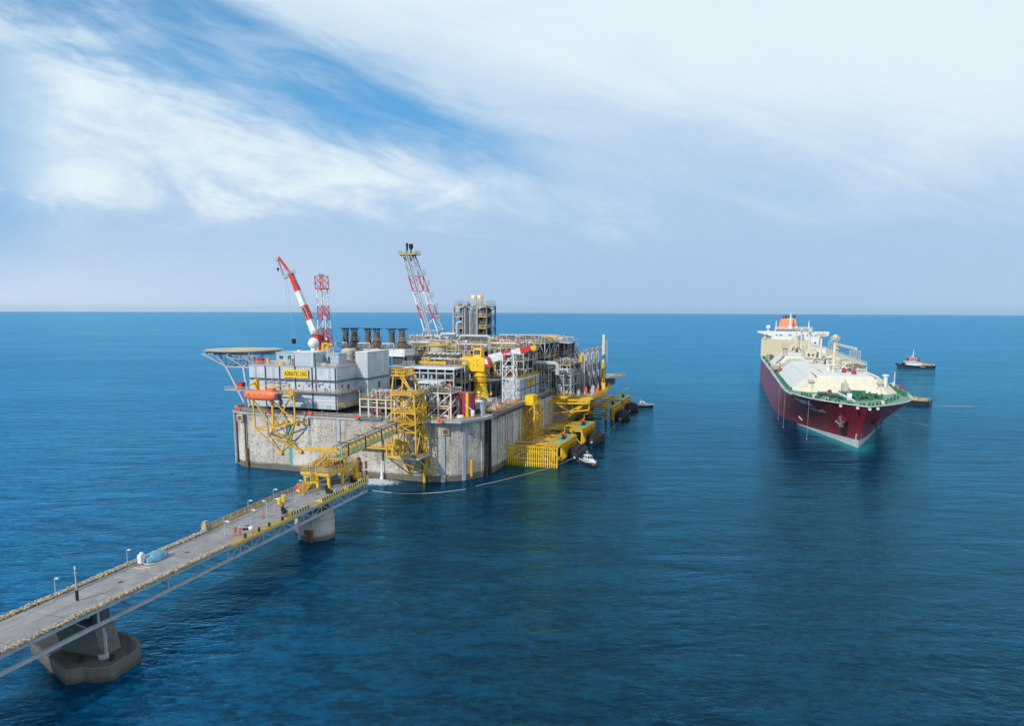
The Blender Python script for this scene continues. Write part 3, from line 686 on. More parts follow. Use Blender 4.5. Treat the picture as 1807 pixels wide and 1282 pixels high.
for dx in (-9, -3, 3, 9): m.bar((-16.4 + dx, 25.5 - math.sqrt(160 - dx * dx), 35.0), (-16.4 + dx, 25.5 + math.sqrt(160 - dx * dx), 35.0), .35, .7)
for dy in (-8, 0, 8): m.bar((-16.4 - math.sqrt(160 - dy * dy), 25.5 + dy, 34.6), (-16.4 + math.sqrt(160 - dy * dy), 25.5 + dy, 34.6), .35, .7)
put(m, 'girder', M['grey'], hd)
m = MB(); nodes = [(-19, 14.5), (-9.5, 14), (-20, 34), (-9, 35)]
lo = [(-16, 15.5, 30.6), (-8.5, 15, 30.6), (-17, 32, 30.6), (-8, 33, 30.6)]
for (x, y), l in zip(nodes, lo):
    m.bar((x, y, 34.4), l, .45)
for (a, c) in [((-28, 18, 34.6), lo[0]), ((-23, 13.5, 34.6), lo[0]), ((-14, 13, 34.6), lo[0]), ((-14, 13, 34.6), lo[1]), ((-4.5, 15, 34.6), lo[1]), ((-28, 30, 34.6), lo[2]), ((-15, 36, 34.6), lo[2]), ((-4, 33, 34.6), lo[3]), ((-15, 24, 34.6), lo[0]), ((-15, 24, 34.6), lo[2]), ((-26, 24, 34.6), lo[0]), ((-26, 24, 34.6), lo[2])]: m.bar(a, c, .38)
for a, c in ((0, 1), (2, 3), (0, 2), (1, 3)): m.bar(lo[a], lo[c], .45)
m.bar(lo[1], (2.4, 12, 30.8), .4); m.bar(lo[3], (2.4, 27, 30.8), .4)
put(m, 'under_truss', M['grey'], hd)
for i, (a, c) in enumerate([(lo[0], (-7.6, 14.2, 17.6)), (lo[1], (-2.0, 9, 18)), (lo[2], (-7.6, 31, 17.6))]):
    m = MB(); m.tube(a, c, .45, 10); put(m, 'strut', M['steel'], hd)
m = MB(); m.box(-11, 12.6, 33.4, -2, 14, 33.6); m.rail([(-11, 12.6, 33.6), (-2, 12.6, 33.6)], 1.1, 1.5, .08); put(m, 'access_gallery', M['steel'], hd)
m = MB(); m.stair((-2.4, 12.8, 33.5), (4.6, 6.8, RT), 1.0, 10, .12, (.6, .8, 0)); m.stair((-6, 13.0, 33.6), (0.5, 9.2, RT + .1), 1.0, 12, .12, (.5, .86, 0)); put(m, 'stair', M['steel'], hd)
m = MB(); m.bar((0.8, 9, 34.4), (0.8, 9, 18), .45); m.bar((1.4, 9, 30), (-4, 12, 34.4), .3); put(m, 'post', M['dark'], hd)
m = MB(); m.box(-9.5, 6.5, 23.6, 2.4, 9.4, 23.8); m.rail([(-9.4, 6.6, 23.8), (2.4, 6.6, 23.8)], 1.1, 1.5, .08); put(m, 'lower_gallery', M['tan'], hd)
roof_unit('hose_cabinet', 'maroon hose cabinet on the gallery left of the lifeboat', 'cabinet', [(-5.4, 7.4, 23.8, -3.2, 9, 26.2, 'maroon'), (-5.2, 7.3, 24.1, -3.4, 7.39, 25.9, 'red', 'door')])
# ------------------------------------------------------------------ lifeboat and its frame
lb = thing('lifeboat', 'orange enclosed lifeboat hanging over the left end of the caisson', 'lifeboat', 'P', (14.9, -7, 22.9))
def boat_loft(stations, mbx, n=12):
    """stations: (x, halfbreadth, zbottom, ztop); rounded sections along x"""
    rings = []
    for (x, hb, zb, zt) in stations:
        cz, hz = (zb + zt) / 2, (zt - zb) / 2
        rings.append([(x, hb * math.copysign(abs(math.cos(6.2832 * k / n)) ** .8, math.cos(6.2832 * k / n)), cz + hz * math.copysign(abs(math.sin(6.2832 * k / n)) ** .8, math.sin(6.2832 * k / n))) for k in range(n)])
    vs = [p for r_ in rings for p in r_]; mm = len(rings)
    fs = [(i * n + k, (i + 1) * n + k, (i + 1) * n + (k + 1) % n, i * n + (k + 1) % n) for i in range(mm - 1) for k in range(n)] + [tuple(range(n)), tuple(range(mm * n - 1, (mm - 1) * n - 1, -1))]
    mbx.add(vs, fs)
m = MB(); boat_loft([(9.0, .25, 24.1, 24.9), (9.5, .9, 23.5, 25.3), (10.8, 1.35, 23.0, 25.7), (13, 1.5, 22.8, 25.9), (17, 1.5, 22.8, 26.1), (19.2, 1.4, 22.9, 26.2), (20.6, 1.0, 23.4, 25.6), (21.3, .5, 23.9, 25.0)], m, 14)
m.v = [(x, y - 7, z) for x, y, z in m.v]; put(m, 'hull', M['orange'], lb)
m = MB(); m.box(17.6, -7.9, 25.9, 19.8, -6.1, 26.7); put(m, 'conning_hood', M['orange'], lb)
m = MB(); m.box(20.0, -8.0, 23.2, 21.4, -6.2, 25.1); put(m, 'stern_hatch', M['dark'], lb)
for k in range(4):
    m = MB(); m.tube((11.6 + k * 2.0, -8.46, 24.7), (11.6 + k * 2.0, -8.40, 24.7), .3, 8); put(m, 'porthole', M['rust'], lb)
MB.K = .78
lf = thing('davit_truss', 'yellow triangular steel frame bracketed off the wall under the lifeboat', 'frame', 'P', (17, 0, 6))
m = MB()
A1, A2, B1, B2 = (9.9, -4.4, 22.6), (17.0, -4.4, 22.6), (24.3, -4, 25.6), (10.3, -4.4, 13.9)
C_ = (17.0, -4.6, 14.0); W1 = (16.4, -.2, 5.7); W2 = (23.5, -.2, 6.6); E1 = (24.5, -4, 16.4); H1 = (13.8, -2.6, 10.9); T1 = (22.4, -.2, 15.4); J = (17.9, -.2, 15.8)
for a, c, wd in [(A1, B2, .5), (A2, C_, .75), (A1, C_, .45), (A2, E1, .42), (B1, E1, .5), (B1, C_, .42), (B2, C_, .4), (C_, E1, .45), (B2, W1, .42), (C_, W2, .42), (B2, (21, -1.5, 10.4), .36), (E1, (20, -.6, 8.4), .42), (H1, C_, .36), (H1, W2, .4), (C_, (18.9, -.2, 15.6), .4), (E1, (25.6, -.2, 15.8), .55), (B2, T1, .35), (W1, (24.4, -3.9, 16), .36), (H1, (22.2, -1.0, 9.3), .3)]:
    m.bar(a, c, wd)
put(m, 'truss', M['yellow'], lf)
m = MB()
for p in (W1, W2, T1, (25.6, -.2, 15.8), (18.9, -.2, 15.6)): m.lathe([(.65, -.9), (.65, .15)], (p[0], 0, p[2]), 10, 'y')
put(m, 'wall_anchor', M['yellow'], lf)
m = MB(); m.bar((8.4, -3.6, 27.0), (22.2, -3.6, 27.0), .45); m.bar((22.2, -3.6, 27), (23.6, -3.6, 24.8), .5); m.box(10.6, -4.4, 24.9, 11.6, -3.2, 28.9); m.bar((20.2, -4, 24.9), (24.8, -3, 25.4), .8, .5); m.box(20, -4.5, 24.4, 24.4, -1.6, 24.7); m.bar((11, -4.5, 27.8), (11, -7, 27.3), .4); m.bar((21, -4.0, 27.2), (20.6, -7, 26.9), .4); m.bar((11.1, -4, 24.9), (9.9, -4.4, 22.6), .45); m.bar((22.6, -2, 24.6), (19, 3.7, 24.6), .5); m.bar((9, -3.4, 24.2), (6, 3.8, 24.2), .5)
put(m, 'davit', M['yellow'], lf)
m = MB(); m.rail([(21, -1.7, 24.7), (24.4, -1.7, 24.7), (24.4, -4.4, 24.7)], 1.1, 1.2, .08); m.box(16.6, -1.4, 24.4, 21, 2.58, 24.58); m.rail([(16.6, -1.3, 24.6), (21, -1.3, 24.6)], 1.1, 1.2, .08); put(m, 'platform', M['tan'], lf)

MB.K = 1.0
# ------------------------------------------------------------------ tall red-and-white crane behind the living block
cr = thing('boom_crane', 'tall crane with a raised red and white box boom behind the living block', 'crane', 'P', (11, 31, D))
m = MB(); m.lathe([(2.2, D), (2.2, 30), (1.9, 31), (1.9, 36.5)], (11, 31, 0), 16); put(m, 'pedestal', M['yellow'], cr)
m = MB(); m.box(8.6, 29, 36.5, 13.4, 33.6, 39.2); m.box(9, 32, 39.2, 13, 34, 40.6); put(m, 'machine_house', M['red'], cr)
m = MB(); m.box(12.2, 28.4, 38, 13.8, 29.6, 40.2); put(m, 'cab', M['glass'], cr)
P0 = Vector((11.2, 30, 39.6)); P1 = Vector((1.2, 30, 62.2)); P2 = Vector((-3.6, 30, 68.0))
def boom_seg(mb_, a, c, w0, w1, d0, d1):
    a, c = Vector(a), Vector(c); d = (c - a).normalized(); s_ = Vector((0, 1, 0)); n_ = d.cross(s_).normalized()
    vs = [o + s_ * (i * wq) + n_ * (j * dq) for o, wq, dq in ((a, w0, d0), (c, w1, d1)) for i, j in ((-1, -1), (1, -1), (1, 1), (-1, 1))]
    mb_.add(vs, [(0, 3, 2, 1), (4, 5, 6, 7), (0, 1, 5, 4), (1, 2, 6, 5), (2, 3, 7, 6), (3, 0, 4, 7)])
ts = [0.0, .10, .30, .52, .74, 1.0]; cols = ['red', 'white', 'red', 'white', 'red']
for i in range(5):
    m = MB(); a, c = P0.lerp(P1, ts[i]), P0.lerp(P1, ts[i + 1]); wa, wc = 1.15 - .45 * ts[i], 1.15 - .45 * ts[i + 1]
    boom_seg(m, a, c, wa, wc, wa, wc); sgm = put(m, 'boom_section', M[cols[i]], cr, smooth=False)
    if i == 2:
        d = (c - a).normalized(); s_ = Vector((0, 1, 0)); nn = d.cross(s_).normalized()
        # dark lettered plate with a white outline on the flank
        q = a.lerp(c, .5) + Vector((0, -wa - .05, 0))
        m = MB(); m.extr([(-2.2, -.42), (2.2, -.42), (2.2, .42), (-2.2, .42)], q, q + Vector((0, -.05, 0)), d, nn); pl = put(m, 'maker_plate', M['white'], cr)
        m = MB(); m.extr([(-2.05, -.3), (2.05, -.3), (2.05, .3), (-2.05, .3)], q + Vector((0, -.052, 0)), q + Vector((0, -.08, 0)), d, nn); put(m, 'plate_field', M['black'], pl)
m = MB(); m.bar(P1, P2, .7); put(m, 'jib', M['red'], cr)
m = MB(); Q = Vector((-1.8, 30, 61.0)); m.bar(P1, Q, .9); m.bar(Q, P2 + Vector((-.6, 0, -.6)), .7, .7); m.bar(P2, P2 + Vector((-.9, 0, -1.0)), 1.0); m.bar(P1 + Vector((-.3, 0, .6)), Q + Vector((.6, 0, 1.2)), .5); m.bar(Q + Vector((-.6, 0, 2.0)), P1.lerp(P2, .4), .25); put(m, 'jib_head', M['grey'], cr)
m = MB(); m.box(.2, 29, 62.4, 2.4, 31, 62.6); m.rail([(.2, 29, 62.6), (2.4, 29, 62.6), (2.4, 31, 62.6)], 1.0, 1.1, .08); m.box(9.8, 28.4, 41.6, 13.4, 31.8, 41.8); m.rail([(9.8, 28.4, 41.8), (13.4, 28.4, 41.8), (13.4, 31.8, 41.8)], 1.1, 1.2, .09); put(m, 'service_platform', M['grey'], cr)
m = MB(); m.bar((12.6, 31, 40.6), (13.6, 31, 46.2), .4); m.bar((10.0, 31, 40.6), (9.0, 30, 43.2), .4); put(m, 'gantry', M['red'], cr)
for a, c in [((-1.4, 29.8, 60.8), (1.0, 29.8, 39.8)), ((-.7, 30.2, 60.9), (1.6, 30.2, 39.8)), ((1.4, 30, 62.6), (13.4, 30.8, 44.6)), ((-4.2, 30, 67.2), (-4.0, 30, 64.4))]:
    m = MB(); m.tube(a, c, .055, 5); put(m, 'wire', M['grey'], cr)
m = MB(); m.sphere((-4.0, 30, 64.0), .45, 8, 6); m.tube((-4, 30, 63.5), (-4, 30, 63.0), .14, 6); put(m, 'hook_ball', M['black'], cr)
m = MB(); m.lathe([(.4, 38.0), (.75, 38.5), (.75, 39.6), (.5, 39.8)], (1.3, 30, 0), 10); put(m, 'hook_block', M['black'], cr)

# ------------------------------------------------------------------ lattice mast
ms = thing('lattice_mast', 'slim red and white lattice radio mast with antennas on top', 'mast', 'P', (14, 30, RT))
def mx(t): return (14.2 - .9 * t, 30, RT + t * 29.0)
segs = [(0.0, .16, 'white', 4.6, 4.0), (.16, .37, 'red', 4.0, 3.5), (.37, .48, 'white', 3.5, 3.2), (.48, .64, 'red', 3.2, 3.0), (.64, .84, 'white', 3.0, 2.8)]
for a, c, cl, w0, w1 in segs:
    m = MB(); lattice([m], mx(a), mx(c), w0 * .92, w1 * .92, 2 if c - a > .15 else 1, .24, .12, x=(cl == 'red')); put(m, 'mast_section', M[cl], ms)
m = MB(); lattice([m], mx(.84), mx(.99), 3.2, 3.2, 2, .22, .16, x=False); m.box(11.8, 28.4, mx(.84)[2], 15.0, 31.6, mx(.84)[2] + .25); put(m, 'top_cage', M['red'], ms)
m = MB(); m.bar(mx(0), mx(.98), .3); put(m, 'ladder', M['grey'], ms)
for dx in (-.7, .6):
    m = MB(); m.tube((13.2 + dx, 30, 61.3), (13.2 + dx, 30, 65.2), .08, 6); put(m, 'whip_antenna', M['white'], ms)
m = MB(); m.lathe([(.9, 61.7), (.9, 62.0)], (13.2, 30, 0), 10); put(m, 'antenna_disc', M['green'], ms)
for (x, z, r) in [(15.5, 55.6, .7), (15.4, 47.2, .65), (11.6, 58.9, .4), (15.4, 58.9, .4), (15.7, 40, .5), (12.2, 53, .7)]:
    m = MB(); m.lathe([(.1, .35), (r, 0), (r, -.12)], (x, 28.2, z), 12, 'y'); put(m, 'dish', M['steel'], ms)
m = MB(); m.bar((14.5, 28.6, 55.9), (17.6, 28.6, 56.1), .12); m.bar((17.6, 28.6, 56.1), (17.6, 28.6, 57), .1); m.bar((14.6, 28.6, 41), (17, 28.6, 41.2), .12); m.bar((12.4, 28.6, 47.8), (10.2, 28.6, 47.8), .12); put(m, 'antenna_arm', M['grey'], ms)

# ------------------------------------------------------------------ generator exhausts
for k, (xa, xb, lab) in enumerate([(13.2, 16.8, 'left'), (22.4, 25.9, 'middle'), (32.0, 36.0, 'right')]):
    o = thing('exhaust_stack', {'left': 'pair of dark flat-capped exhaust stacks nearest the red mast', 'middle': 'middle pair of dark flat-capped exhaust stacks', 'right': 'pair of dark flat-capped exhaust stacks nearest the flare tower, on a white casing'}[lab], 'exhaust', 'P', ((xa + xb) / 2, 45, D), 'generator exhaust stacks')
    m = MB(); m.lathe([(1.0, 36), (1.0, 42.0)], (xa, 45, 0), 14); put(m, 'stack', M['brown'], o)
    m = MB(); m.lathe([(2.9, 36.6), (1.35, 38.8), (1.2, 40.5), (1.0, 42.0)], (xb, 45, 0), 14); put(m, 'hood_stack', M['brown'], o)
    for x in (xa, xb):
        m = MB(); m.lathe([(.9, 42.9), (2.0, 43.2), (2.6, 43.3), (2.6, 43.42), (.2, 43.5)], (x, 45, 0), 18)
        put(m, 'rain_cap', M['dark'], o)
        m = MB()
        for q in range(8): a = R(45 * q); m.bar((x + 1.0 * math.cos(a), 45 + 1.0 * math.sin(a), 41.9), (x + 1.15 * math.cos(a), 45 + 1.15 * math.sin(a), 43.3), .16)
        put(m, 'cap_leg', M['dark'], o)
    m = MB(); m.lathe([(1.3, 39.0), (2.2, 39.0), (2.2, 39.15), (1.3, 39.15)], (xb, 45, 0), 12)
    pts = [(xb + 2.15 * math.cos(R(30 * q)), 45 + 2.15 * math.sin(R(30 * q)), 39.15) for q in range(12)]; m.rail(pts, 1.0, 1.2, .08, 2, True); put(m, 'ring_platform', M['grey'], o)
    m = MB(); m.box(xb - 3.6, 41.5, 33.6, xb + 2.6, 49, 36.3); put(m, 'casing', M['tan' if k < 2 else 'white'], o)
    m = MB(); m.extr([(-3.4, 36.3), (2.4, 36.3), (1.2, 37.6), (-2.6, 37.4)], (xb, 41.7, 0), (xb, 48.8, 0), (1, 0, 0), (0, 0, 1)); put(m, 'transition', M['brown'], o)
    m = MB(); m.box(xa - 2.0, 42, 35.9, xa + 2.6, 42.2, 36.2); m.path([(xa - 2.2, 41.5, 38.0), (xa + 2.4, 41.5, 38.2), (xa + 2.4, 41.5, 36)], .3, 8); m.rail([(xa - 2.2, 41, 36.4), (xa + 4, 41, 36.4)], 1.2, 1.0, .09); put(m, 'cross_pipe', M['pipe'], o)
    m = MB()
    for x in (xb - 3.4, xb + 2.4):
        for y in (41.8, 48.6): m.bar((x, y, D), (x, y, 33.6), .5)
    m.box(xb - 3.2, 42.2, D + .1, xb + 2.2, 48.4, 26); m.box(xb - 2.6, 42.6, 26, xb + 2.0, 48, 33.6); put(m, 'generator_casing', M['dark'], o)
o = thing('stepped_plant', 'dark stepped machinery block right of the white corner tower', 'plant', 'P', (41, 44, D))
m = MB(); m.box(38.8, 40, D + .1, 43.2, 52, 31); m.box(39.2, 42, 31, 41.8, 50, 34); put(m, 'casing', M['dark'], o)
m = MB(); m.box(37.4, 39.4, 31, 43.4, 39.9, 31.2); m.rail([(38.8, 39.6, 31.2), (43.4, 39.6, 31.2)], 1.1, 1.2, .09); m.rail([(39, 41.5, 34), (42, 41.5, 34)], 1.1, 1.2, .09); put(m, 'gallery', M['grey'], o)
m = MB(); m.box(38.7, 39.6, 22.4, 42, 40, 25); m.rail([(38, 39.4, 21.8), (43.4, 39.4, 21.8)], 1.1, 1.2, .09); put(m, 'panel', M['yellow'], o)

# ------------------------------------------------------------------ flare tower
fl = thing('flare_tower', 'tall leaning red and white lattice flare tower with two black tips', 'flare', 'P', (14, 120, D))
F0 = Vector((14.6, 120, 40.6)); F1 = Vector((2.4, 120, 75.2))
cuts = [0, .16, .34, .52, .72, 1.0]
for i, cl in enumerate(['white', 'red', 'white', 'red', 'steel']):
    m = MB(); a, c = cuts[i], cuts[i + 1]
    lattice([m], F0.lerp(F1, a), F0.lerp(F1, c), 6.6 - 2.2 * a, 6.6 - 2.2 * c, 1 if i < 4 else 2, .5, .2, x=False); put(m, 'tower_section', M[cl], fl)
m = MB(); lattice([m], (14.6, 120, D), F0, 9, 7.4, 3, .5, .3); put(m, 'tower_base', M['steel'], fl)
for dx in (-.6, .5):
    m = MB(); m.tube(F0 + Vector((dx, -3.4, -3)), F1 + Vector((dx, -2.2, 1.0)), .42, 8); put(m, 'riser', M['grey'], fl)
for i in range(5):
    t_0 = .14 + i * .15; q = F0.lerp(F1, t_0) + Vector((4.6 - 1.2 * t_0, 0, 0)); m = MB(); m.box(q.x - 1.0, 118.8, q.z, q.x + 1.0, 121.2, q.z + .2); m.rail([(q.x - 1, 118.8, q.z + .2), (q.x + 1, 118.8, q.z + .2), (q.x + 1, 121.2, q.z + .2)], 2.2, 1.0, .13); put(m, 'side_platform', M['tan'], fl)
m = MB(); m.box(-1.6, 117.0, 75.2, 7.0, 123, 75.6); put(m, 'tip_platform', M['yellow'], fl)
m = MB(); m.rail([(-1.6, 117, 75.6), (7, 117, 75.6), (7, 123, 75.6), (-1.6, 123, 75.6)], 1.3, 1.3, .12, 3, True); put(m, 'tip_rail', M['grey'], fl)
m = MB(); m.bar((-1, 118, 75.2), (1.6, 119, 73.0), .4); m.bar((6.4, 118, 75.2), (4, 119, 73), .4); m.box(1.2, 118.4, 72.6, 4.2, 121.6, 75.2); put(m, 'tip_support', M['dark'], fl)
m = MB(); m.lathe([(.45, 75.6), (.45, 79.4), (.6, 79.6), (.6, 80.6)], (1.6, 120, 0), 10); put(m, 'flare_tip', M['black'], fl)
m = MB(); m.lathe([(.4, 75.6), (.4, 77.6), (1.0, 78.4), (1.0, 80.2)], (3.6, 120, 0), 10); put(m, 'flare_tip', M['black'], fl)

# ------------------------------------------------------------------ process modules: frame, decks, pipes, vessels
def elbow_run(m, a, c, r, drop, n=8):
    a, c = Vector(a), Vector(c); d = (c - a).normalized() * (r * 1.4)
    m.path([a + Vector((0, 0, -drop)), a + Vector((0, 0, -r * 1.4)), a + Vector((0, 0, -r * .4)) + d * .4, a + d, c - d, c + Vector((0, 0, -r * .4)) - d * .4, c + Vector((0, 0, -r * 1.4)), c + Vector((0, 0, -drop))], r, n)
def module(name, label, cat, u0, u1, v0, v1, zs, nu, nv, seed, dens=1.0, frame='steel', railm='yellow', top=True, brace=.45, group=None, fill='dark', vessels=True, toph=2.6):
    dens *= 2.2; MB.K = .82
    rn = random.Random(seed); o = thing(name, label, cat, 'P', ((u0 + u1) / 2, v0, zs[0]), group)
    us = [u0 + (u1 - u0) * i / nu for i in range(nu + 1)]; vs = [v0 + (v1 - v0) * i / nv for i in range(nv + 1)]
    m = MB()
    for i, x in enumerate(us):
        for j, y in enumerate(vs):
            if i in (0, nu) or j in (0, nv): m.bar((x, y, zs[0]), (x, y, zs[-1] + (.0 if top else 2.5)), .42)
    for z in zs[1:]:
        for y in vs: m.bar((u0, y, z - .25), (u1, y, z - .25), .3, .45)
        for x in us: m.bar((x, v0, z - .25), (x, v1, z - .25), .3, .45)
    for za, zb in zip(zs, zs[1:]):
        for i in range(nu):
            for y in (v0, v1):
                k = rn.random()
                if k < brace:
                    if k < brace * .4: m.bar((us[i], y, za), (us[i + 1], y, zb - .3), .26); 
                    elif k < brace * .7: m.bar((us[i + 1], y, za), (us[i], y, zb - .3), .26)
                    else: xm = (us[i] + us[i + 1]) / 2; m.bar((us[i], y, za), (xm, y, zb - .3), .26); m.bar((us[i + 1], y, za), (xm, y, zb - .3), .26)
        for j in range(nv):
            if rn.random() < brace: m.bar((u1, vs[j], za), (u1, vs[j + 1], zb - .3), .26)
    put(m, 'frame', M['grey' if frame == 'steel' and seed % 2 else frame], o)
    for z in zs[1:]:
        m = MB(); k = rn.random() * .25 * (u1 - u0)
        m.box(u0 + .1 + (k if rn.random() < .4 else 0), v0 + .1, z, u1 - .1, v1 - .1 - rn.random() * .3 * (v1 - v0), z + .1); put(m, 'deck_plate', M['grating'], o)
        m = MB(); m.rail([(u0, v1, z + .1), (u0, v0, z + .1), (u1, v0, z + .1), (u1, v1, z + .1)], 1.15, 1.9, .07, 2); put(m, 'railing', M['tan' if railm == 'yellow' and rn.random() < .4 else railm], o)
        if railm == 'yellow':
            m = MB(); m.bar((u0, v0 - .16, z - .22), (u1, v0 - .16, z - .22), .08, .26); m.bar((u1 + .16, v0, z - .22), (u1 + .16, v1, z - .22), .08, .26); put(m, 'edge_beam', M['yellow'], o)
    pm = ['pipe', 'pipe', 'white', 'pipe_lag', 'pipe_tan', 'steel', 'grey', 'brown', 'gunmetal', 'pipe_tan', 'rust', 'grey']
    for li, z in enumerate(zs):
        last = li == len(zs) - 1
        hgt = (zs[li + 1] - z) if not last else toph
        np_ = max(1, int(dens * (6 if not last else 7)))
        for k in range(np_):
            m = MB(); r = rn.choice((.1, .12, .14, .16, .2, .24, .32)); zz = z + .5 + rn.random() * max(.2, hgt - 1.0)
            if rn.random() < .6:
                y = v0 + .4 + (rn.random() ** 1.6) * (v1 - v0 - 1); a = u0 + rn.random() * .4 * (u1 - u0); c = u1 - rn.random() * .4 * (u1 - u0)
                elbow_run(m, (a, y, zz), (c, y, zz), r, min(zz - z, rn.random() * 3 + .6))
                if rn.random() < .6:
                    q = rn.randint(2, 4)
                    for s_ in range(q): m.lathe([(r, 0), (r * 1.7, 0), (r * 1.7, .18), (r, .18)], (a + (c - a) * (s_ + 1) / (q + 1), y, zz), 8, 'x')
            else:
                x = u0 + .4 + rn.random() * (u1 - u0 - .8); a = v0 + rn.random() * .3 * (v1 - v0); c = v1 - rn.random() * .4 * (v1 - v0)
                elbow_run(m, (x, a, zz), (x, c, zz), r, min(zz - z, rn.random() * 3 + .6))
            put(m, 'pipe', M[rn.choice(pm)], o)
        for k in range(int(dens * 3)):
            m = MB(); x = u0 + .5 + rn.random() * (u1 - u0 - 1); y = v0 + .3 + rn.random() ** 2 * (v1 - v0) * .7; r = rn.choice((.12, .2, .3))
            m.path([(x, y, z), (x, y, z + hgt * .8), (x + rn.uniform(-1, 1), y + .5, z + hgt * .95)], r, 8); put(m, 'riser', M[rn.choice(pm)], o)
        for k in range(int(dens * 4)):
            m = MB(); x = u0 + .6 + rn.random() * (u1 - u0 - 1.2); y = v0 + .3 + rn.random() ** 1.5 * (v1 - v0 - 1); zz = z + .8 + rn.random() * 1.2
            m.box(x - .3, y - .25, zz - .3, x + .3, y + .25, zz + .3); m.tube((x, y, zz), (x, y, zz + .8), .1, 6); m.lathe([(.06, .8), (.42, .82), (.42, .9), (.06, .92)], (x, y, zz), 8); put(m, 'valve', M[rn.choice(['yellow', 'yellow_clean', 'red_orange', 'pipe_tan', 'grey', 'yellow'])], o)
        if vessels:
            for k in range(1):
                m = MB(); r = rn.uniform(.5, .95); x = u0 + 1.5 + rn.random() * (u1 - u0 - 3); y = v0 + 1.5 + rn.random() ** 1.4 * max(.1, v1 - v0 - 4)
                if rn.random() < .5 or hgt < 3.5:
                    L = min(rn.uniform(2, 4.5), (u1 - u0) * .6); x = min(x, u1 - L - .5); m.capsule((x, y, z + r + .5), (x + L, y, z + r + .5), r)
                    for s_ in (.2, .8): m.box(x + L * s_ - .2, y - r * .8, z + .1, x + L * s_ + .2, y + r * .8, z + .9)
                else:
                    m.capsule((x, y, z + .6), (x, y, z + hgt * .9), r)
                    for a in range(3): m.bar((x + r * .8 * math.cos(2.1 * a), y + r * .8 * math.sin(2.1 * a), z + .05), (x + r * .8 * math.cos(2.1 * a), y + r * .8 * math.sin(2.1 * a), z + 1.2), .18)
                put(m, 'vessel', M[rn.choice(['pipe', 'pipe_tan', 'tan', 'white', 'pipe_lag'])], o)
        for k in range(int(dens * 3)):
            m = MB(); x = u0 + .8 + rn.random() * (u1 - u0 - 2.6); y = v0 + .8 + rn.random() * (v1 - v0 - 2.2); hh = rn.uniform(.8, min(2.4, hgt * .6))
            m.box(x, y, z + .1, x + rn.uniform(.5, 1.6), y + rn.uniform(.4, 1.3), z + .1 + hh); m.box(x + .1, y - .06, z + .3, x + .5, y, z + hh * .8); put(m, 'equipment', M[rn.choice(['grey', 'panel_blue', 'steel', fill, 'tan', 'brown', 'gunmetal', 'yellow', 'dark'])], o)
        if not last:
            m = MB(); yy = v0 + (v1 - v0) * .75; m.box(u0 + .6, yy, z + .1, u1 - .6, yy + .4, z + hgt - .6); put(m, 'back_panel', M[fill], o)
    # small lamps on posts along the front
    for i in range(nu + 1):
        m = MB(); m.bar((us[i], v0 - .1, zs[-1]), (us[i], v0 - .1, zs[-1] + 2.3), .1); m.box(us[i] - .1, v0 - .75, zs[-1] + 2.25, us[i] + .15, v0 - .05, zs[-1] + 2.4); put(m, 'floodlight', M['white'], o)
    MB.K = 1.0
    return o
# ---- modules, roughly front to back
module('pump_module', 'white framed module of maroon sea pumps at the left of the front edge', 'module', 43, 57.5, 2.5, 11, [D, 21.2, 23.6], 5, 1, 3, 0.8, frame='white', brace=.1, fill='maroon', vessels=False)
o = bpy.data.objects['pump_module']
for i, (x, L) in enumerate([(47, 4), (52.8, 3.4)]):
    m = MB(); m.capsule((x, 4.2, D + 1.9), (x + L * .7, 4.2, D + 1.9), 1.25, 16, .35); put(m, 'pump_casing', M['maroon'], o)
    m = MB(); m.box(x - 2.2, 3.6, D + .4, x - .2, 5.2, D + 1.6); put(m, 'motor', M['grey'], o)
for x in (45.5, 50.5, 54.5):
    m = MB(); m.capsule((x, 5, 24.4), (x + 3, 5, 24.4), .7, 12); m.box(x, 4.4, 23.7, x + 3, 5.6, 24); put(m, 'header_tank', M['maroon'], o)
module('pump_module', 'white X-braced module with yellow rails right of the yellow gangway tower', 'module', 64.2, 72.2, 3.5, 11, [D + .75, 22.4, 26.2], 2, 1, 8, 0.8, frame='white', brace=1.0, fill='maroon', vessels=False)
o = bpy.data.objects['pump_module.001']
m = MB(); m.box(65, 6.2, D + .8, 71.5, 9.8, 25.2); put(m, 'pump_casing', M['maroon'], o)
module('pump_module', 'low maroon pump bay behind the yellow gangway tower', 'module', 57.8, 63.8, 2.8, 10, [D, 21.6, 24.2], 2, 1, 12, 0.9, frame='white', brace=.4, fill='maroon', vessels=False)
o = bpy.data.objects['pump_module.002']
m = MB(); m.capsule((58.6, 4.6, D + 2), (62.6, 4.6, D + 2), 1.3, 16, .35); put(m, 'pump_casing', M['maroon'], o)
tk = thing('deluge_tank', 'tall rounded maroon tank with a yellow ladder at the front right corner', 'tank', 'P', (75, 9.6, D))
m = MB(); m.extr([(-2.1, -1.6), (-1.7, -2), (1.7, -2), (2.1, -1.6), (2.1, 1.6), (1.7, 2), (-1.7, 2), (-2.1, 1.6)], (74.6, 10, D + .76), (74.6, 10, 25.8), (1, 0, 0), (0, 1, 0)); put(m, 'shell', M['maroon'], tk)
m = MB(); m.box(75.2, 7.6, D + .8, 76.0, 7.95, 25.9); put(m, 'ladder', M['yellow'], tk)
m = MB(); m.tube((72.4, 7.8, D + .8), (72.4, 7.8, 23.8), .22, 8); m.tube((73, 7.6, D + .8), (73, 7.6, 24.6), .18, 8); put(m, 'pipe', M['steel'], tk)
o = thing('fire_monitor', 'grey drum winch frame standing at the right front corner', 'winch', 'P', (77.6, 14.5, D))
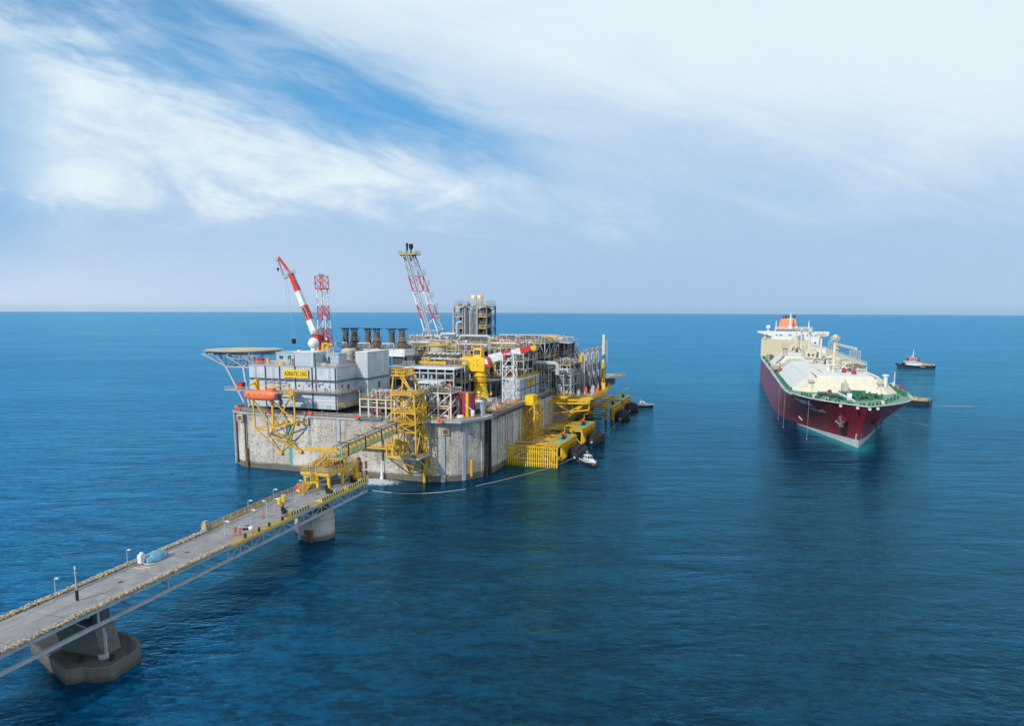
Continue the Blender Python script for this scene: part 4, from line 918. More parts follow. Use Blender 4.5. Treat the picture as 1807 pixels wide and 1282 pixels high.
m = MB(); m.extr([(-1.3, 0), (1.3, 0), (1.3, 3.2), (.6, 4.6), (-.6, 4.6), (-1.3, 3.2)], (77.4, 12.4, D + .1), (77.4, 14.6, D + .1), (1, 0, 0), (0, 0, 1)); put(m, 'frame', M['panel_blue'], o)
m = MB(); m.tube((77.4, 12.2, D + 2), (77.4, 14.8, D + 2), .9, 12); put(m, 'drum', M['dark'], o)
o = thing('white_vessel', 'white valve drum on a grey leg at the corner by the maroon tank', 'vessel', 'P', (76.6, 9.5, D))
m = MB(); m.capsule((77.0, 8.6, D + .8), (77.0, 8.6, D + 3), .6, 12); put(m, 'shell', M['white'], o)
m = MB(); m.bar((76.8, 8.5, D + 3), (75.2, 7.2, D + 4.6), .28); put(m, 'arm', M['white'], o)
o = thing('white_vessel', 'small white drum lying flat on the balcony rail', 'vessel', 'P', (74.6, 3.2, D))
m = MB(); m.capsule((73.8, 4, D + 1.4), (75.8, 4.6, D + 1.4), .6, 12); put(m, 'shell', M['white'], o)
m = MB(); m.box(74.2, 3.9, D + .76, 74.6, 4.5, D + 1.2); m.box(75.0, 4.1, D + .76, 75.4, 4.7, D + 1.2); put(m, 'saddle', M['steel'], o)
# long grey two-storey frame with a pale roof
lg = thing('cable_gallery', 'long two-storey grey steel frame with a pale flat roof in mid platform', 'frame', 'P', (48, 34, D))
m = MB()
for i in range(9):
    x = 35.6 + i * 3.1
    for y in (34, 41): m.bar((x, y, D), (x, y, 30.2), .42)
for z in (22.4, 26.6, 28.9):
    for y in (34, 41): m.bar((35.6, y, z), (60.4, y, z), .35, .5)
put(m, 'frame', M['steel'], lg)
m = MB(); m.box(35.2, 33.5, 30.2, 60.9, 41.6, 30.65); put(m, 'roof', M['white'], lg)
m = MB(); m.box(36, 36.8, 22.6, 60, 37.2, 30); put(m, 'back_panel', M['dark'], lg)
m = MB(); m.box(35.8, 34.4, 22.7, 60.2, 41, 22.85); m.box(35.8, 34.4, 26.8, 60.2, 41, 26.95); put(m, 'deck_plate', M['grating'], lg)
rn = random.Random(4)
for k in range(16):
    m = MB(); x = 36.4 + k * 1.48; z = rn.choice((22.85, 26.95, 26.95)); m.box(x, 34.8, z, x + 1.0, 36.4, z + rn.uniform(.8, 2.2)); put(m, 'cabinet', M[rn.choice(['panel_blue', 'steel', 'grey', 'brown'])], lg)
for k in range(5):
    m = MB(); m.path([(36, 33.4, 23 + k * .42), (60, 33.4, 23 + k * .42)], .14, 6) if k < 3 else m.path([(44, 32.2 - k * .2, 24), (52, 30, 25), (66, 30 - k * .6, 25)], .2, 6); put(m, 'cable_tray', M[['pipe_tan', 'grey', 'steel', 'brown', 'pipe_lag'][k]], lg)
m = MB(); m.rail([(35.3, 33.6, 30.65), (60.8, 33.6, 30.65)], 1.0, 2.4, .07); put(m, 'railing', M['steel'], lg)
o = thing('transformer_house', 'black open bay beside a small white framed shelter behind the gangway tower', 'shelter', 'P', (50, 27, D))
m = MB(); m.box(45.6, 28, D + .1, 49.8, 32, 26.4); put(m, 'bay', M['black'], o)
m = MB(); lattice([m], (53.5, 29, D), (53.5, 29, 26.2), 6.4, 6.4, 2, .35, .2); m.box(49.9, 25.6, 26.2, 58, 32.4, 26.6); put(m, 'frame', M['white'], o)
for k in range(6):
    m = MB(); m.box(50.6 + k * 1.1, 26.6, D + .1, 51.4 + k * 1.1, 30, 25.5); put(m, 'cubicle', M['grey' if k % 2 else 'panel_blue'], o)
module('process_module', 'low pipe module with yellow rails between the shelter and the yellow crane', 'module', 50.5, 61, 14, 24, [D, 20.6], 3, 2, 21, 1.0, vessels=False, toph=1.6)
module('process_module', 'low flat pipe skid between the maroon tank and the white rest tower', 'module', 66.5, 73.5, 24, 44, [D, 19.6], 2, 3, 22, 1.1, railm='steel', toph=1.3)
# lagged pipe bundle sweeping back along the right
pb = thing('pipe_rack', 'bundle of big dark lagged pipes bending back behind the yellow crane', 'pipes', 'P', (64, 54, D))
for k in range(6):
    m = MB(); m.path([(57 + k * .3, 45 + k * .7, 25.2), (60, 52 + k * .9, 25.0), (66, 55 + k * .9, 24.8), (68 + k * .5, 60 + k, 24.6), (68 + k * .5, 84, 24.6)], .36, 8); put(m, 'pipe', M['pipe_lag' if k % 2 else 'grey'], pb)
m = MB()
for x, y in ((58, 48), (61, 53), (66, 56), (68, 63), (68, 72)): m.bar((x, y - 1, D), (x, y - 1, 24.5), .35); m.bar((x, y + 5, D), (x, y + 5, 24.5), .35); m.bar((x, y - 1.2, 24.4), (x, y + 6, 24.4), .3)
put(m, 'support', M['steel'], pb)
module('process_module', 'brown roofed drum module with white hoods behind the long grey frame', 'module', 41, 60, 45, 60, [D, 25, 31.0], 5, 3, 23, 1.2, frame='grey')
o = bpy.data.objects['process_module.002']
for r_, (y, z, mt) in enumerate([(46.5, 32.2, 'brown'), (52, 33.6, 'brown')]):
    for k in range(7):
        m = MB(); m.capsule((42.4 + k * 1.8, y, z), (42.4 + k * 1.8, y + 4.2, z), .85, 10, .3); m.box(41.7 + k * 1.8, y + .5, 31.1, 43.1 + k * 1.8, y + 3.6, z); dr = put(m, 'drum', M[mt], o)
        m = MB(); m.extr([(.95 * math.cos(R(20 + 14 * q)), .95 * math.sin(R(20 + 14 * q))) for q in range(11)] + [(.86 * math.cos(R(160 - 14 * q)), .86 * math.sin(R(160 - 14 * q))) for q in range(11)], (42.4 + k * 1.8, y + .3, z), (42.4 + k * 1.8, y + 3.8, z), (1, 0, 0), (0, 0, 1)); put(m, 'hood', M['tan' if r_ == 0 else 'white'], dr)
m = MB(); m.box(42, 44.9, 31.1, 53, 45.2, 32); put(m, 'guard', M['yellow'], o)
tv = thing('storage_vessel', 'squat tan cylinder tank with a yellow rail round its top in mid platform', 'tank', 'P', (41, 66, D))
m = MB(); m.lathe([(3.4, D), (3.4, 36.6), (3.0, 37.0)], (41, 66, 0), 22); put(m, 'shell', M['tan'], tv)
m = MB(); m.rail([(41 + 3.9 * math.cos(R(30 * k)), 66 + 3.9 * math.sin(R(30 * k)), 36.8) for k in range(12)], 1.1, 1.5, .1, 3, True); m.lathe([(3.4, 36.5), (4.1, 36.5), (4.1, 36.8), (3.4, 36.8)], (41, 66, 0), 20); put(m, 'top_rail', M['yellow_clean'], tv)
module('process_module', 'tangled pipe module left of the yellow crane house', 'module', 46, 60.5, 62, 78, [D, 25, 31, 35.2], 4, 3, 24, 1.3)
module('process_module', 'tall braced pipe module directly behind the yellow crane', 'module', 61.5, 75, 66, 84, [D, 25.5, 31.5, 36.4], 3, 3, 25, 1.2, frame='steel', brace=.45)
module('pipe_rack', 'open pipe rack with a bare top frame below the leaning flare tower', 'pipe rack', 12, 33, 96, 108, [D, 28, 33.5, 37], 5, 2, 26, 1.3, top=False, railm='steel')
module('process_module', 'wide grey pipe module below the leaning flare tower', 'module', 24, 45, 74, 92, [D, 27, 32.5, 36], 5, 3, 27, 1.2)
module('process_module', 'broad yellow-railed pipe deck in front of the tall process tower', 'module', 34, 52, 94, 108, [D, 27, 33, 37.0], 4, 2, 28, 1.3)
module('process_module', 'long high pipe deck right of the tall process tower', 'module', 53, 77, 88, 110, [D, 25, 31.5, 37.2], 6, 3, 29, 1.3)
module('process_module', 'dark-roofed far module at the right end of the high pipe deck', 'module', 58, 80, 114, 134, [D, 25, 31, 36.6], 4, 3, 30, 1.0, frame='grey', railm='steel')
module('process_module', 'lower pipe module behind the loading arms platform', 'module', 77.5, 85.5, 96, 120, [D, 23.5, 28.2], 2, 3, 31, 1.6)
module('process_module', 'far low module beside the tall loading arms', 'module', 72, 84, 138, 160, [D, 23, 26], 3, 2, 32, 1.1, frame='grey')
module('process_module', 'squat valve module on the right edge in front of the high pipe deck', 'module', 73, 79, 86.5, 95, [D, 22.5, 27.4], 2, 2, 33, 1.2)
# high beams over the pipe deck
o = thing('roof_truss', 'long pale ridge beam on raking legs above the high pipe deck', 'truss', 'P', (64, 100, 37.2))
m = MB(); m.bar((54, 99, 39.8), (79, 101, 39.8), .7); m.bar((54, 104, 39.6), (79, 106, 39.6), .5)
for x in (55, 61, 67, 73): m.bar((x, 98.8, 37.3), (x + 1.6, 99.2, 39.8), .35); m.bar((x + 3.4, 99.6, 37.3), (x + 1.6, 99.2, 39.8), .3)
put(m, 'beam', M['steel'], o)
m = MB(); m.bar((73.6, 98.6, 39.6), (79, 99, 39.6), .7); put(m, 'end_beam', M['yellow'], o)
o = thing('shelter_roof', 'flat grey shelter roof at the right end of the high pipe deck', 'shelter', 'P', (76, 112, D))
m = MB(); m.extr([(72.5, 37.2), (82, 36.4), (82, 36.1), (72.5, 36.9)], (0, 108, 0), (0, 118, 0), (1, 0, 0), (0, 0, 1)); put(m, 'roof', M['grey'], o)
m = MB()
for x in (78, 81.6):
    for y in (108.6, 117.4): m.bar((x, y, D), (x, y, 36.1), .4)
m.bar((78, 108.6, 31), (81.6, 108.6, 36), .25); m.bar((78, 108.6, 31), (81.6, 108.6, 31), .3); put(m, 'frame', M['dark'], o)
# big white elbows standing out of the pipework
for (pts, r, mt, lab) in [([(30, 92.5, 36), (30, 92.5, 39.2), (31, 92.5, 40), (37, 92.5, 40)], .75, 'pipe', 'fat pale elbow pipe in front of the flare tower foot'),
                          ([(52, 93, 35), (52, 93, 38.6), (51, 93, 39.4), (39.5, 93, 39.4), (38.6, 93, 38.6), (38.6, 93, 35.5)], .55, 'pipe', 'inverted U white pipe at the foot of the process tower'),
                          ([(73.5, 84, 29.5), (82, 85, 29.5), (83, 85.2, 28.6), (83, 85.2, 25)], .85, 'pipe', 'fat pale elbow pipe left of the loading arms'),
                          ([(60, 86, 31.4), (64.5, 86, 31.4)], 1.2, 'pipe_tan', 'pale drum above the crane boom'), ([(66.4, 86, 33.6), (72, 86, 33.6)], 1.2, 'pipe_tan', 'second pale drum right of the crane boom tip')]:
    o = thing('large_pipe', lab, 'pipe', 'P', pts[0])
    m = MB(); m.path(pts, r, 12) if len(pts) > 2 else m.capsule(pts[0], pts[1], r, 14); put(m, 'shell', M[mt], o)
    m = MB(); p = Vector(pts[0]); q = Vector(pts[1]); d = (q - p).normalized(); m.tube(p + d * .4, p + d * .75, r * 1.25, 12); put(m, 'flange', M['grey'], o)
for k in range(4):
    pass
o = thing('elbow_manifold', 'row of four pale elbow pipes dropping behind the loading platform', 'pipes', 'P', (84, 100, D))
for k in range(4):
    m = MB(); x = 81.6; y = 92.4 + k * 2.6; m.path([(x - 4, y, 25.8), (x - .6, y, 25.8), (x + .4, y, 25), (x + .6, y, 24), (x + .6, y, D)], .55, 8); put(m, 'pipe', M['pipe_lag'], o)

# ------------------------------------------------------------------ tall process tower
rt = thing('process_tower', 'tall dark steel process tower bristling with columns behind the platform', 'tower', 'P', (36.5, 116, D))
U0, U1, V0, V1 = 29.0, 44.2, 110.5, 122
zl = [36, 42.2, 47.2, 51.6]
m = MB()
for x in (U0, (U0 + U1) / 2 - 2.6, (U0 + U1) / 2 + 2.6, U1):
    for y in (V0, V1): m.bar((x, y, D), (x, y, 52.2), .55)
for z in zl:
    for y in (V0, V1): m.bar((U0, y, z), (U1, y, z), .45)
    for x in (U0, U1): m.bar((x, V0, z), (x, V1, z), .45)
for a, c in zip(zl, zl[1:]): m.bar((U0, V0, a), (U0 + 5, V0, c), .3); m.bar((U1, V0, a), (U1 - 5, V0, c), .3); m.bar((U1, V0, a), (U1, V1, c), .3); m.bar((U1 - 5, V0, a), (U1, V0, c), .2)
put(m, 'frame', M['gunmetal'], rt)
for z in zl[1:]:
    m = MB(); m.box(U0 - .4, V0 - .9, z, U0 + 5.2, V1, z + .15); m.box(U1 - 5.2, V0 - .9, z, U1 + .4, V1, z + .15); put(m, 'landing', M['grating'], rt)
    m = MB(); m.bar((U0 - .4, V0 - .95, z - .1), (U0 + 5.2, V0 - .95, z - .1), .1, .34); m.bar((U1 - 5.2, V0 - .95, z - .1), (U1 + .4, V0 - .95, z - .1), .1, .34); put(m, 'edge_beam', M['yellow'], rt)
    m = MB(); m.rail([(U0 - .4, V0 - .9, z + .15), (U0 + 5.2, V0 - .9, z + .15)], 1.2, 1.2, .09, 2); m.rail([(U1 - 5.2, V0 - .9, z + .15), (U1 + .4, V0 - .9, z + .15), (U1 + .4, V1, z + .15)], 1.2, 1.2, .09, 2); put(m, 'railing', M['tan'], rt)
m = MB(); m.rail([(U0, V0, 52.2), (U1, V0, 52.2), (U1, V1, 52.2), (U0, V1, 52.2)], 2.0, 1.4, .1, 3, True); put(m, 'top_rail', M['grey'], rt)
rn = random.Random(9)
for k in range(9):
    m = MB(); x = 33.4 + k * .85; r = rn.choice((.24, .3, .38)); y = V0 - .6 - rn.random() * .8; z1 = rn.uniform(49, 51.5)
    m.path([(x, y, 36), (x, y, z1), (x, y + 1.4, z1 + .8)], r, 8); put(m, 'riser', M[rn.choice(['pipe', 'pipe_lag', 'grey', 'gunmetal', 'steel', 'gunmetal'])], rt)
for (x, y, r, mt) in [(31.6, 114, 1.5, 'dark'), (41.6, 113.6, 1.7, 'brown'), (36.5, 116, 2.4, 'grey'), (31.6, 119, 1.4, 'pipe_lag'), (42, 119, 1.4, 'dark')]:
    m = MB(); m.capsule((x, y, 36), (x, y, 51.2), r, 14); put(m, 'column', M[mt], rt)
for k in range(44):
    m = MB(); x = rn.uniform(U0 + .5, U1 - 1.2); z = rn.choice(zl) + .3; y = rn.uniform(V0 - .4, V0 + 2); s_ = rn.uniform(.4, 1.0); m.box(x, y, z, x + s_, y + s_, z + s_ * 1.5); m.tube((x + s_ / 2, y, z + s_), (x + s_ / 2, y, z + s_ * 2.6), .12, 6); put(m, 'fitting', M[rn.choice(['yellow', 'grey', 'gunmetal', 'yellow', 'dark', 'panel_blue'])], rt)
m = MB(); m.path([(U0 - .4, V0 - .2, 37), (U0 - .4, V0 - .2, 50.6), (U0 + .2, V0 - .2, 51.6), (U0 + 2, V0 - .2, 51.8)], .42, 10); put(m, 'riser', M['pipe'], rt)
m = MB(); m.path([(U0 + 1.6, V0 - 1, 39), (U0 + 1.6, V0 - 1, 43.8), (U0 + 2.2, V0 - 1, 44.6), (U0 + 4, V0 - 1, 44.8)], .6, 10); put(m, 'riser', M['pipe'], rt)
for i, (x, lab) in enumerate([(38.6, 'yellow jib hoist with a long yellow arm on the left of the tower top'), (41.4, 'short yellow jib hoist on the right of the tower top')]):
    o = thing('jib_hoist', lab, 'hoist', 'P', (x, 112, 51.6), 'yellow hoists on the tower top')
    m = MB(); m.bar((x, 112, 51.6), (x, 112, 56.2), .7); m.box(x - .6, 111.5, 55.4, x + .6, 112.5, 56.6); put(m, 'post', M['yellow'], o)
    m = MB(); m.box(x - 2.0, 111.6, 55.2, x - .62, 112.4, 56.6); put(m, 'counterweight', M['white'], o)
    if i == 0: m = MB(); m.bar((x - 2.0, 112, 56), (x - 4.8, 112, 56), .4); put(m, 'arm', M['yellow'], o)

# ------------------------------------------------------------------ yellow pedestal crane
yc = thing('pedestal_crane', 'bright yellow pedestal crane with a stowed red and white boom', 'crane', 'P', (64, 50, D))
m = MB(); m.lathe([(3.0, D + .05), (3.0, 20.2), (2.6, 21), (2.0, 24.0), (1.9, 28.7)], (64, 50, 0), 20)
m.lathe([(2.4, 23.6), (2.4, 24.0)], (64, 50, 0), 20); m.lathe([(2.0, 26.8), (2.5, 26.9), (2.5, 27.1), (2.0, 27.2)], (64, 50, 0), 20); put(m, 'pedestal', M['yellow_clean'], yc)
m = MB(); m.rail([(64 + 2.9 * math.cos(R(30 * k)), 50 + 2.9 * math.sin(R(30 * k)), 25.2) for k in range(12)], 1.2, 1.4, .1, 3, True); m.lathe([(1.9, 25.0), (3.0, 25.05), (3.0, 25.2), (1.9, 25.2)], (64, 50, 0), 16); put(m, 'ring_gallery', M['yellow'], yc)
m = MB(); m.extr([(-6, 30.2), (-2.2, 28.7), (2.0, 28.7), (2.4, 29.8), (2.4, 33.6), (-6, 33.6)], (64, 47.4, 0), (64, 52.6, 0), (1, 0, 0), (0, 0, 1)); put(m, 'machine_house', M['yellow_clean'], yc)
m = MB()
for dx in (-1.6, -.2):
    for z in (30.8, 32.6): m.tube((64 + dx, 47.36, z), (64 + dx, 47.32, z), .16, 8)
m.box(61.4, 47.3, 33.9, 61.5, 47.35, 36); put(m, 'vent_hole', M['black'], yc)
m = MB(); m.box(62.2, 47.6, 33.6, 65.2, 50.6, 36.8); hs = put(m, 'winch_housing', M['yellow_clean'], yc)
m = MB(); m.box(62.5, 47.5, 34.6, 64.7, 47.59, 36.2); put(m, 'louvre', M['brown'], hs)
m = MB(); m.rail([(58.2, 47.6, 33.6), (62.1, 47.6, 33.6)], 1.3, 1.0, .1); put(m, 'railing', M['yellow'], yc)
m = MB(); m.extr([(66.0, 30.6), (68.4, 30.4), (67.6, 33.6), (66.0, 34.0)], (0, 47.6, 0), (0, 49.8, 0), (1, 0, 0), (0, 0, 1)); cb = put(m, 'cab', M['red'], yc)
m = MB(); m.extr([(66.5, 31.4), (67.7, 31.3), (67.3, 33.1), (66.5, 33.3)], (0, 47.52, 0), (0, 47.59, 0), (1, 0, 0), (0, 0, 1)); put(m, 'window', M['white'], cb)
B0 = Vector((67.2, 51.0, 33.0)); B1 = Vector((81.0, 57.5, 36.9)); cc_ = [0, .30, .52, .72, 1.0]
for i, cl in enumerate(['white', 'red', 'white', 'red']):
    m = MB(); a, c = B0.lerp(B1, cc_[i]), B0.lerp(B1, cc_[i + 1]); wa, wb = 1.55 - .7 * cc_[i], 1.55 - .7 * cc_[i + 1]
    boom_seg(m, a, c, .9, .9, wa, wb); sgm = put(m, 'boom_section', M[cl], yc, smooth=False)
    if cl == 'red' and i == 1:
        d = (c - a).normalized(); nn = Vector((0, 0, 1)); sd = d.cross(nn).normalized(); q = a.lerp(c, .5) + sd * .98
        m = MB(); m.extr([(-1.25, -.5), (1.25, -.5), (1.25, .5), (-1.25, .5)], q, q + sd * .05, d, nn); pl = put(m, 'maker_plate', M['white'], yc)
        m = MB(); m.extr([(-1.12, -.36), (1.12, -.36), (1.12, .36), (-1.12, .36)], q + sd * .052, q + sd * .08, d, nn); put(m, 'plate_field', M['navy'], pl)
m = MB(); m.bar((67.6, 51, 30.2), B0.lerp(B1, .3) + Vector((0, 0, -1)), .35); m.bar((66.4, 50, 28.6), (69.2, 50.2, 32), .5); put(m, 'luffing_ram', M['yellow'], yc)
m = MB(); m.box(80.4, 56.4, 36.1, 82.4, 58.2, 37.6); m.lathe([(.5, -.8), (.5, .8)], (81.6, 57.4, 36.2), 10, 'y'); put(m, 'boom_head', M['yellow'], yc)

# ------------------------------------------------------------------ right-hand building, rest tower, stair tower
o = thing('boom_rest_tower', 'square white lattice tower carrying the stowed crane boom', 'tower', 'P', (74, 52, D))
m = MB(); lattice([m], (74.2, 52, D), (74.2, 52, 34.6), 4.0, 4.0, 4, .3, .2, x=False); put(m, 'frame', M['white'], o)
m = MB(); m.box(72, 49.8, 34.6, 76.4, 54.2, 34.8); m.bar((72.2, 52, 34.8), (76.2, 52, 34.8), .5); put(m, 'cradle', M['steel'], o)
rb = thing('control_building', 'blue-grey panelled building with a yellow sign on the right edge', 'building', 'P', (73, 71, D))
m = MB(); m.box(69.4, 58, D + .1, 76, 84, 25.0); put(m, 'wall', M['panel_blue'], rb)
m = MB(); m.box(69.1, 57.8, 25.0, 76.2, 84.2, 25.25); put(m, 'roof', M['white'], rb)
m = MB()
for y in (64.6, 71.5, 78.4): m.box(76, y - .3, D + .2, 76.08, y + .3, 24.9)
m.box(76, 58, 21.2, 76.06, 84, 21.55); put(m, 'panel_joint', M['dark'], rb)
m = MB(); m.rail([(69.4, 58.2, 25.25), (75.9, 58.2, 25.25), (75.9, 83.8, 25.25), (69.4, 83.8, 25.25)], 1.2, 1.8, .09); m.bar((69.4, 84, 25.9), (76, 84, 25.9), .1, 1.2); put(m, 'roof_rail', M['yellow'], rb)
m = MB(); m.box(71, 57.9, D + .2, 72.6, 57.99, 22); m.box(73.4, 57.9, D + .2, 74.6, 57.99, 20.4); put(m, 'door', M['grey'], rb)
sg = thing('name_board', 'square yellow board with two dark lines on the blue-grey building', 'sign', 'P', (76.2, 71, 21.6))
m = MB(); m.box(76.1, 66.8, 21.7, 76.3, 76.4, 24.5); put(m, 'board', M['yellow'], sg)
m = MB(); m.box(76.0, 67.2, 22.2, 76.099, 76.0, 22.4); put(m, 'bracket', M['dark'], sg)
text('ADRIATIC', 1.0, M['brown'], sg, (76.31, 67.4, 23.3), (0, 1, 0), (0, 0, 1), width=8.4)
text('LNG', .95, M['brown'], sg, (76.31, 68.6, 22.0), (0, 1, 0), (0, 0, 1), width=4.4)
stt = thing('stair_tower', 'yellow lattice stair tower hung on the right wall, with a yellow cabin on top', 'tower', 'P', (82, 52, 5))
m = MB(); lattice([m], (82.4, 50, 4.2), (82.4, 50, 17.6), 4.4, 4.4, 3, .42, .26, x=False)
lattice([m], (82.4, 57, 4.2), (82.4, 57, 16.4), 4.0, 4.0, 3, .36, .24, x=False)
for z in (6, 12, 16): m.bar((80.1, 48, z), (80.1, 59, z), .3)
put(m, 'frame', M['yellow'], stt)
m = MB(); m.stair((81.4, 48.6, 4.6), (83.4, 58, 10), .9, 14, .12); m.stair((83.4, 58, 10), (81.4, 48.6, 15.4), .9, 14, .12); put(m, 'stair', M['yellow'], stt)
m = MB(); m.box(80.2, 47.4, 17.6, 84.6, 56, 17.9); m.box(80.6, 49.6, 17.9, 83.6, 55, 20.6); m.rail([(80.4, 47.6, 17.9), (84.5, 47.6, 17.9), (84.5, 56, 17.9)], 1.2, 1.1, .1); put(m, 'cabin', M['yellow_clean'], stt)
m = MB(); m.sphere((84.4, 48.2, 15.2), .3, 8, 6); put(m, 'lamp', M['white'], stt)
for i, (x, y, mt, lab) in enumerate([(77.2, 26, 'rust', 'rust-brown skid of valves on the right edge behind the corner winch'), (76.4, 33, 'yellow', 'yellow railed skid on the right edge left of the rest tower'), (77.6, 45, 'tan', 'tan pump skid at the foot of the rest tower')]):
    rn = random.Random(40 + i); o = thing('valve_skid', lab, 'skid', 'P', (x, y, D))
    m = MB(); m.box(x - 2, y - 3, D + .1, x + 2, y + 3, D + .5); put(m, 'base', M['brown'], o)
    m = MB(); m.rail([(x - 2, y - 3, D + .5), (x + 2, y - 3, D + .5), (x + 2, y + 3, D + .5)], 1.2, 1.4, .08); put(m, 'railing', M['yellow'], o)
    for k in range(9):
        m = MB(); a = x + rn.uniform(-1.6, 1.2); c = y + rn.uniform(-2.6, 2); h_ = rn.uniform(.6, 2.4); m.box(a, c, D + .5, a + .7, c + .7, D + .5 + h_ * .6); m.tube((a + .35, c + .35, D + .5), (a + .35, c + .35, D + .6 + h_), .2, 8); put(m, 'valve', M[rn.choice([mt, 'grey', 'yellow', 'red_orange', 'pipe'])], o)

# ------------------------------------------------------------------ loading platform and arms
lp = thing('loading_platform', 'yellow-edged loading deck cantilevered off the right wall above the water', 'platform', 'P', (88, 110, 16))
LP = [(80.2, 90), (96.2, 89.6), (97.2, 112), (95.4, 134), (80.2, 134)]
m = MB(); m.prism(LP, 15.6, 16.0); put(m, 'deck', M['grating'], lp)
m = MB()
for a, c in zip(LP, LP[1:]): m.bar((*a, 15.5), (*c, 15.5), .35, 1.1)
put(m, 'edge_girder', M['yellow'], lp)
m = MB(); m.rail([(*p, 16.0) for p in LP], 1.2, 1.6, .1); put(m, 'railing', M['yellow'], lp)
m = MB()
for y in (90.5, 104, 118, 132):
    m.bar((80.1, y, 11.5), (95.6, y, 14.9), .6); m.bar((80.1, y, 2.5), (94.6, y, 14.6), .8); m.bar((80.1, y, 8.2), (88, y, 8.8), .45); m.bar((88, y, 8.8), (88, y, 14.6), .45); m.bar((88, y, 8.8), (81, y, 14.9), .4); m.bar((80.1, y, 14.9), (95.6, y, 14.9), .5)
for y0, y1 in ((90.5, 104), (104, 118), (118, 132)): m.bar((88, y0, 8.8), (88, y1, 14.6), .4); m.bar((88, y0, 8.8), (88, y1, 8.8), .4); m.bar((94.6, y0, 14.4), (94.6, y1, 14.4), .4)
put(m, 'bracket_truss', M['yellow'], lp)
m = MB(); m.bar((80.2, 85.5, 14.6), (96.0, 86.5, 15.4), .7); m.bar((80.2, 83.0, 14.0), (95.4, 84.4, 14.2), .6); m.bar((95.8, 85.4, 14.8), (95.8, 89.6, 15.2), .5); m.bar((80.2, 84, 9.6), (95.6, 86, 11.4), .5); m.bar((88, 85, 10.6), (95.6, 86, 14.8), .4); m.bar((95.7, 86, 11.4), (95.7, 86, 15.2), .5); m.bar((88, 85, 10.6), (82, 84.4, 14.2), .4); put(m, 'access_bridge', M['yellow'], lp)
rn = random.Random(77)
for k in range(34):
    m = MB(); x = rn.uniform(81.5, 95); y = rn.uniform(90.5, 128); h_ = rn.uniform(.8, 3.4); wd = rn.uniform(.4, 1.4); m.box(x, y, 16.02, x + wd, y + wd, 16 + h_); m.tube((x + wd / 2, y + wd / 2, 16 + h_), (x + wd / 2, y + wd / 2, 16.7 + h_), .15, 6); put(m, 'equipment', M[rn.choice(['grey', 'steel', 'white', 'tan', 'brown', 'pipe', 'red_orange', 'dark', 'yellow'])], lp)
module('pipe_manifold', 'dense pipe manifold on the loading deck left of the arms', 'module', 81, 87, 91.5, 108, [16, 20.5, 24.4], 2, 3, 51, 1.5, frame='grey', railm='steel')
for k in range(4):
    y = 109 + 7.8 * k; x = 88.6 + .5 * k
    o = thing('cargo_loader', ['first of the folded grey loading arms, nearest the camera', 'second folded grey loading arm from the camera', 'third folded grey loading arm from the camera', 'last of the folded grey loading arms, beside the tall cream post'][k], 'loading arm', 'P', (x, y, 16), 'folded loading arms on the loading deck')
    m = MB(); m.lathe([(.9, 16.02), (.9, 16.6), (.55, 17), (.5, 23.5)], (x, y, 0), 12); m.bar((x, y, 17), (x, y, 31.6), .5); put(m, 'riser', M['grey'], o)
    m = MB(); m.path([(x - .7, y, 18), (x - .7, y, 31.4), (x + .2, y, 33.6), (x + 1.4, y, 33.8)], .24, 8); m.bar((x - 1.6, y + .4, 17), (x - 1.3, y + .4, 31), .22); put(m, 'inboard_arm', M['pipe_lag'], o)
    m = MB(); m.path([(x + 1.4, y + .6, 33.8), (x + 2.2, y + .6, 32), (x + 2.6, y + .6, 20), (x + 2.2, y + .6, 18.6)], .24, 8); m.bar((x + 1.8, y + 1, 33), (x + 3.4, y + 1, 19), .2); put(m, 'outboard_arm', M['gunmetal'], o)
    m = MB(); m.lathe([(.3, -.3), (1.0, -.25), (1.0, .0), (.3, .05)], (x + .4, y, 33.0), 14, 'y')
    for q in range(7): m.bar((x - 1.5, y + .2, 18.5 + q * 1.9), (x, y + .1, 19.4 + q * 1.9), .14); put(m, 'sheave', M['grey'], o)
    m = MB(); m.box(x + 1.2, y - .2, 16.8, x + 3.4, y + 1.6, 19.4); m.tube((x + 1.6, y + .4, 19), (x + 1.6, y + .4, 21.4), .5, 10); put(m, 'coupler', M['dark'], o)
    m = MB(); m.box(x - 2.2, y - .6, 28.4, x - .9, y + .6, 31.2); m.lathe([(.8, -.1), (.8, .3)], (x - .9, y - .2, 31.8), 10, 'y'); put(m, 'counterweight', M['yellow' if k == 0 else 'grey'], o)
o = thing('gangway_post', 'tall cream post with a yellow foot standing right of the loading arms', 'post', 'P', (92.4, 131, 16))
m = MB(); m.extr([(-.8, 16), (.8, 16), (.65, 27), (-.65, 27)], (92.4, 130.2, 0), (92.4, 132, 0), (1, 0, 0), (0, 0, 1)); put(m, 'foot', M['yellow'], o)
m = MB(); m.box(91.9, 130.6, 27, 92.9, 131.5, 39.4); put(m, 'post', M['cream'], o)
m = MB(); lattice([m], (93.6, 131, 27), (93.6, 131, 36.5), 1.4, .9, 6, .12, .08); put(m, 'side_lattice', M['grey'], o)
o = thing('rear_deck_house', 'dark deck house with a pale sloping gangway at the far right corner', 'deck house', 'P', (88, 146, 16))
m = MB(); m.box(80.5, 138, 15, 93.4, 158, 19.2); put(m, 'wall', M['dark'], o)
m = MB(); m.prism([(80.4, 137.8), (96, 137.8), (98.5, 158), (80.4, 158)], 19.2, 19.5); put(m, 'deck', M['tan'], o)
m = MB(); m.rail([(80.6, 138, 19.5), (95.8, 138, 19.5), (98.3, 157.8, 19.5)], 1.2, 1.6, .12); put(m, 'railing', M['yellow'], o)
o = thing('a_frame_davit', 'small yellow A-frame davit behind the high pipe deck on the right', 'davit', 'P', (79, 132, D))
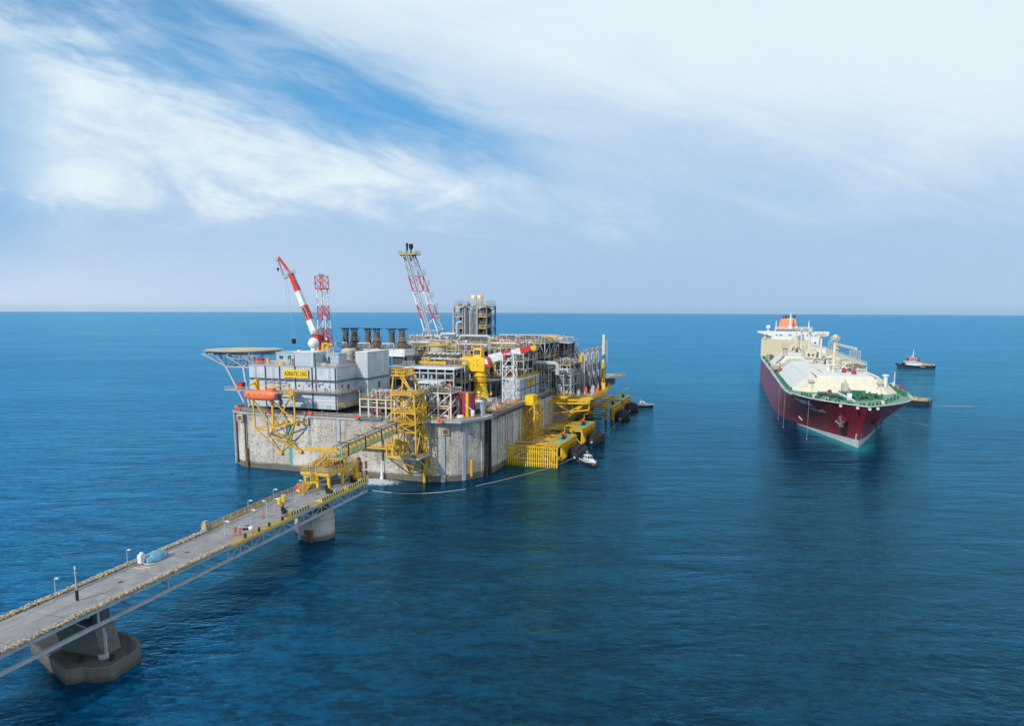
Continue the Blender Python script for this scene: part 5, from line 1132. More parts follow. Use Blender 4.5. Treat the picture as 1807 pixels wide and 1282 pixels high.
m = MB(); m.bar((75.4, 132, 26), (78.4, 132, 33.4), .7); m.bar((78.4, 132, 33.4), (82.6, 130, 26.6), .8); m.bar((76, 132, 30), (80.6, 131, 32.8), .6); m.lathe([(1.3, 26), (1.3, 29.6)], (75.6, 132, 0), 12); m.bar((75.6, 132, D), (75.6, 132, 26), 1.0); m.bar((82.6, 130, 26.6), (82.6, 130, D), .6); put(m, 'frame', M['yellow'], o)
m = MB(); m.tube((78.4, 132, 33.4), (78.4, 132, 37.4), .12, 6); put(m, 'aerial', M['white'], o)
for k, (x, y, lab) in enumerate([(90.6, 108.5, 'maroon drum with a yellow hood at the outer end of the loading deck')]):
    o = thing('hose_reel', lab, 'reel', 'P', (x + 3, y + 14, 16))
    m = MB(); m.lathe([(1.3, -1.2), (1.3, 1.2)], (x + 3.4, y + 14, 17.8), 14, 'y'); m.box(x + 2.6, y + 12.8, 16, x + 4.2, y + 15.2, 17); put(m, 'drum', M['maroon'], o)
    m = MB(); m.box(x + 3.6, y + 9.6, 16, x + 5.2, y + 11, 19); put(m, 'hood', M['yellow_clean'], o)

MB.K = .8
# ------------------------------------------------------------------ mooring dolphins
def dolphin(lab, vA, vB, uo, fence):
    o = thing('mooring_dolphin', lab, 'mooring platform', 'P', (88, (vA + vB) / 2, 0))
    Z = 6.3
    for (v0, v1) in ((vA, vA + 21), (vB, vB + 22)):
        m = MB(); m.prism([(uo + 1.0, v0), (uo + 5.4, v0 + .6), (uo + 6.0, v1 - .4), (uo + 1.6, v1)], Z - .25, Z); put(m, 'head_deck', M['yellow'], o)
        m = MB(); m.prism([(uo + 1.8, v0 + 2.4), (uo + 4.9, v0 + 2.8), (uo + 5.4, v1 - 1.6), (uo + 2.2, v1 - 1.2)], Z + .004, Z + .02); put(m, 'deck_sheet', M['teal'], o)
        m = MB()
        for k in range(15): y = v0 + .8 + (v1 - v0 - 1.4) * k / 14; x = uo + 5.5 + .58 * k / 14; m.bar((x, y, .9), (x, y, 6.1), .16, .62)
        put(m, 'fender_panel', M['yellow'], o)
        m = MB(); m.bar((uo + 5.75, v0 + .6, .9), (uo + 6.35, v1 - .4, .9), .25, .5); m.bar((uo + 5.75, v0 + .6, 4.9), (uo + 6.35, v1 - .4, 4.9), .2, .4)
        m.bar((uo + 1.2, v0 + .3, 5.6), (uo + 5.4, v0 + .8, 5.6), .25, .5); m.bar((uo + 1.4, v0 + .3, 5.4), (uo + 5.2, v0 + .8, 1), .3)
        put(m, 'stiffener', M['yellow_clean'], o)
        m = MB(); m.rail([(uo + 1.8, v1 - .2, Z), (uo + 1.2, v0 + .2, Z), (uo + 5.2, v0 + .8, Z)], 1.2, 1.5, .1); put(m, 'railing', M['yellow'], o)
        for q in (.18, .8):
            m = MB(); y = v0 + (v1 - v0) * q; m.tube((uo + 2, y, -4), (uo + 2, y, Z - .5), .5, 10); m.tube((uo + 5, y, -4), (uo + 5, y, 1), .5, 10); put(m, 'leg', M['yellow'], o)
        m = MB(); vm = (v0 + v1) / 2
        for y in (v0 + 1.0, vm, v1 - 2):
            m.bar((80, y, Z - .4), (uo + 1.6, y, Z - .4), .42); m.bar((80, y + 3, 2.6), (uo + 1.8, y, Z - .7), .4); m.bar((80, y, 2.4), (uo + 2, y, 2.4), .36); m.bar((88, y, 2.4), (uo + 1.6, y, Z - .5), .32); m.bar((88, y, 2.4), (82, y, Z - .4), .32)
        m.bar((80.2, v0 + 1, Z - .4), (uo + 1.6, vm, Z - .4), .36); m.bar((80.2, vm, Z - .4), (uo + 1.6, v1 - 2, Z - .4), .36); m.bar((uo + 1.6, v0 + 1, Z - .38), (80.2, vm, Z - .38), .36); m.bar((uo + 1.6, vm, Z - .38), (80.2, v1 - 2, Z - .38), .3); m.bar((86, v0 + 1, Z - .36), (87, v1 - 2, Z - .36), .34)
        put(m, 'lattice', M['yellow'], o)
        m = MB(); m.box(uo + 3.2, vm - .9, Z + .03, uo + 4.4, vm + .9, Z + .5); m.lathe([(.42, Z + .5), (.3, Z + 1.2), (.6, Z + 1.5), (.2, Z + 1.7)], (uo + 3.8, vm - .3, 0), 10); m.bar((uo + 3.8, vm, Z + .8), (uo + 5, vm, Z + .9), .5); put(m, 'mooring_hook', M['black'], o)
        m = MB(); m.box(uo + 2.2, v1 - 5.5, Z + .03, uo + 3, v1 - 4.6, Z + 1.3); put(m, 'control_box', M['red_orange'], o)
        m = MB(); m.bar((uo + 2.4, v1 - 3, Z), (uo + 2.4, v1 - 3, Z + 3), .25); m.bar((uo + 2.4, v1 - 3, Z + 3), (uo + 4.8, v1 + 1.5, Z + 3.6), .28); put(m, 'davit_arm', M['yellow'], o)
    m = MB()
    for y in (vA + 4, vA + 8, vA + 12, vB + 3, vB + 9): m.box(80.2, y, Z - .75, uo + 1, y + 2.0, Z - .66)
    put(m, 'gangplank', M['tan'], o)
    m = MB(); m.tube((80.2, vA - 3, 1.2), (uo + 1, vA - 1, 1.2), .5, 10); m.tube((80.2, vA + 10, 1.2), (uo + 1, vA + 10, 1.2), .45, 10); m.tube((81, vA - 2, 1.2), (81, vB + 20, 1.2), .45, 10); m.sphere((79.9, vA - 9.0, 4.4), .75, 10, 8); put(m, 'lower_tube', M['tan' if fence else 'rust'], o)
    if fence:
        vF = vA - 7.5
        m = MB()
        for k in range(24): x = 80.2 + k * .735; m.bar((x, vF, -.3), (x, vF, 6.5), .4)
        put(m, 'slat', M['yellow_clean'], o)
        m = MB()
        for z in (1.1, 5.0, 6.5): m.bar((79.6, vF + .16, z), (97.4, vF + .16, z), .3, .38)
        m.bar((82, vF + .4, 1), (90, vF + .4, 5), .4); m.bar((96, vF + .4, 1), (90, vF + .4, 5), .4); m.bar((97.2, vF, -2), (97.2, vF, 6.6), .6); m.bar((97.2, vF, 6.3), (uo + 5, vA + .6, 6.0), .5); m.bar((97.2, vF, 2), (uo + 5, vA + .6, 2), .5); m.bar((80.2, vF, 6.3), (uo + 1, vA, 5.9), .4); put(m, 'frame', M['yellow'], o)
        pass
    return o
dolphin('nearer yellow mooring platform with a slatted yellow screen, low on the right wall', 38, 69, 91.0, True)
dolphin('farther yellow mooring platform low beyond the loading deck', 134, 163, 91.0, False)
fd = None
for (x, y, lab) in [(99.8, 50, 'big black net-covered fender nearest the camera, beside the white launch'), (99.6, 80, 'big black net-covered fender behind the nearest one'), (99.8, 142, 'big black fender on the far platform, left of the pair'), (99.8, 170, 'farthest big black fender, touching the stern of the far launch')]:
    if fd is None:
        fd = thing('floating_fender', lab, 'fender', 'P', (x, y, 1.0), 'black floating fenders')
        m = MB(); m.lathe([(.5, -6.2), (1.7, -5.6), (2.6, -4.2), (2.95, -2.6), (2.95, 2.6), (2.6, 4.2), (1.7, 5.6), (.5, 6.2)], (x, y, 1.0), 20, 'y'); put(m, 'body', M['rubber'], fd)
        m = MB()
        for k in range(9):
            yy = -4.6 + k * 1.15; rr_ = 3.0 if abs(yy) < 2.8 else 3.0 - (abs(yy) - 2.8) * .45
            m.lathe([(rr_, -.26), (rr_ + .32, -.2), (rr_ + .32, .2), (rr_, .26)], (x, y + yy, 1.0), 20, 'y')
        put(m, 'tyre_net', M['black'], fd)
        m = MB()
        for k in range(10):
            a = R(36 * k); m.path([(x + 3.2 * math.cos(a) * s_, y + q, 1 + 3.2 * math.sin(a) * s_) for q, s_ in ((-5.6, .6), (-4, .95), (-1.4, 1.06), (1.4, 1.06), (4, .95), (5.6, .6))], .18, 6)
        put(m, 'chain', M['rubber'], fd)
        m = MB(); m.tube((x, y - 6.5, 1), (x, y - 6.1, 1), .5, 8); put(m, 'end_flange', M['grey'], fd)
    else: dup(fd, 'P', (x, y, 1.0), lab)

MB.K = .74
# ------------------------------------------------------------------ gangway tower and bridge
gt = thing('gangway_tower', 'tall yellow lattice tower on the front wall holding the gangway', 'tower', 'P', (62, -4, 5))
m = MB(); f0, f1 = -7.2, -1.0
def C4(z, a, c): return [(a, f0, z), (c, f0, z), (c, f1, z), (a, f1, z)]
lv = [C4(8.6, 58.4, 66.0), C4(15.8, 58.5, 66.0), C4(18.2, 58.5, 66.0), C4(21.2, 58.6, 65.9), C4(26.4, 58.7, 65.6), C4(31.6, 59.4, 62.4)]
for i, (a, c) in enumerate(zip(lv, lv[1:])):
    for k in range(4):
        m.bar(a[k], c[k], .5); m.bar(c[k], c[(k + 1) % 4], .4)
        if i in (1, 3): m.bar(a[k], c[(k + 1) % 4], .3); m.bar(a[(k + 1) % 4], c[k], .3)
        elif i in (0, 2): mid = Vector(c[k]).lerp(Vector(c[(k + 1) % 4]), .5); m.bar(a[k], mid, .3); m.bar(a[(k + 1) % 4], mid, .3)
m.bar((61.6, f0, 31.4), (65.6, f0, 26.4), .5); m.bar((61.6, f1, 31.4), (65.6, f1, 26.4), .5); m.bar((62.4, f0, 29), (58.7, f0, 26.4), .3)
m.bar((66.4, f1, 24), (66.4, f1, 9), .45); m.bar((66.4, -3.4, 24), (66.4, -3.4, 12), .4)
put(m, 'frame', M['yellow'], gt)
m = MB(); m.box(58.8, -7.6, 31.6, 63.2, -1.4, 31.9); m.rail([(58.9, -7.5, 31.9), (63.1, -7.5, 31.9), (63.1, -1.5, 31.9), (58.9, -1.5, 31.9)], 1.8, 1.2, .2, 2, True); m.box(59.6, -6.6, 31.9, 60.6, -5, 33.2); m.box(61.6, -6.6, 31.9, 62.4, -5, 33); put(m, 'top_platform', M['yellow'], gt)
for z in (18.2, 21.2, 26.4):
    m = MB(); m.box(58.6, f0 + .2, z, 65.6, f1, z + .12); m.rail([(58.6, f0, z + .12), (65.8, f0, z + .12), (65.8, f1, z + .12)], 1.1, 1.4, .09); put(m, 'landing', M['yellow'], gt)
m = MB(); m.stair((59.4, -3, 18.4), (65, -3, 21.2), .9, 10, .12, (0, 1, 0)); m.stair((65, -5, 21.3), (59.4, -5, 26.4), .9, 14, .12, (0, 1, 0)); m.stair((59.2, -3, 15.6), (65, -3, 18.2), .9, 10, .12, (0, 1, 0)); put(m, 'stair', M['yellow'], gt)
m = MB()
for k in range(5): m.box(58.9 + k * 1.2, -4.6, 24 + (k % 2) * .7, 59.9 + k * 1.2, -3.2, 25 + (k % 2) * .5)
m.capsule((60, -4.6, 25.6), (62, -4.6, 25.6), .6, 10); put(m, 'winch_gear', M['pipe'], gt)
m = MB(); m.box(57.4, -8.4, 8.4, 67.4, -1, 8.7); m.box(62, -8.6, 8.35, 67.6, -1, 8.69); put(m, 'lower_deck', M['steel'], gt)
m = MB()
for a in (57.4, 59.4, 61.6):
    for y in (-8.2, -4): m.bar((a, y, 8.7), (a, y, 12.2), .55)
for z in (8.9, 12.2): m.bar((57.4, -8.2, z), (61.6, -8.2, z), .6); m.bar((57.4, -4, z), (61.6, -4, z), .6); m.bar((57.4, -8.2, z), (57.4, -4, z), .6); m.bar((61.6, -8.2, z), (61.6, -4, z), .6)
m.lathe([(1.4, 12.2), (1.6, 12.8), (.6, 13.4)], (59.5, -6, 0), 12); m.box(44, -2.4, 9.5, 57.4, -.2, 9.7); m.bar((44, -2.4, 9.6), (57.4, -2.4, 9.6), .3, .5); m.rail([(44.2, -2.3, 9.7), (57.2, -2.3, 9.7)], 1.1, 1.5, .09); put(m, 'lower_cage', M['yellow'], gt)
m = MB()
for a, c in [((57.6, -8, 8.4), (61, -.2, 1.8)), ((67.2, -8, 8.4), (68, -.2, 2.0)), ((58, -8, 8.3), (67.6, -.3, 2.6)), ((67, -8, 8.3), (61.2, -.3, 2.4)), ((67.4, -1, 8.4), (68, -.2, 2.0)), ((66, -.2, 8.4), (67.8, -4, 5.6)), ((57.4, -1, 8.4), (60.8, -.2, 2.2))]: m.bar(a, c, .45)
put(m, 'bracket', M['yellow'], gt)
m = MB(); m.rail([(62, -8.4, 8.7), (67.2, -8.4, 8.7), (67.2, -1.4, 8.7)], 1.1, 1.4, .09); put(m, 'railing', M['yellow'], gt)
o = thing('winch_box', 'small white and black winch on the low deck of the gangway tower', 'winch', 'P', (65.4, -7, 8.7))
m = MB(); m.box(64.6, -7.6, 8.72, 66, -6.4, 9.9); put(m, 'casing', M['white'], o)
m = MB(); m.tube((65, -7.7, 9.2), (66.4, -7.7, 9.2), .5, 10); put(m, 'drum', M['black'], o)
# bridge in world axes, from tower to landing platform
GA = fr2w('P', (59.6, -8.0, 15.9)); GB = fr2w('T', (-5.2, 16.5, 14.4))
gb = thing('gangway_bridge', 'yellow lattice gangway sloping from the tower down to the trestle landing', 'gangway', 'W', ((GA.x + GB.x) / 2, (GA.y + GB.y) / 2, 14.5))
gd = (GB - GA).normalized(); gs = gd.cross(Vector((0, 0, 1))).normalized() * 1.35; up = Vector((0, 0, 2.6))
m = MB(); m.truss(GA - gs, GB - gs, GA - gs + up, GB - gs + up, 14, .38, .2, True, False); m.truss(GA + gs, GB + gs, GA + gs + up, GB + gs + up, 14, .38, .2, True, False)
for i in range(15):
    q = GA.lerp(GB, i / 14); m.bar(q - gs, q + gs, .2); m.bar(q - gs + up, q + gs + up, .2)
put(m, 'truss', M['yellow'], gb)
m = MB(); m.bar(GA + Vector((0, 0, .12)), GB + Vector((0, 0, .12)), 2.2, .12); put(m, 'floor', M['teal'], gb)
m = MB(); m.bar(GA - gs + up * 1.14, GB - gs + up * 1.14, .5, .35); m.bar(GA + gs * .2 + up * 1.1, GB + gs * .2 + up * 1.1, .35, .3); put(m, 'cable_tray', M['grey'], gb)
m = MB()
for t_0 in (.04, .33, .62, .9): q = GA.lerp(GB, t_0); m.bar(q - gs * 1.1 - Vector((0, 0, .3)), q - gs * 1.1 + up * 1.2, .4); m.bar(q - gs * 1.1 + up * 1.2, q + gs * 1.1 + up * 1.2, .35)
put(m, 'collar', M['dark'], gb)
m = MB(); Lh = GB + up * .75; wv_ = fr2w('T', (-13.5, 16, 16.4)); m.bar(Lh + gd * -.5, wv_, .9, .8); m.bar(Lh + Vector((0, 0, -.9)), wv_ + Vector((1.5, 0, -.2)), .3); m.box(wv_.x, wv_.y - .6, wv_.z - .5, wv_.x + 4.0, wv_.y + .6, wv_.z - .3); put(m, 'tail_beam', M['yellow'], gb)
MB.K = 1.0
# outfall pipe jet and its foam
o = tag(put((lambda q: (q.lathe([(.16, 5.8), (.22, 4), (.34, 1.5), (.55, .1)], (51.8, -1.2, 0), 10), q)[1])(MB()), 'water_jet', M['falling_water'], None, 'P', (51.8, -1.2, 0)), 'white water falling from an outfall pipe on the front wall', 'water jet')
mb = MB(); NN = 40
mb.add([(51, -5.2, .03)] + [(51 + 15 * math.cos(6.2832 * i / NN), -5.2 + 7.8 * math.sin(6.2832 * i / NN), .03) for i in range(NN)], [(0, i + 1, (i + 1) % NN + 1) for i in range(NN)])
mb.v = [(x, min(y, -.4), z) for x, y, z in mb.v]
o = put(mb, 'foam', M['foam'], None, 'P', (51, -4.2, 0), smooth=False); tag(o, 'white froth spreading where the outfall hits the sea', 'foam', None, 'stuff')
# floating boom lines and mooring lines
def line(name, pts, r, mat, lab, cat, f='P'):
    m = MB(); m.path(pts, r, 6); o = put(m, name, M[mat], None, f, pts[0]); return tag(o, lab, cat)
line('oil_boom', [(55.6, -13.7, .05), (59, -14.4, .05), (63.3, -14.6, .05), (67, -13.9, .05), (70.5, -12.3, .05), (74.9, -9.3, .05), (79.7, -4.2, .05)], .075, 'rope', 'thin white floating line curving on the water below the front wall', 'floating line')
line('oil_boom', [(81.2, 0.1, .05), (83.0, 3.8, .05), (85, 7, .05)], .06, 'rope', 'short straight white floating line off the right front corner', 'floating line')
line('mooring_rope', [(85, 7, .08), (90, 18, .1), (96, 31, .2), (99.5, 45, .8)], .07, 'tan', 'thin tan rope running on the water to the nearest fender', 'rope')
line('mooring_rope', [(99, 84, 3), (101, 100, .4), (100, 118, .1), (101, 136, 1.2)], .03, 'tan', 'pale rope slung between the nearer and farther fenders', 'rope')
# ================================================================== trestle
DK = 9.0
tr = thing('trestle_bridge', 'long grey service trestle crossing the lower left corner to the landing', 'bridge', 'T', (-2.6, -40, DK))
XL, XR, Y0, Y1 = -7.6, 2.2, -125, 18.4
m = MB(); m.prism([(XL, Y0), (XR, Y0), (XR, Y1), (XL - 1.2, Y1), (XL - 1.2, -8)], DK - .55, DK - .003); put(m, 'deck_slab', M['steel'], tr)
m = MB(); m.prism([(XL + .1, Y0), (XR - .1, Y0), (XR - .1, Y1 - .1), (XL - 1.0, Y1 - .1), (XL - 1.0, -8)], DK, DK + .02); put(m, 'roadway', M['roadway_top'], tr)
m = MB(); m.box(XR - 1.0, -90, DK + .024, XR - .02, -33, DK + .05); m.box(XL + .02, -95, DK + .024, XL + 1.0, -27, DK + .05); put(m, 'stone_bed', M['brown'], tr)
m = MB(); m.path([(XL + 1.6, -60, DK + .1), (XL + 1.7, -30, DK + .1), (XL + .6, -8, DK + .1), (XL + .5, 8, DK + .1)], .08, 6); m.path([(XL + 1.3, -26, DK + .1), (XL + .3, -8, DK + .1), (XL + .2, 8, DK + .1)], .1, 6); put(m, 'service_pipe', M['grey'], tr)
for y in (-52, -38, -22, -9, 3):
    m = MB(); m.box(-2.9, y, DK + .021, -2.1, y + .8, DK + .03); put(m, 'drain_cover', M['dark'], tr)
m = MB(); n_ = 36
m.truss((XR - .3, -33, DK - 2.5), (XR - .3, Y1 - .6, DK - 2.5), (XR - .3, -33, DK - .7), (XR - .3, Y1 - .6, DK - .7), 15, .3, .18)
m.bar((XR - .3, Y0, DK - 2.5), (XR - .3, Y1 - .6, DK - 2.5), .46, .5)
for y in (-60, -47, -78, -95): m.bar((XR - .3, y, DK - 2.5), (XR - .3, y, DK - .6), .22)
for i in range(0, n_ + 1, 2):
    y = Y0 + (Y1 - .6 - Y0) * i / n_; m.bar((XR - .3, y, DK - 2.5), (XL + .6, y, DK - .7), .16); m.bar((XR - .3, y, DK - .75), (XL + .4, y, DK - .75), .25, .3)
put(m, 'right_truss', M['steel'], tr)
m = MB(); m.truss((XL + .4, Y0, DK - 2.5), (XL + .4, Y1 - .6, DK - 2.5), (XL + .4, Y0, DK - .7), (XL + .4, Y1 - .6, DK - .7), n_, .34, .2); put(m, 'left_truss', M['steel'], tr)
m = MB(); m.bar((XR + .05, -32, DK - .1), (XR + .05, -12.6, DK - .1), .25, .5); m.bar((XR + .05, -6, DK - .1), (XR + .05, 18, DK - .1), .12, .35); put(m, 'edge_strip', M['yellow_clean'], tr)
m = MB(); m.rail([(XR - .05, -32.5, DK), (XR - .05, -14.5, DK)], 1.1, 2.6, .07); m.rail([(XR - .05, -7.4, DK), (XR - .05, -3.2, DK)], 1.0, 2, .07); put(m, 'right_rail', M['yellow'], tr)
m = MB(); m.rail([(XL + .0, -26, DK), (XL - .9, -8, DK), (XL - 1.0, 12, DK)], 1.2, 2.2, .085); m.bar((XL, -26, DK + .15), (XL - .9, -8, DK + .15), .12, .3); put(m, 'left_rail', M['yellow'], tr)
for (a, c) in [(-14.6, -7.6), (-2.6, 7.0), (8.6, 17.2)]:
    m = MB(); m.extr([(-1.5, 0), (.35, 0), (.3, .75), (.1, .8)], (XR - .4, a, DK + .02), (XR - .4, c, DK + .02), (1, 0, 0), (0, 0, 1)); put(m, 'hazard_kerb', M['hazard'], tr)
m = MB()
for y in (-28.6, -24.6, -21.5, -17.2): m.box(XR - .2, y, DK, XR + .1, y + .5, DK + .9)
put(m, 'gate_post', M['dark'], tr)
m = MB(); m.rail([(XR - .2, -14.2, DK + .02), (XR - 1, -13.6, DK + .02)], 1.2, .8, .1); m.rail([(XR - .1, 7.4, DK), (XR - .1, 8.4, DK)], 1.3, .6, .12); m.rail([(XR - .1, 17.4, DK), (XR - .1, 18.4, DK)], 1.3, .6, .12); put(m, 'ladder_hoop', M['yellow'], tr)
# rough stone edging along the near part of the trestle
def rubble(lab, pts, wd, n, seed, hgt):
    rn = random.Random(seed); m = MB()
    for k in range(n):
        t_0 = k / n; j = t_0 * (len(pts) - 1); i = int(j); a, c = Vector((*pts[i], 0)), Vector((*pts[min(i + 1, len(pts) - 1)], 0)); p = a.lerp(c, j - i)
        p += Vector((rn.uniform(-wd, wd), rn.uniform(-.3, .3), 0)); s_ = rn.uniform(.07, .19); h_ = DK + .02 + rn.random() * hgt
        ax = [Vector((rn.uniform(.6, 1.2), rn.uniform(-.5, .5), rn.uniform(-.4, .4))) * s_, Vector((rn.uniform(-.5, .5), rn.uniform(.6, 1.2), rn.uniform(-.4, .4))) * s_, Vector((rn.uniform(-.4, .4), rn.uniform(-.4, .4), rn.uniform(.5, 1))) * s_]
        cc_ = Vector((p.x, p.y, h_ + s_ * .4)); vs = [cc_ + ax[0] * i_ * rn.uniform(.7, 1.1) + ax[1] * j_ * rn.uniform(.7, 1.1) + ax[2] * k_ * rn.uniform(.7, 1.1) for k_ in (-1, 1) for i_, j_ in ((-1, -1), (1, -1), (1, 1), (-1, 1))]
        m.add(vs, [(0, 3, 2, 1), (4, 5, 6, 7), (0, 1, 5, 4), (1, 2, 6, 5), (2, 3, 7, 6), (3, 0, 4, 7)])
    o = put(m, 'rubble', M['stone'], None, 'T', (pts[0][0], pts[0][1], DK), smooth=False); return tag(o, lab, 'rubble', None, 'stuff')
rubble('line of pale broken stones along the near right edge of the trestle', [(XR - .3, -84), (XR - .3, -60), (XR - .25, -45), (XR - .2, -33)], .42, 4000, 5, .2)
rubble('line of pale broken stones along the near left edge of the trestle', [(XL + .4, -90), (XL + .4, -60), (XL + .5, -38), (XL + .3, -27)], .45, 4000, 6, .2)
m = MB(); m.box(-8.1, -27.4, DK, -7.0, -26.0, DK + 1.5); m.box(-8.0, -27.2, DK + 1.5, -7.3, -26.3, DK + 1.9); o = tag(put(m, 'stone_block', M['stone'], None, 'T', (-7.6, -26.8, DK), smooth=False), 'brown stone block where the yellow left rail begins', 'stone')
# round pier
pr_ = thing('round_pier', 'short round concrete pier stained with rust under the trestle end', 'pier', 'T', (-.4, 1.6, 0))
PX, PY = -1.7, 1.0
m = MB(); m.lathe([(3.95, -6), (3.95, 4.6), (3.85, 4.8), (3.85, 6.2), (3.3, 6.3)], (PX, PY, 0), 32); put(m, 'shaft', M['concrete_pier'], pr_)
m = MB(); m.lathe([(3.96, 4.55), (4.06, 4.6), (4.06, 4.85), (3.96, 4.9)], (PX, PY, 0), 32); put(m, 'band', M['concrete_pier'], pr_)
m = MB(); m.box(PX + .8, PY - 4.2, -1, PX + 1.3, PY - 3.8, 2.4); m.tube((PX + .2, PY - 4.0, -1), (PX + .2, PY - 4.0, 2.2), .2, 8); m.box(PX - .6, PY - 4.1, 1.6, PX + 1.6, PY - 3.85, 2.6); put(m, 'ladder_stub', M['rust'], pr_)
m = MB(); m.box(PX - 2.4, PY - 1.6, 6.3, PX + 2.2, PY + 1.6, DK - .8); put(m, 'bearing', M['rust'], pr_)
# low pile cap and block pier
pc = thing('pile_cap', 'low dark concrete pile cap with a block pier under the near trestle', 'pier', 'T', (-1, -60, 0))
CAP = [(-11.5, -59.6), (.9, -64.9), (1.9, -64.3), (2.6, -63.4), (3.9, -63.5), (5.9, -62.2), (5.5, -56.8), (3.6, -54.8), (-.8, -53.2), (-11, -54.6)]
m = MB(); m.prism(CAP, -3, 2.0); put(m, 'cap', M['concrete_cap'], pc)
m = MB(); m.prism([(x * .93 - .05, -59.6 + (y + 59.6) * .9) for x, y in CAP], 2.0, 2.12); put(m, 'cap_top', M['concrete_wet_shade'], pc)
m = MB(); m.extr([(-4.2, 2.12), (2.8, 2.12), (1.8, 6.2), (-6, 6.2)], (0, -60.6, 0), (0, -57.4, 0), (1, 0, 0), (0, 0, 1)); put(m, 'block_pier', M['concrete_cap'], pc)
m = MB(); m.box(-6, -60.4, 6.2, 1.8, -57.6, 6.5); m.box(.8, -60, 6.5, 1.8, -58, DK - .6); put(m, 'bearing', M['dark'], pc)
m = MB(); m.tube((2.9, -60.2, 2.1), (2.9, -60.2, 6.2), .12, 6); m.tube((3.2, -60.2, 2.1), (3.2, -60.2, 5.6), .12, 6); m.lathe([(.7, 2.12), (.7, 2.5)], (3, -60.6, 0), 10); put(m, 'drain_pipe', M['steel'], pc)
for (x, y) in ((1.0, -62.4), (4.6, -60.8)):
    m = MB(); m.lathe([(.4, 2.1), (.25, 2.6), (.4, 2.9), (.1, 3)], (x, y, 0), 8); put(m, 'bollard', M['black'], pc)
# second supports hidden further on keep the deck carried
pq = thing('round_pier', 'round concrete pier mostly hidden under the left edge of the trestle end', 'pier', 'T', (-5.6, 1.6, 0))
m = MB(); m.lathe([(2.6, -6), (2.6, 6.0), (2.2, 6.3)], (-6.6, 4.5, 0), 24); put(m, 'shaft', M['concrete_pier'], pq)
m = MB(); m.box(-7.6, 3.4, 6.3, -5.4, 5.6, DK - .8); put(m, 'bearing', M['rust'], pq)
# ------------------------------------------------------------------ landing platform
la = thing('landing_platform', 'yellow steel landing on legs with stairs at the end of the trestle', 'platform', 'T', (-5.6, 14, DK))
PL = [(-9.8, 8.2), (-2.2, 7.6), (-1.6, 20), (-9.8, 20.6)]; Z = 12.7
m = MB(); m.prism(PL, Z - .1, Z); put(m, 'floor', M['grating'], la)
m = MB()
for a, c in zip(PL, PL[1:] + PL[:1]): m.bar((*a, Z - .4), (*c, Z - .4), .3, .7)
put(m, 'edge_girder', M['yellow'], la)
for (x, y) in [(-9.2, 9), (-5.6, 8.4), (-2.6, 8.2), (-2.2, 13.6), (-2, 19.4), (-9.4, 19.6)]:
    m = MB(); m.bar((x, y, DK + .02), (x, y, Z - .7), .55); put(m, 'leg', M['yellow_clean'], la)
m = MB(); m.bar((-2.2, 13.6, DK + .3), (-2, 19.4, Z - .8), .25); m.bar((-2, 19.4, DK + .3), (-2.2, 13.6, Z - .8), .25); m.bar((-9.2, 9, DK + 2), (-10.4, 9, Z - .4), .3); put(m, 'bracing', M['yellow'], la)
m = MB(); m.rail([(*p, Z) for p in PL[:1]] + [(-8, 8.1, Z)], 1.2, 1, .09); m.rail([(-5.2, 7.9, Z), (*PL[1], Z), (*PL[2], Z), (*PL[3], Z), (*PL[0], Z)], 1.2, 1.4, .09); put(m, 'railing', M['yellow'], la)
m = MB(); m.stair((-6.6, 8, Z), (-5.0, 5.8, 11.2), 1.3, 8, .14, (.8, .6, 0)); m.box(-5.8, 4.4, 11.05, -3.6, 6, 11.2); m.stair((-5.2, 4.6, 11.2), (-5.6, 1.2, DK + .05), 1.3, 9, .14); put(m, 'stair', M['yellow'], la)
m = MB(); m.stair((-6.8, 12, Z), (-5.6, 16.2, 15.0), 1.2, 10, .12); m.rail([(-9, 12, Z), (-8.4, 17, 14.6)], 1.1, 1.2, .1); m.stair((-8.6, 11.5, Z), (-7.6, 16, 15.2), 1.1, 10, .12); put(m, 'upper_stair', M['yellow'], la)
rn = random.Random(15)
for k in range(12):
    m = MB(); x, y = rn.uniform(-8.6, -3.6), rn.uniform(12, 19.4); h_ = rn.uniform(.6, 2.0); m.box(x, y, Z + .02, x + .7, y + .7, Z + h_); m.tube((x + .3, y + .3, Z + h_), (x + .3, y + .3, Z + h_ + .6), .12, 6); put(m, 'machinery', M[rn.choice(['yellow', 'dark', 'grey', 'yellow', 'steel', 'rust'])], la)
m = MB()
for x, y in ((-6.4, 15.4), (-3.8, 15.4), (-6.4, 18), (-3.8, 18)): m.bar((x, y, Z), (x + .2, y, 14.6), .35)
m.bar((-6.4, 15.4, 14.4), (-3.8, 15.4, 14.4), .4); m.bar((-6.4, 18, 14.4), (-3.8, 18, 14.4), .4); m.bar((-6.4, 15.4, Z), (-3.8, 15.4, 14.4), .25); put(m, 'bridge_seat', M['yellow'], la)
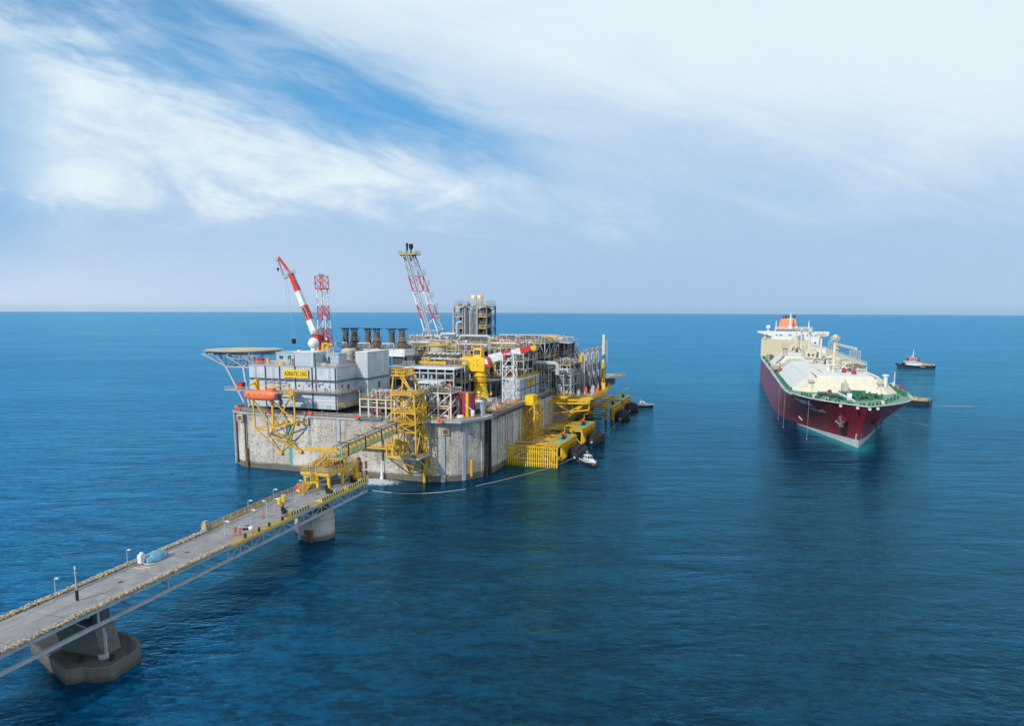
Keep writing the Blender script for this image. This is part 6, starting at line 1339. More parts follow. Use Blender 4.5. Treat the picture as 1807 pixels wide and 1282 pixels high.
# ------------------------------------------------------------------ trestle furniture
hk = None
for (x, y, lab) in [(.1, -12.4, 'black quick-release mooring hook nearest the camera on the trestle'), (0.0, 4.6, 'black mooring hook below the landing stairs'), (.2, 15.4, 'black mooring hook at the far end of the trestle')]:
    if hk is None:
        hk = thing('mooring_hook', lab, 'mooring hook', 'T', (x, y, DK), 'mooring hooks on the trestle')
        m = MB(); m.box(x - .9, y - .6, DK + .02, x + .9, y + .9, DK + .35); m.lathe([(.45, DK + .35), (.3, DK + .8), (.42, DK + .95), (.2, DK + 1.05)], (x - .8, y + .2, 0), 12); put(m, 'base', M['black'], hk)
        m = MB(); m.extr([(-.5, .35), (1.7, .3), (2.0, .5), (1.8, .75), (1.5, .62), (.4, .75), (-.5, .8)], (x - .2, y - .2, DK), (x - .2, y + .3, DK), (1, .1, 0), (0, 0, 1)); put(m, 'hook', M['rubber'], hk)
        m = MB(); m.box(x - 1.35, y - .1, DK + .36, x - .95, y + .4, DK + 1.35); m.tube((x - 1.15, y + .2, DK + 1.35), (x - .8, y + .2, DK + 1.75), .14, 8); put(m, 'capstan', M['black'], hk)
        m = MB(); m.tube((x + 1.2, y - .55, DK + .75), (x + 1.2, y + .45, DK + .75), .22, 8); put(m, 'pin', M['grey'], hk)
    else: dup(hk, 'T', (x, y, DK), lab)
br = None
for (x, y, lab) in [(-5.6, -6.6, 'yellow barrel nearer the camera by the left rail'), (-6.2, -4.2, 'yellow barrel just behind the other by the left rail')]:
    if br is None:
        br = thing('barrel', lab, 'barrel', 'T', (x, y, DK), 'pair of yellow barrels')
        m = MB(); m.lathe([(.42, DK + .02), (.5, DK + .3), (.47, DK + .8), (.52, DK + 1.0), (.48, DK + 1.25)], (x, y, 0), 16); put(m, 'body', M['yellow_clean'], br)
        m = MB(); m.lathe([(.54, DK + 1.25), (.54, DK + 1.35), (.2, DK + 1.4)], (x, y, 0), 16); put(m, 'lid', M['tan'], br)
    else: dup(br, 'T', (x, y, DK), lab)
# lamp posts
def lamp(x, y, h_, arm, lab, thick=.06):
    o = thing('lamp_post', lab, 'lamp post', 'T', (x, y, DK), 'lamp posts on the trestle')
    m = MB(); m.lathe([(thick * 2.2, DK + .02), (thick * 2.2, DK + .2), (thick, DK + .35), (thick * .8, DK + h_)], (x, y, 0), 8); m.bar((x, y, DK + h_), (x + arm * .45, y, DK + h_ + .1), .1); put(m, 'pole', M['steel'], o)
    m = MB(); m.box(x + arm * .35, y - .16, DK + h_ + .05, x + arm, y + .16, DK + h_ + .2); put(m, 'lamp_head', M['white'], o)
    return o
for a in [(-8.0, -13.8, 2.4, 1.0, 'short lamp post on the left rail nearest the gap of stones'), (-2.3, -28.2, 2.7, 1.1, 'lamp post in the roadway beside the workers with the white bag'), (-2.5, -20.4, 2.7, 1.1, 'lamp post in the roadway left of the lone worker'), (-8.6, -4.4, 2.4, 1.0, 'short lamp post on the left rail beside the yellow barrels'),
          (-3.1, -12.0, 2.7, 1.1, 'lamp post in the roadway behind the nearest mooring hook'), (-2.8, -5.0, 2.7, 1.1, 'lamp post in the roadway right of the yellow barrels'), (-8.4, 7.4, 2.6, 1.2, 'lamp post by the left rail at the landing stairs'), (1.2, 18.0, 2.6, 1.2, 'lamp post at the far tip of the trestle'), (-3.4, 9.6, 2.6, 1.1, 'lamp post under the front of the landing'),
          (XL - .2, -58, 2.3, .7, 'small lamp post outside the stone edge, nearest the lower left corner'), (XL - .1, -45, 2.3, .7, 'small lamp post outside the stone edge left of the covered dinghy')]: lamp(*a)
lamp(1.1, -20.2, 4.6, -.9, 'tall white lamp post on the right edge beside the lone worker', .12)
lamp(-5.0, 1.4, 3.2, -.8, 'stout white lamp post at the foot of the landing stairs', .12)
tp = thing('signal_post', 'slender tall post with a dark foot standing alone on the near roadway', 'post', 'T', (-2.7, -59, DK))
m = MB(); m.lathe([(.16, DK), (.11, DK + 2.4), (.07, DK + 4.6)], (-2.7, -59, 0), 10); m.bar((-2.95, -59, DK + 4.2), (-2.4, -59, DK + 4.2), .05); put(m, 'pole', M['steel'], tp)
m = MB(); m.box(-2.85, -59.15, DK + .02, -2.55, -58.85, DK + 1.6); put(m, 'foot', M['black'], tp)
m = MB(); m.tube((-2.7, -59, DK + 4.6), (-2.7, -59, DK + 5.1), .09, 8); put(m, 'light', M['white'], tp)
o = thing('ring_buoy_stand', 'red round buoy on the left rail near the landing stairs', 'lifebuoy', 'T', (-7.9, 4.2, DK))
m = MB(); m.path([(-7.6, 3.4 + .0, DK + 1.0)] + [(-7.6 + .55 * math.cos(R(30 * k)), 3.4, DK + 1.0 + .55 * math.sin(R(30 * k))) for k in range(13)], .2, 8); m.tube((-7.6, 3.42, DK + 1), (-7.6, 3.5, DK + 1), .45, 10); put(m, 'ring', M['red_orange'], o)
m = MB(); m.bar((-7.6, 3.7, DK), (-7.6, 3.7, DK + 1.6), .12); put(m, 'post', M['white'], o)
o = thing('valve_stand', 'yellow railed valve stand by the left rail beside the landing stairs', 'valve stand', 'T', (-7.4, 6, DK))
m = MB(); m.rail([(-8.6, 4.6, DK), (-6.8, 4.6, DK), (-6.8, 7, DK), (-8.6, 7, DK)], 1.6, .9, .1, 3, True); put(m, 'guard', M['yellow'], o)
m = MB(); m.box(-8.2, 5.2, DK, -7.2, 6.2, DK + .9); m.tube((-7.7, 5.7, DK + .9), (-7.7, 5.7, DK + 1.5), .15, 8); put(m, 'valve', M['grey'], o)
o = thing('valve_stand', 'yellow railed stand at the far tip of the trestle', 'valve stand', 'T', (-.6, 17, DK))
m = MB(); m.rail([(-1.4, 16.6, DK), (.6, 16.6, DK), (.6, 18, DK), (-1.4, 18, DK)], 1.8, .9, .1, 3, True); put(m, 'guard', M['yellow'], o)
m = MB(); m.box(-1, 17, DK, 0, 17.8, DK + 1.2); put(m, 'valve', M['yellow_clean'], o)
# covered dinghy
dg = thing('covered_dinghy', 'small boat under a shiny blue tarpaulin beside the left stones', 'dinghy', 'T', (-4.6, -42, DK))
m = MB(); rn = random.Random(3); ns, nk = 12, 14; rings = []
for i in range(ns + 1):
    t_0 = i / ns; y = -44.2 + 4.6 * t_0; hb = 1.15 * math.sin(math.pi * (.12 + .8 * t_0)) ** .7; ht = 1.35 * math.sin(math.pi * (.14 + .76 * t_0)) ** .6
    rings.append([(-4.9 + hb * math.cos(R(180 * k / (nk - 1))) * (1 + .08 * rn.uniform(-1, 1)), y, DK + .1 + ht * max(0, math.sin(R(180 * k / (nk - 1)))) ** .7 * (1 + .10 * rn.uniform(-1, 1))) for k in range(nk)])
vs = [p for r_ in rings for p in r_]; m.add(vs, [(i * nk + k, i * nk + k + 1, (i + 1) * nk + k + 1, (i + 1) * nk + k) for i in range(ns) for k in range(nk - 1)] + [tuple(range(nk)), tuple(range((ns + 1) * nk - 1, ns * nk - 1, -1))]); put(m, 'tarpaulin', M['tarp'], dg)
m = MB(); m.box(-5.7, -45.0, DK + .3, -5.0, -44.1, DK + 1.7); m.sphere((-5.3, -44.5, DK + 1.7), .4, 10, 6); put(m, 'outboard_cover', M['white'], dg)
m = MB(); m.box(-4.6, -45.6, DK + .03, -2.6, -45.3, DK + .12); m.box(-5.2, -46.4, DK + .03, -3.0, -46.1, DK + .12); m.path([(-5.0, -44.6, DK + .2), (-3.9, -44.6, DK + .15), (-3.2, -44.0, DK + .2)], .12, 6); put(m, 'trailer', M['tan'], dg)
# ------------------------------------------------------------------ people
def person(f, x, y, z, face, mat, lab, cat='person', helmet='green', arms=((.30, .05, .95), (.30, .05, .95)), stride=.16, lean=0.0, group=None):
    """one continuous skinned body facing `face` degrees (0 = towards +y of the frame)"""
    o = None
    me = bpy.data.meshes.new('person'); bm = bmesh.new(); sk = bm.verts.layers.skin.verify()
    def V_(p, r, root=False):
        v = bm.verts.new((p[0], p[1] + lean * max(0, p[2] - .95), p[2])); v[sk].radius = (r, r * .85); v[sk].use_root = root; return v
    E_ = lambda a, c: bm.edges.new((a, c))
    pel = V_((0, 0, .96), .145, True); sp1 = V_((0, 0, 1.16), .135); che = V_((0, 0, 1.36), .165); nk = V_((0, .01, 1.50), .062); hd_ = V_((0, .03, 1.60), .088); tp_ = V_((0, .02, 1.72), .075); nose = V_((0, .125, 1.61), .018)
    for a, c in ((pel, sp1), (sp1, che), (che, nk), (nk, hd_), (hd_, tp_), (hd_, nose)): E_(a, c)
    for s_, (ax, ay, az_), st_ in ((-1, arms[0], stride), (1, arms[1], -stride)):
        sh = V_((s_ * .19, 0, 1.42), .078); el = V_((s_ * (ax - .03), ay * .3 - .03, (1.42 + az_) / 2 + .02), .055); wr = V_((s_ * ax, ay, az_), .038); pa = V_((s_ * ax, ay + .03, az_ - .07), .036)
        E_(che, sh); E_(sh, el); E_(el, wr); E_(wr, pa)
        for q, (dx, L) in enumerate(((-.036, .055), (-.013, .07), (.012, .066), (.034, .05))):
            k0 = V_((s_ * ax + dx, ay + .045, az_ - .11), .0095); k1 = V_((s_ * ax + dx, ay + .06, az_ - .11 - L), .008); E_(pa, k0); E_(k0, k1)
        t0 = V_((s_ * (ax - .045), ay + .06, az_ - .07), .011); t1 = V_((s_ * (ax - .05), ay + .085, az_ - .11), .009); E_(wr, t0); E_(t0, t1)
        hp = V_((s_ * .095, 0, .88), .108); kn = V_((s_ * .105, st_ * .5 + .03, .50), .075); an_ = V_((s_ * .11, st_ - .01, .09), .055); toe = V_((s_ * .12, st_ + .15, .045), .048)
        E_(pel, hp); E_(hp, kn); E_(kn, an_); E_(an_, toe)
    bm.to_mesh(me); bm.free(); me.materials.append(M[mat])
    o = bpy.data.objects.new('person', me); col.objects.link(o); place(o, f, (x, y, z), R(-face))
    sm_ = o.modifiers.new('skin', 'SKIN'); sm_.use_smooth_shade = True; o.modifiers.new('sub', 'SUBSURF').levels = 1; o.modifiers['sub'].render_levels = 1
    tag(o, lab, cat, group); BASE[o.name] = Vector((0, 0, 0))
    m = MB(); m.lathe([(.135, 1.655), (.13, 1.70), (.105, 1.76), (.05, 1.795), (.01, 1.80)], (0, .02 + lean * .7, 0), 14); m.lathe([(.12, 1.65), (.165, 1.648), (.165, 1.66), (.12, 1.665)], (0, .04 + lean * .7, 0), 14); put(m, 'helmet', M[helmet], o)
    if mat == 'coverall_orange':
        m = MB(); m.lathe([(.172, 1.12), (.172, 1.17)], (0, lean * .2, 0), 12); put(m, 'belt', M['steel'], o)
    return o
person('T', -2.5, -16.4, DK + .02, 200, 'coverall_orange', 'lone person in orange overalls and green helmet walking on the trestle', helmet='green', stride=.18)
person('T', -.5, -27.6, DK + .02, 100, 'coverall_orange', 'person in orange overalls and green helmet, left of the two beside the white bag', helmet='green', arms=((.26, .2, 1.0), (.28, .15, .95)))
person('T', .15, -27.2, DK + .02, 80, 'coverall_orange', 'person in orange overalls and white helmet, right of the two beside the white bag', helmet='white', arms=((.26, .25, 1.05), (.28, .28, 1.0)), lean=.12)
o = thing('gear_bag', 'round white bag with a dark strap held out beside the two workers', 'bag', 'T', (1.2, -26.2, DK))
m = MB(); m.sphere((1.35, -25.6, DK + 1.0), .48, 12, 8); put(m, 'bag', M['white'], o)
m = MB(); m.path([(.35, -26.6, DK + 1.1), (.7, -26.3, DK + .98), (1.1, -25.9, DK + 1.0)], .2, 8); put(m, 'strap', M['black'], o)
m = MB(); m.bar((1.35, -25.6, DK + .02), (1.35, -25.6, DK + .6), .1); m.box(1.05, -25.9, DK + .02, 1.65, -25.3, DK + .08); put(m, 'stand', M['grey'], o)
person('P', 30.6, 3.2, 24.6, 180, 'coverall_dark', 'person in dark clothes standing on the walkway of the white block', helmet='yellow_clean', stride=.08)
person('P', 95.6, 60, 6.33, 90, 'coverall_dark', 'person in dark overalls on the outer deck of the nearer mooring platform', helmet='white')
person('P', 95.4, 155, 6.33, 120, 'coverall_dark', 'person in dark overalls on the far mooring platform, nearer end', helmet='white')
person('P', 95.6, 182, 6.33, 120, 'coverall_lime', 'person in a lime jacket on the far end of the far mooring platform', helmet='white')
person('P', 78.0, 47.6, D + .05, 90, 'coverall_orange', 'person in orange overalls at the foot of the white rest tower', helmet='white')
person('P', 78.2, 55.0, D + .05, 60, 'coverall_lime', 'person in a lime jacket beside the blue-grey building', helmet='white')
# ================================================================== the gas carrier
paint('rope_blue', (0.015, 0.09, 0.16), 0.7, 0.3)
paint('funnel_paint', (0.74, 0.24, 0.12), 0.55, 0.25, (0.6, 0.4, 0.3))
sh = thing('gas_carrier', 'huge dark red gas carrier with cream deck tanks approaching on the right', 'ship', 'S', (0, 140, 0))
HB = 23.6; DZ = 16.3; SE = 300.0
def stem(z):
    pts = [(-6, 3.0), (0, 0), (4, -1.0), (9, -5), (14, -11), (17.5, -15.0), (19, -16.6)]
    for (a, x), (c, y) in zip(pts, pts[1:]):
        if z <= c: return x + (y - x) * (z - a) / (c - a)
    return pts[-1][1]
def hbr(s, z):
    d = s - stem(z); q = min(max(z / 17.0, 0), 1.1) ** 1.4; L = 92 + (66 - 92) * q; p = 1.25 + (3.1 - 1.25) * q
    b_ = HB * (1 - max(0, 1 - max(d, 0) / L) ** p)
    return b_ * (1 - .25 * max(0, (s - 265) / 35) ** 2)
def sheer(s): return DZ + .3 * max(0, 1 - max(s + 16, 0) / 60) ** 1.3
SS = [0, .004, .012, .025, .04, .06, .08, .105, .135, .17, .21, .26, .32, .40, .50, .60, .70, .80, .88, .95, 1.0]
def shell(mb_, zf):
    """zf: list of functions of s giving the levels, bottom to top"""
    for sd in (-1, 1):
        grid = []
        for t_0 in SS:
            row = []
            for f_ in zf:
                s0 = stem(0) + t_0 * SE; z = f_(s0); s1 = stem(z) + t_0 * (SE - stem(z)); z = f_(s1)
                row.append((sd * hbr(s1, z), s1, z))
            grid.append(row)
        nz = len(zf); vs = [p for r_ in grid for p in r_]; fs = []
        for i in range(len(SS) - 1):
            for k in range(nz - 1):
                q = (i * nz + k, (i + 1) * nz + k, (i + 1) * nz + k + 1, i * nz + k + 1); fs.append(q if sd > 0 else q[::-1])
        mb_.add(vs, fs)
zb = lambda s: 3.0 - 3.0 * min(max(s, 0) / 58, 1.0) if s < 58 else -.02
top = lambda s: sheer(s) + .7 * (1.0 if s < 24 else max(0, 1 - (s - 24) / 1.5))
lerpz = lambda k: (lambda s: zb(s) + (top(s) - zb(s)) * k)
m = MB(); shell(m, [zb, lerpz(.1), lerpz(.22), lerpz(.36), lerpz(.52), lerpz(.68), lerpz(.84), lerpz(.94), top])
k = len(m.v); m.add([(hbr(SE, 16) * q, SE, z) for q in (-1, 1) for z in (-2, DZ)], [(0, 1, 3, 2)])
put(m, 'hull', M['hull_plate'], sh)
m = MB(); shell(m, [lambda s: -5.0, lambda s: -.5, lambda s: (zb(s) - .0) if s < 57.9 else -.4]); put(m, 'boot_topping', M['boot'], sh)
# bulb and forefoot just under water
m = MB(); m.capsule((0, -4.5, -3.4), (0, 22, -3.4), 3.2, 16, 1.3); put(m, 'bulbous_bow', M['boot'], sh)
# main deck
m = MB()
pts = [(stem(DZ) + t_0 * (SE - stem(DZ))) for t_0 in SS]
L_ = [(-hbr(s, sheer(s)) + .05, s, sheer(s) - .05) for s in pts]; R_ = [(hbr(s, sheer(s)) - .05, s, sheer(s) - .05) for s in pts]
m.add(L_ + R_, [(i, len(L_) + i, len(L_) + i + 1, i + 1) for i in range(len(L_) - 1)]); put(m, 'main_deck', M['green_deck'], sh)
m = MB()
for sd in (-1, 1):
    q = [(sd * (hbr(s, sheer(s)) - .12), s, sheer(s) + .1) for s in (25.6, 32, 40, 52, 66, 85, 120, 160, 200, 240, 262, 280, 299)]
    for a, c in zip(q, q[1:]): m.bar(a, c, .35, .5)
    for a, c in zip(q, q[1:]):
        L = (Vector(c) - Vector(a)).length; n2 = max(1, int(L / 5))
        for i in range(n2 + 1): p = Vector(a).lerp(Vector(c), i / n2); m.bar(p, p + Vector((0, 0, 1.2)), .12)
        for z in (.6, 1.2): m.bar(Vector(a) + Vector((0, 0, z)), Vector(c) + Vector((0, 0, z)), .1)
put(m, 'side_rail', M['white'], sh)
m = MB()
q = [(sd_ * (hbr(s, top(s)) + .02), s, top(s)) for sd_, s in [(-1, 23), (-1, 16), (-1, 8), (-1, 1), (-1, -5), (-1, -10), (-1, -13.5), (0, -15.5), (1, -13.5), (1, -10), (1, -5), (1, 1), (1, 8), (1, 16), (1, 23)]]
for a, c in zip(q, q[1:]): m.bar(a, c, .35, .3)
put(m, 'bulwark_cap', M['boot'], sh)
# trunk deck: a fore tank block with raked front, then the long body
TZ = 23.0
def trunk(s0, s1, front, name, mt, bw=21.0, tw=13.6):
    m = MB()
    a = [(-bw, s0, DZ), (bw, s0, DZ), (tw, s0 + front, TZ), (-tw, s0 + front, TZ)]; c = [(-bw, s1, DZ), (bw, s1, DZ), (tw, s1, TZ), (-tw, s1, TZ)]
    if front > 3:   # bevelled shoulders between front and sides
        a = [(-bw + 5, s0, DZ), (bw - 5, s0, DZ), (tw - 2.2, s0 + front, TZ), (-tw + 2.2, s0 + front, TZ)]
        b2 = [(-bw, s0 + 7, DZ), (bw, s0 + 7, DZ), (tw, s0 + front + 3.0, TZ), (-tw, s0 + front + 3.0, TZ)]
        m.add(a + b2 + c, [(0, 1, 2, 3), (5, 9, 10, 6), (8, 4, 7, 11), (3, 2, 6, 7), (7, 6, 10, 11), (9, 8, 11, 10)])
        m2 = MB(); m2.add(a + b2, [(1, 5, 6, 2)]); m2.v = [m2.v[q] for q in (1, 5, 6, 2)]; m2.f = [(0, 1, 2, 3)]; put(m2, 'corner_plating', M['cream'], sh, smooth=False); m2 = MB(); m2.v = [(a + b2)[q] for q in (4, 0, 3, 7)]; m2.f = [(0, 1, 2, 3)]; put(m2, 'corner_plating', M['cream'], sh, smooth=False)
    else: m.add(a + c, [(0, 1, 2, 3), (1, 5, 6, 2), (4, 0, 3, 7), (3, 2, 6, 7), (5, 4, 7, 6)])
    return put(m, name, mt, sh, smooth=False)
trunk(37.5, 150, 4.5, 'fore_tank_trunk', M['cream_white'])
trunk(163, 170, 1.0, 'bulkhead_trunk', M['cream'])
trunk(170, 222, 1.0, 'aft_tank_trunk', M['cream_white'], 20, 14.0)
m = MB(); m.add([(-15.9, 37.47, DZ + .02), (15.9, 37.47, DZ + .02), (11.35, 41.92, TZ - .04), (-11.35, 41.92, TZ - .04), (-15.9, 37.43, DZ + .02), (15.9, 37.43, DZ + .02), (11.35, 41.88, TZ - .04), (-11.35, 41.88, TZ - .04)], [(4, 5, 6, 7), (0, 3, 2, 1)]); put(m, 'front_plating', M['cream'], sh, smooth=False)
m = MB()
for sd in (-1, 1):
    for (s0, s1, x0, x1) in ((40, 58, 11.5, 11.5), (62, 78, 6.6, 6.6)): m.box(sd * x0 - .35, s0, TZ + .004, sd * x1 + .35, s1, TZ + .02)
    for k in range(4): m.box(sd * 5 - 1.5, 112 + k * 3, TZ + .004, sd * 5 + 1.5 + k * .3, 112.7 + k * 3, TZ + .02)
m.box(-9.6, 92, TZ + .004, -3, 92.8, TZ + .02); put(m, 'deck_marking', M['red'], sh)
for (x, s) in [(-13.2, 40.1), (13.2, 40.1)]:
    m = MB(); m.box(x - 1.1, s - 1.4, 20.4, x + 1.1, s + 1.0, 21.2); m.bar((x, s - 1, 20.4), (x - 2.4 * (1 if x < 0 else -1) * -1, s - 1.6, DZ + .4), .25); m.bar((x, s - 1, 20.4), (x + .5, s - 2.4, DZ + .4), .22); put(m, 'corner_bracket', M['tan'], sh)
# red pumps and small gear on the fore trunk
for (x, s) in [(2.6, 62), (5.4, 54)]:
    m = MB(); m.box(x - .9, s - .8, TZ, x + .9, s + .8, TZ + 1.6); m.tube((x, s, TZ + 1.6), (x, s, TZ + 2.3), .35, 8); put(m, 'deck_hatch', M['maroon'], sh)
# vent masts
for i, s in enumerate((78, 128.6, 184, 234, 272)):
    m = MB(); m.lathe([(1.3, TZ), (1.0, TZ + 2.5), (.62, TZ + 4), (.58, 37.4), (1.1, 38.0), (1.1, 39.0), (.3, 39.4)], (.2, s, 0), 12); vmst = put(m, 'vent_mast', M['cream'], sh)
    m = MB(); m.lathe([(1.0, 36.9), (2.4, 36.9), (2.4, 37.05), (1.0, 37.05)], (.2, s, 0), 10); m.rail([(.2 + 2.3 * math.cos(R(36 * k)), s + 2.3 * math.sin(R(36 * k)), 37.05) for k in range(10)], 1.4, 1.4, .14, 3, True); put(m, 'mast_top', M['cream'], vmst)
# pipework along the trunk
rn = random.Random(21)
for k in range(9):
    m = MB(); x = 4.5 + k * .95; z = TZ + 1.2 + (k % 3) * .8; a = 66 + rn.uniform(0, 26); m.path([(x, a, TZ), (x, a, z - .6), (x, a + .8, z), (x, 262, z), (x, 262.6, TZ)], .34 if k % 2 else .5, 8); put(m, 'cargo_pipe', M['cream'], sh)
m = MB()
for k in range(26):
    s = 70 + k * 7.4; m.bar((3.8, s, TZ), (3.8, s, TZ + 3.2), .3); m.bar((13, s, TZ), (13, s, TZ + 3.2), .3); m.bar((3.6, s, TZ + 1.0), (13.2, s, TZ + 1.0), .3); m.bar((3.6, s, TZ + 3.2), (13.2, s, TZ + 3.2), .3)
m.box(9.8, 68, TZ + 3.3, 12.6, 262, TZ + 3.45); m.rail([(9.8, 68, TZ + 3.45), (9.8, 262, TZ + 3.45)], 1.1, 4, .1); m.rail([(12.6, 68, TZ + 3.45), (12.6, 262, TZ + 3.45)], 1.1, 4, .1); put(m, 'pipe_rack', M['cream'], sh)
for s in (70, 120, 135, 176, 226, 255):
    for k in range(20):
        m = MB(); x = rn.uniform(-4, 9); y = s + rn.uniform(-8, 8); h_ = rn.uniform(.8, 3.6); r = rn.choice((.15, .2, .28, .36))
        m.path([(x, y, TZ), (x, y, TZ + h_ - .4), (x + .4, y, TZ + h_), (x + rn.uniform(1.5, 4), y, TZ + h_), ], r, 8); m.box(x - .5, y - .4, TZ, x + .5, y + .5, TZ + h_ * .5); m.lathe([(.1, 0), (.6, .02), (.6, .14), (.1, .16)], (x, y, TZ + h_ * .8), 8); put(m, 'dome_pipe', M[rn.choice(['cream', 'cream', 'cream_white', 'tan', 'white', 'brown', 'grey'])], sh)
for (x, s, hh, mt) in [(-1, 166, 4.0, 'cream'), (5, 172, 4.6, 'cream_white')]:
    m = MB(); m.box(x - 3, s - 3, TZ, x + 3, s + 5, TZ + hh); m.rail([(x - 3, s - 3, TZ + hh), (x + 3, s - 3, TZ + hh), (x + 3, s + 5, TZ + hh)], 1.2, 1.5, .12); hse = put(m, 'deck_house', M[mt], sh)
    m = MB(); m.box(x - 1.6, s - 3.08, TZ + 1, x - .4, s - 3.003, TZ + hh - 1.2); m.box(x + .6, s - 3.08, TZ + 1.4, x + 2, s - 3.003, TZ + hh - 1.6); put(m, 'opening', M['brown'], hse)
# manifold gear at the sides amidships
for sd in (-1, 1):
    m = MB()
    for k in range(6):
        y = 134 + k * 3.4; m.path([(sd * 8, y, TZ + 1.6), (sd * 15, y, TZ + 1.6), (sd * 16.5, y, TZ + .8), (sd * 19.5, y, DZ + 4.2), (sd * 22.2, y, DZ + 4.2)], .4, 8)
        m.lathe([(.4, 0), (.8, 0), (.8, .25), (.4, .3)], (sd * 21.6, y, DZ + 4.2), 10, 'x')
    put(m, 'manifold', M['cream'], sh)
    m = MB(); m.box(sd * 17, 131, DZ + 2.2, sd * 23, 156, DZ + 2.4); m.rail([(sd * 17, 131, DZ + 2.4), (sd * 23, 131, DZ + 2.4), (sd * 23, 156, DZ + 2.4)], 1.2, 2, .12)
    for y in (132, 143.5, 155):
        for x in (17.5, 22.6): m.bar((sd * x, y, DZ), (sd * x, y, DZ + 2.2), .35)
    put(m, 'manifold_platform', M['tan'], sh)
m = MB(); m.bar((-19.6, 131, DZ + 1), (-19.6, 131, DZ + 6), .5); m.box(-21, 127, DZ, -18.6, 130, DZ + 2.6); m.bar((-21.6, 134, DZ + 5), (-16, 150, DZ + 8.4), .5); put(m, 'hose_gantry', M['rust'], sh)
m = MB(); m.capsule((-17.6, 154, DZ + 2.2), (-17.6, 162, DZ + 2.2), 1.9, 12); put(m, 'dome_tank', M['cream_white'], sh)
for (x, s) in [(14, 172), (-14, 176)]:
    m = MB(); m.lathe([(1.5, DZ), (1.3, 27), (1.7, 28), (1.5, 31)], (x, s, 0), 12); m.box(x - 1.6, s - 2.4, 28, x + 1.6, s + 1, 31.4); ck = put(m, 'hose_crane', M['tan'], sh)
    m = MB(); dr_ = 1 if x > 0 else -1
    m.bar((x, s - 1, 31.0), (x + 3.0 * dr_ * (1 if x > 0 else .1), s - 46, 30.6), 1.1) if x > 0 else m.bar((x, s, 30), (x + 6, s - 3, 36), .7); put(m, 'jib', M['cream'], ck)
for (x, s) in ((13.5, 196), (16.5, 196), (14.5, 122), (17.5, 122)):
    m = MB(); lattice([m], (x, s, DZ), (x, s, 32 if s > 150 else 30.0), 2.0, 2.0, 5, .22, .16); put(m, 'jib_rest', M['grey'], sh)
# accommodation block
m = MB(); m.box(-23.0, 283, DZ, 10, 287.9, 29.4); m.box(-21.5, 288, DZ, 16.5, 296, 33.0); put(m, 'wing_house', M['cream'], sh)
m = MB(); m.box(-16, 284.2, 28.9, 17.2, 296, 34.4); m.box(1.2, 283.6, 22, 17, 287.9, 29.2); put(m, 'wall', M['white'], sh)
m = MB(); m.extr([(-26.4, 34.4), (-15.2, 31.3), (17, 31.3), (22.8, 32.2), (23.6, 34.4)], (0, 284, 0), (0, 290, 0), (1, 0, 0), (0, 0, 1)); m.box(-26.4, 284, 34.4, 23.6, 284.3, 35.4); m.box(-26.4, 284, 34.4, -26.1, 290, 35.4); m.box(23.3, 284, 34.4, 23.6, 290, 35.4); put(m, 'bridge_wing', M['white'], sh)
m = MB(); m.box(-13.5, 285.4, 34.4, 12.0, 293, 37.2); wh = put(m, 'wheelhouse', M['white'], sh)
for k in range(13):
    m = MB(); x = -12.8 + k * 1.9; m.box(x, 285.28, 35.3, x + 1.5, 285.395, 36.5); put(m, 'window', M['glass'], wh)
m = MB(); m.box(-14, 284.8, 37.2, 12.6, 294, 37.5); put(m, 'roof', M['white'], wh)
for (zz, xs) in ((32.0, (-13, -10.5, -9.4, -4, -3, 1, 5.6, 8.4, 11.5, 13.8, 15.0)), (26.6, (2.6, 5.2, 7.4, 10.2, 13.6))):
    for x in xs:
        m = MB(); m.box(x, (283.92 if zz > 30 else 283.52), zz, x + (.8 if zz > 30 else 1.5), (283.99 if zz > 30 else 283.595), zz + .9); put(m, 'window', M['glass'], sh)
m = MB(); m.rail([(-13.6, 285, 37.5), (12.2, 285, 37.5)], 1.2, 1.6, .12); m.rail([(-22.8, 283.2, 29.4), (-16.2, 283.2, 29.4)], 1.2, 1.6, .12); put(m, 'monkey_rail', M['white'], sh)
m = MB(); m.extr([(-10.6, 37.5), (2.6, 37.5), (1.2, 44.6), (-8.6, 44.6)], (0, 297, 0), (0, 309, 0), (1, 0, 0), (0, 0, 1)); m.box(-10.6, 297, 33, 2.6, 309, 37.5); fn = put(m, 'funnel', M['funnel_paint'], sh)
for (x, y, h_, r) in [(-7.6, 299, 46.4, .6), (-5.6, 300, 47, .85), (-3.9, 300, 46.6, .5), (-2.6, 301, 46.6, .5), (0.2, 299, 47.2, .9)]:
    m = MB(); m.tube((x, y, 44.6), (x, y, h_), r, 10); put(m, 'exhaust_pipe', M['dark'], fn)
m = MB(); m.lathe([(.9, 37.5), (.7, 42), (.6, 45.5), (.15, 49.5)], (-3.0, 289, 0), 10); m.bar((-5.4, 289, 44.6), (-.6, 289, 44.6), .35); m.box(-4.2, 288.2, 37.5, -1.8, 290.4, 39.6); put(m, 'radar_mast', M['white'], sh)
for x in (-16.0, 9.8):
    m = MB(); m.lathe([(.9, 35), (.45, 37.5), (.3, 42.4), (.1, 43.4)], (x if x > 0 else -13.0, 288, 0), 8); put(m, 'signal_mast', M['white'], sh)
m = MB(); m.sphere((-18.4, 288, 38.1), 1.7, 14, 10); m.lathe([(.7, 34.4), (.6, 36.6)], (-18.4, 288, 0), 8); put(m, 'radome', M['white'], sh)
m = MB(); m.lathe([(.5, 29.4), (.4, 32.6), (1.2, 32.8), (1.2, 33.4), (.2, 33.6)], (-20.6, 282.2, 0), 10); put(m, 'searchlight', M['cream'], sh)
m = MB(); m.prism([(-19.4, 246), (-15.4, 246), (-17.2, 258), (-20.4, 258)], DZ + .01, DZ + 3.2); put(m, 'hatch_coaming', M['tan'], sh)
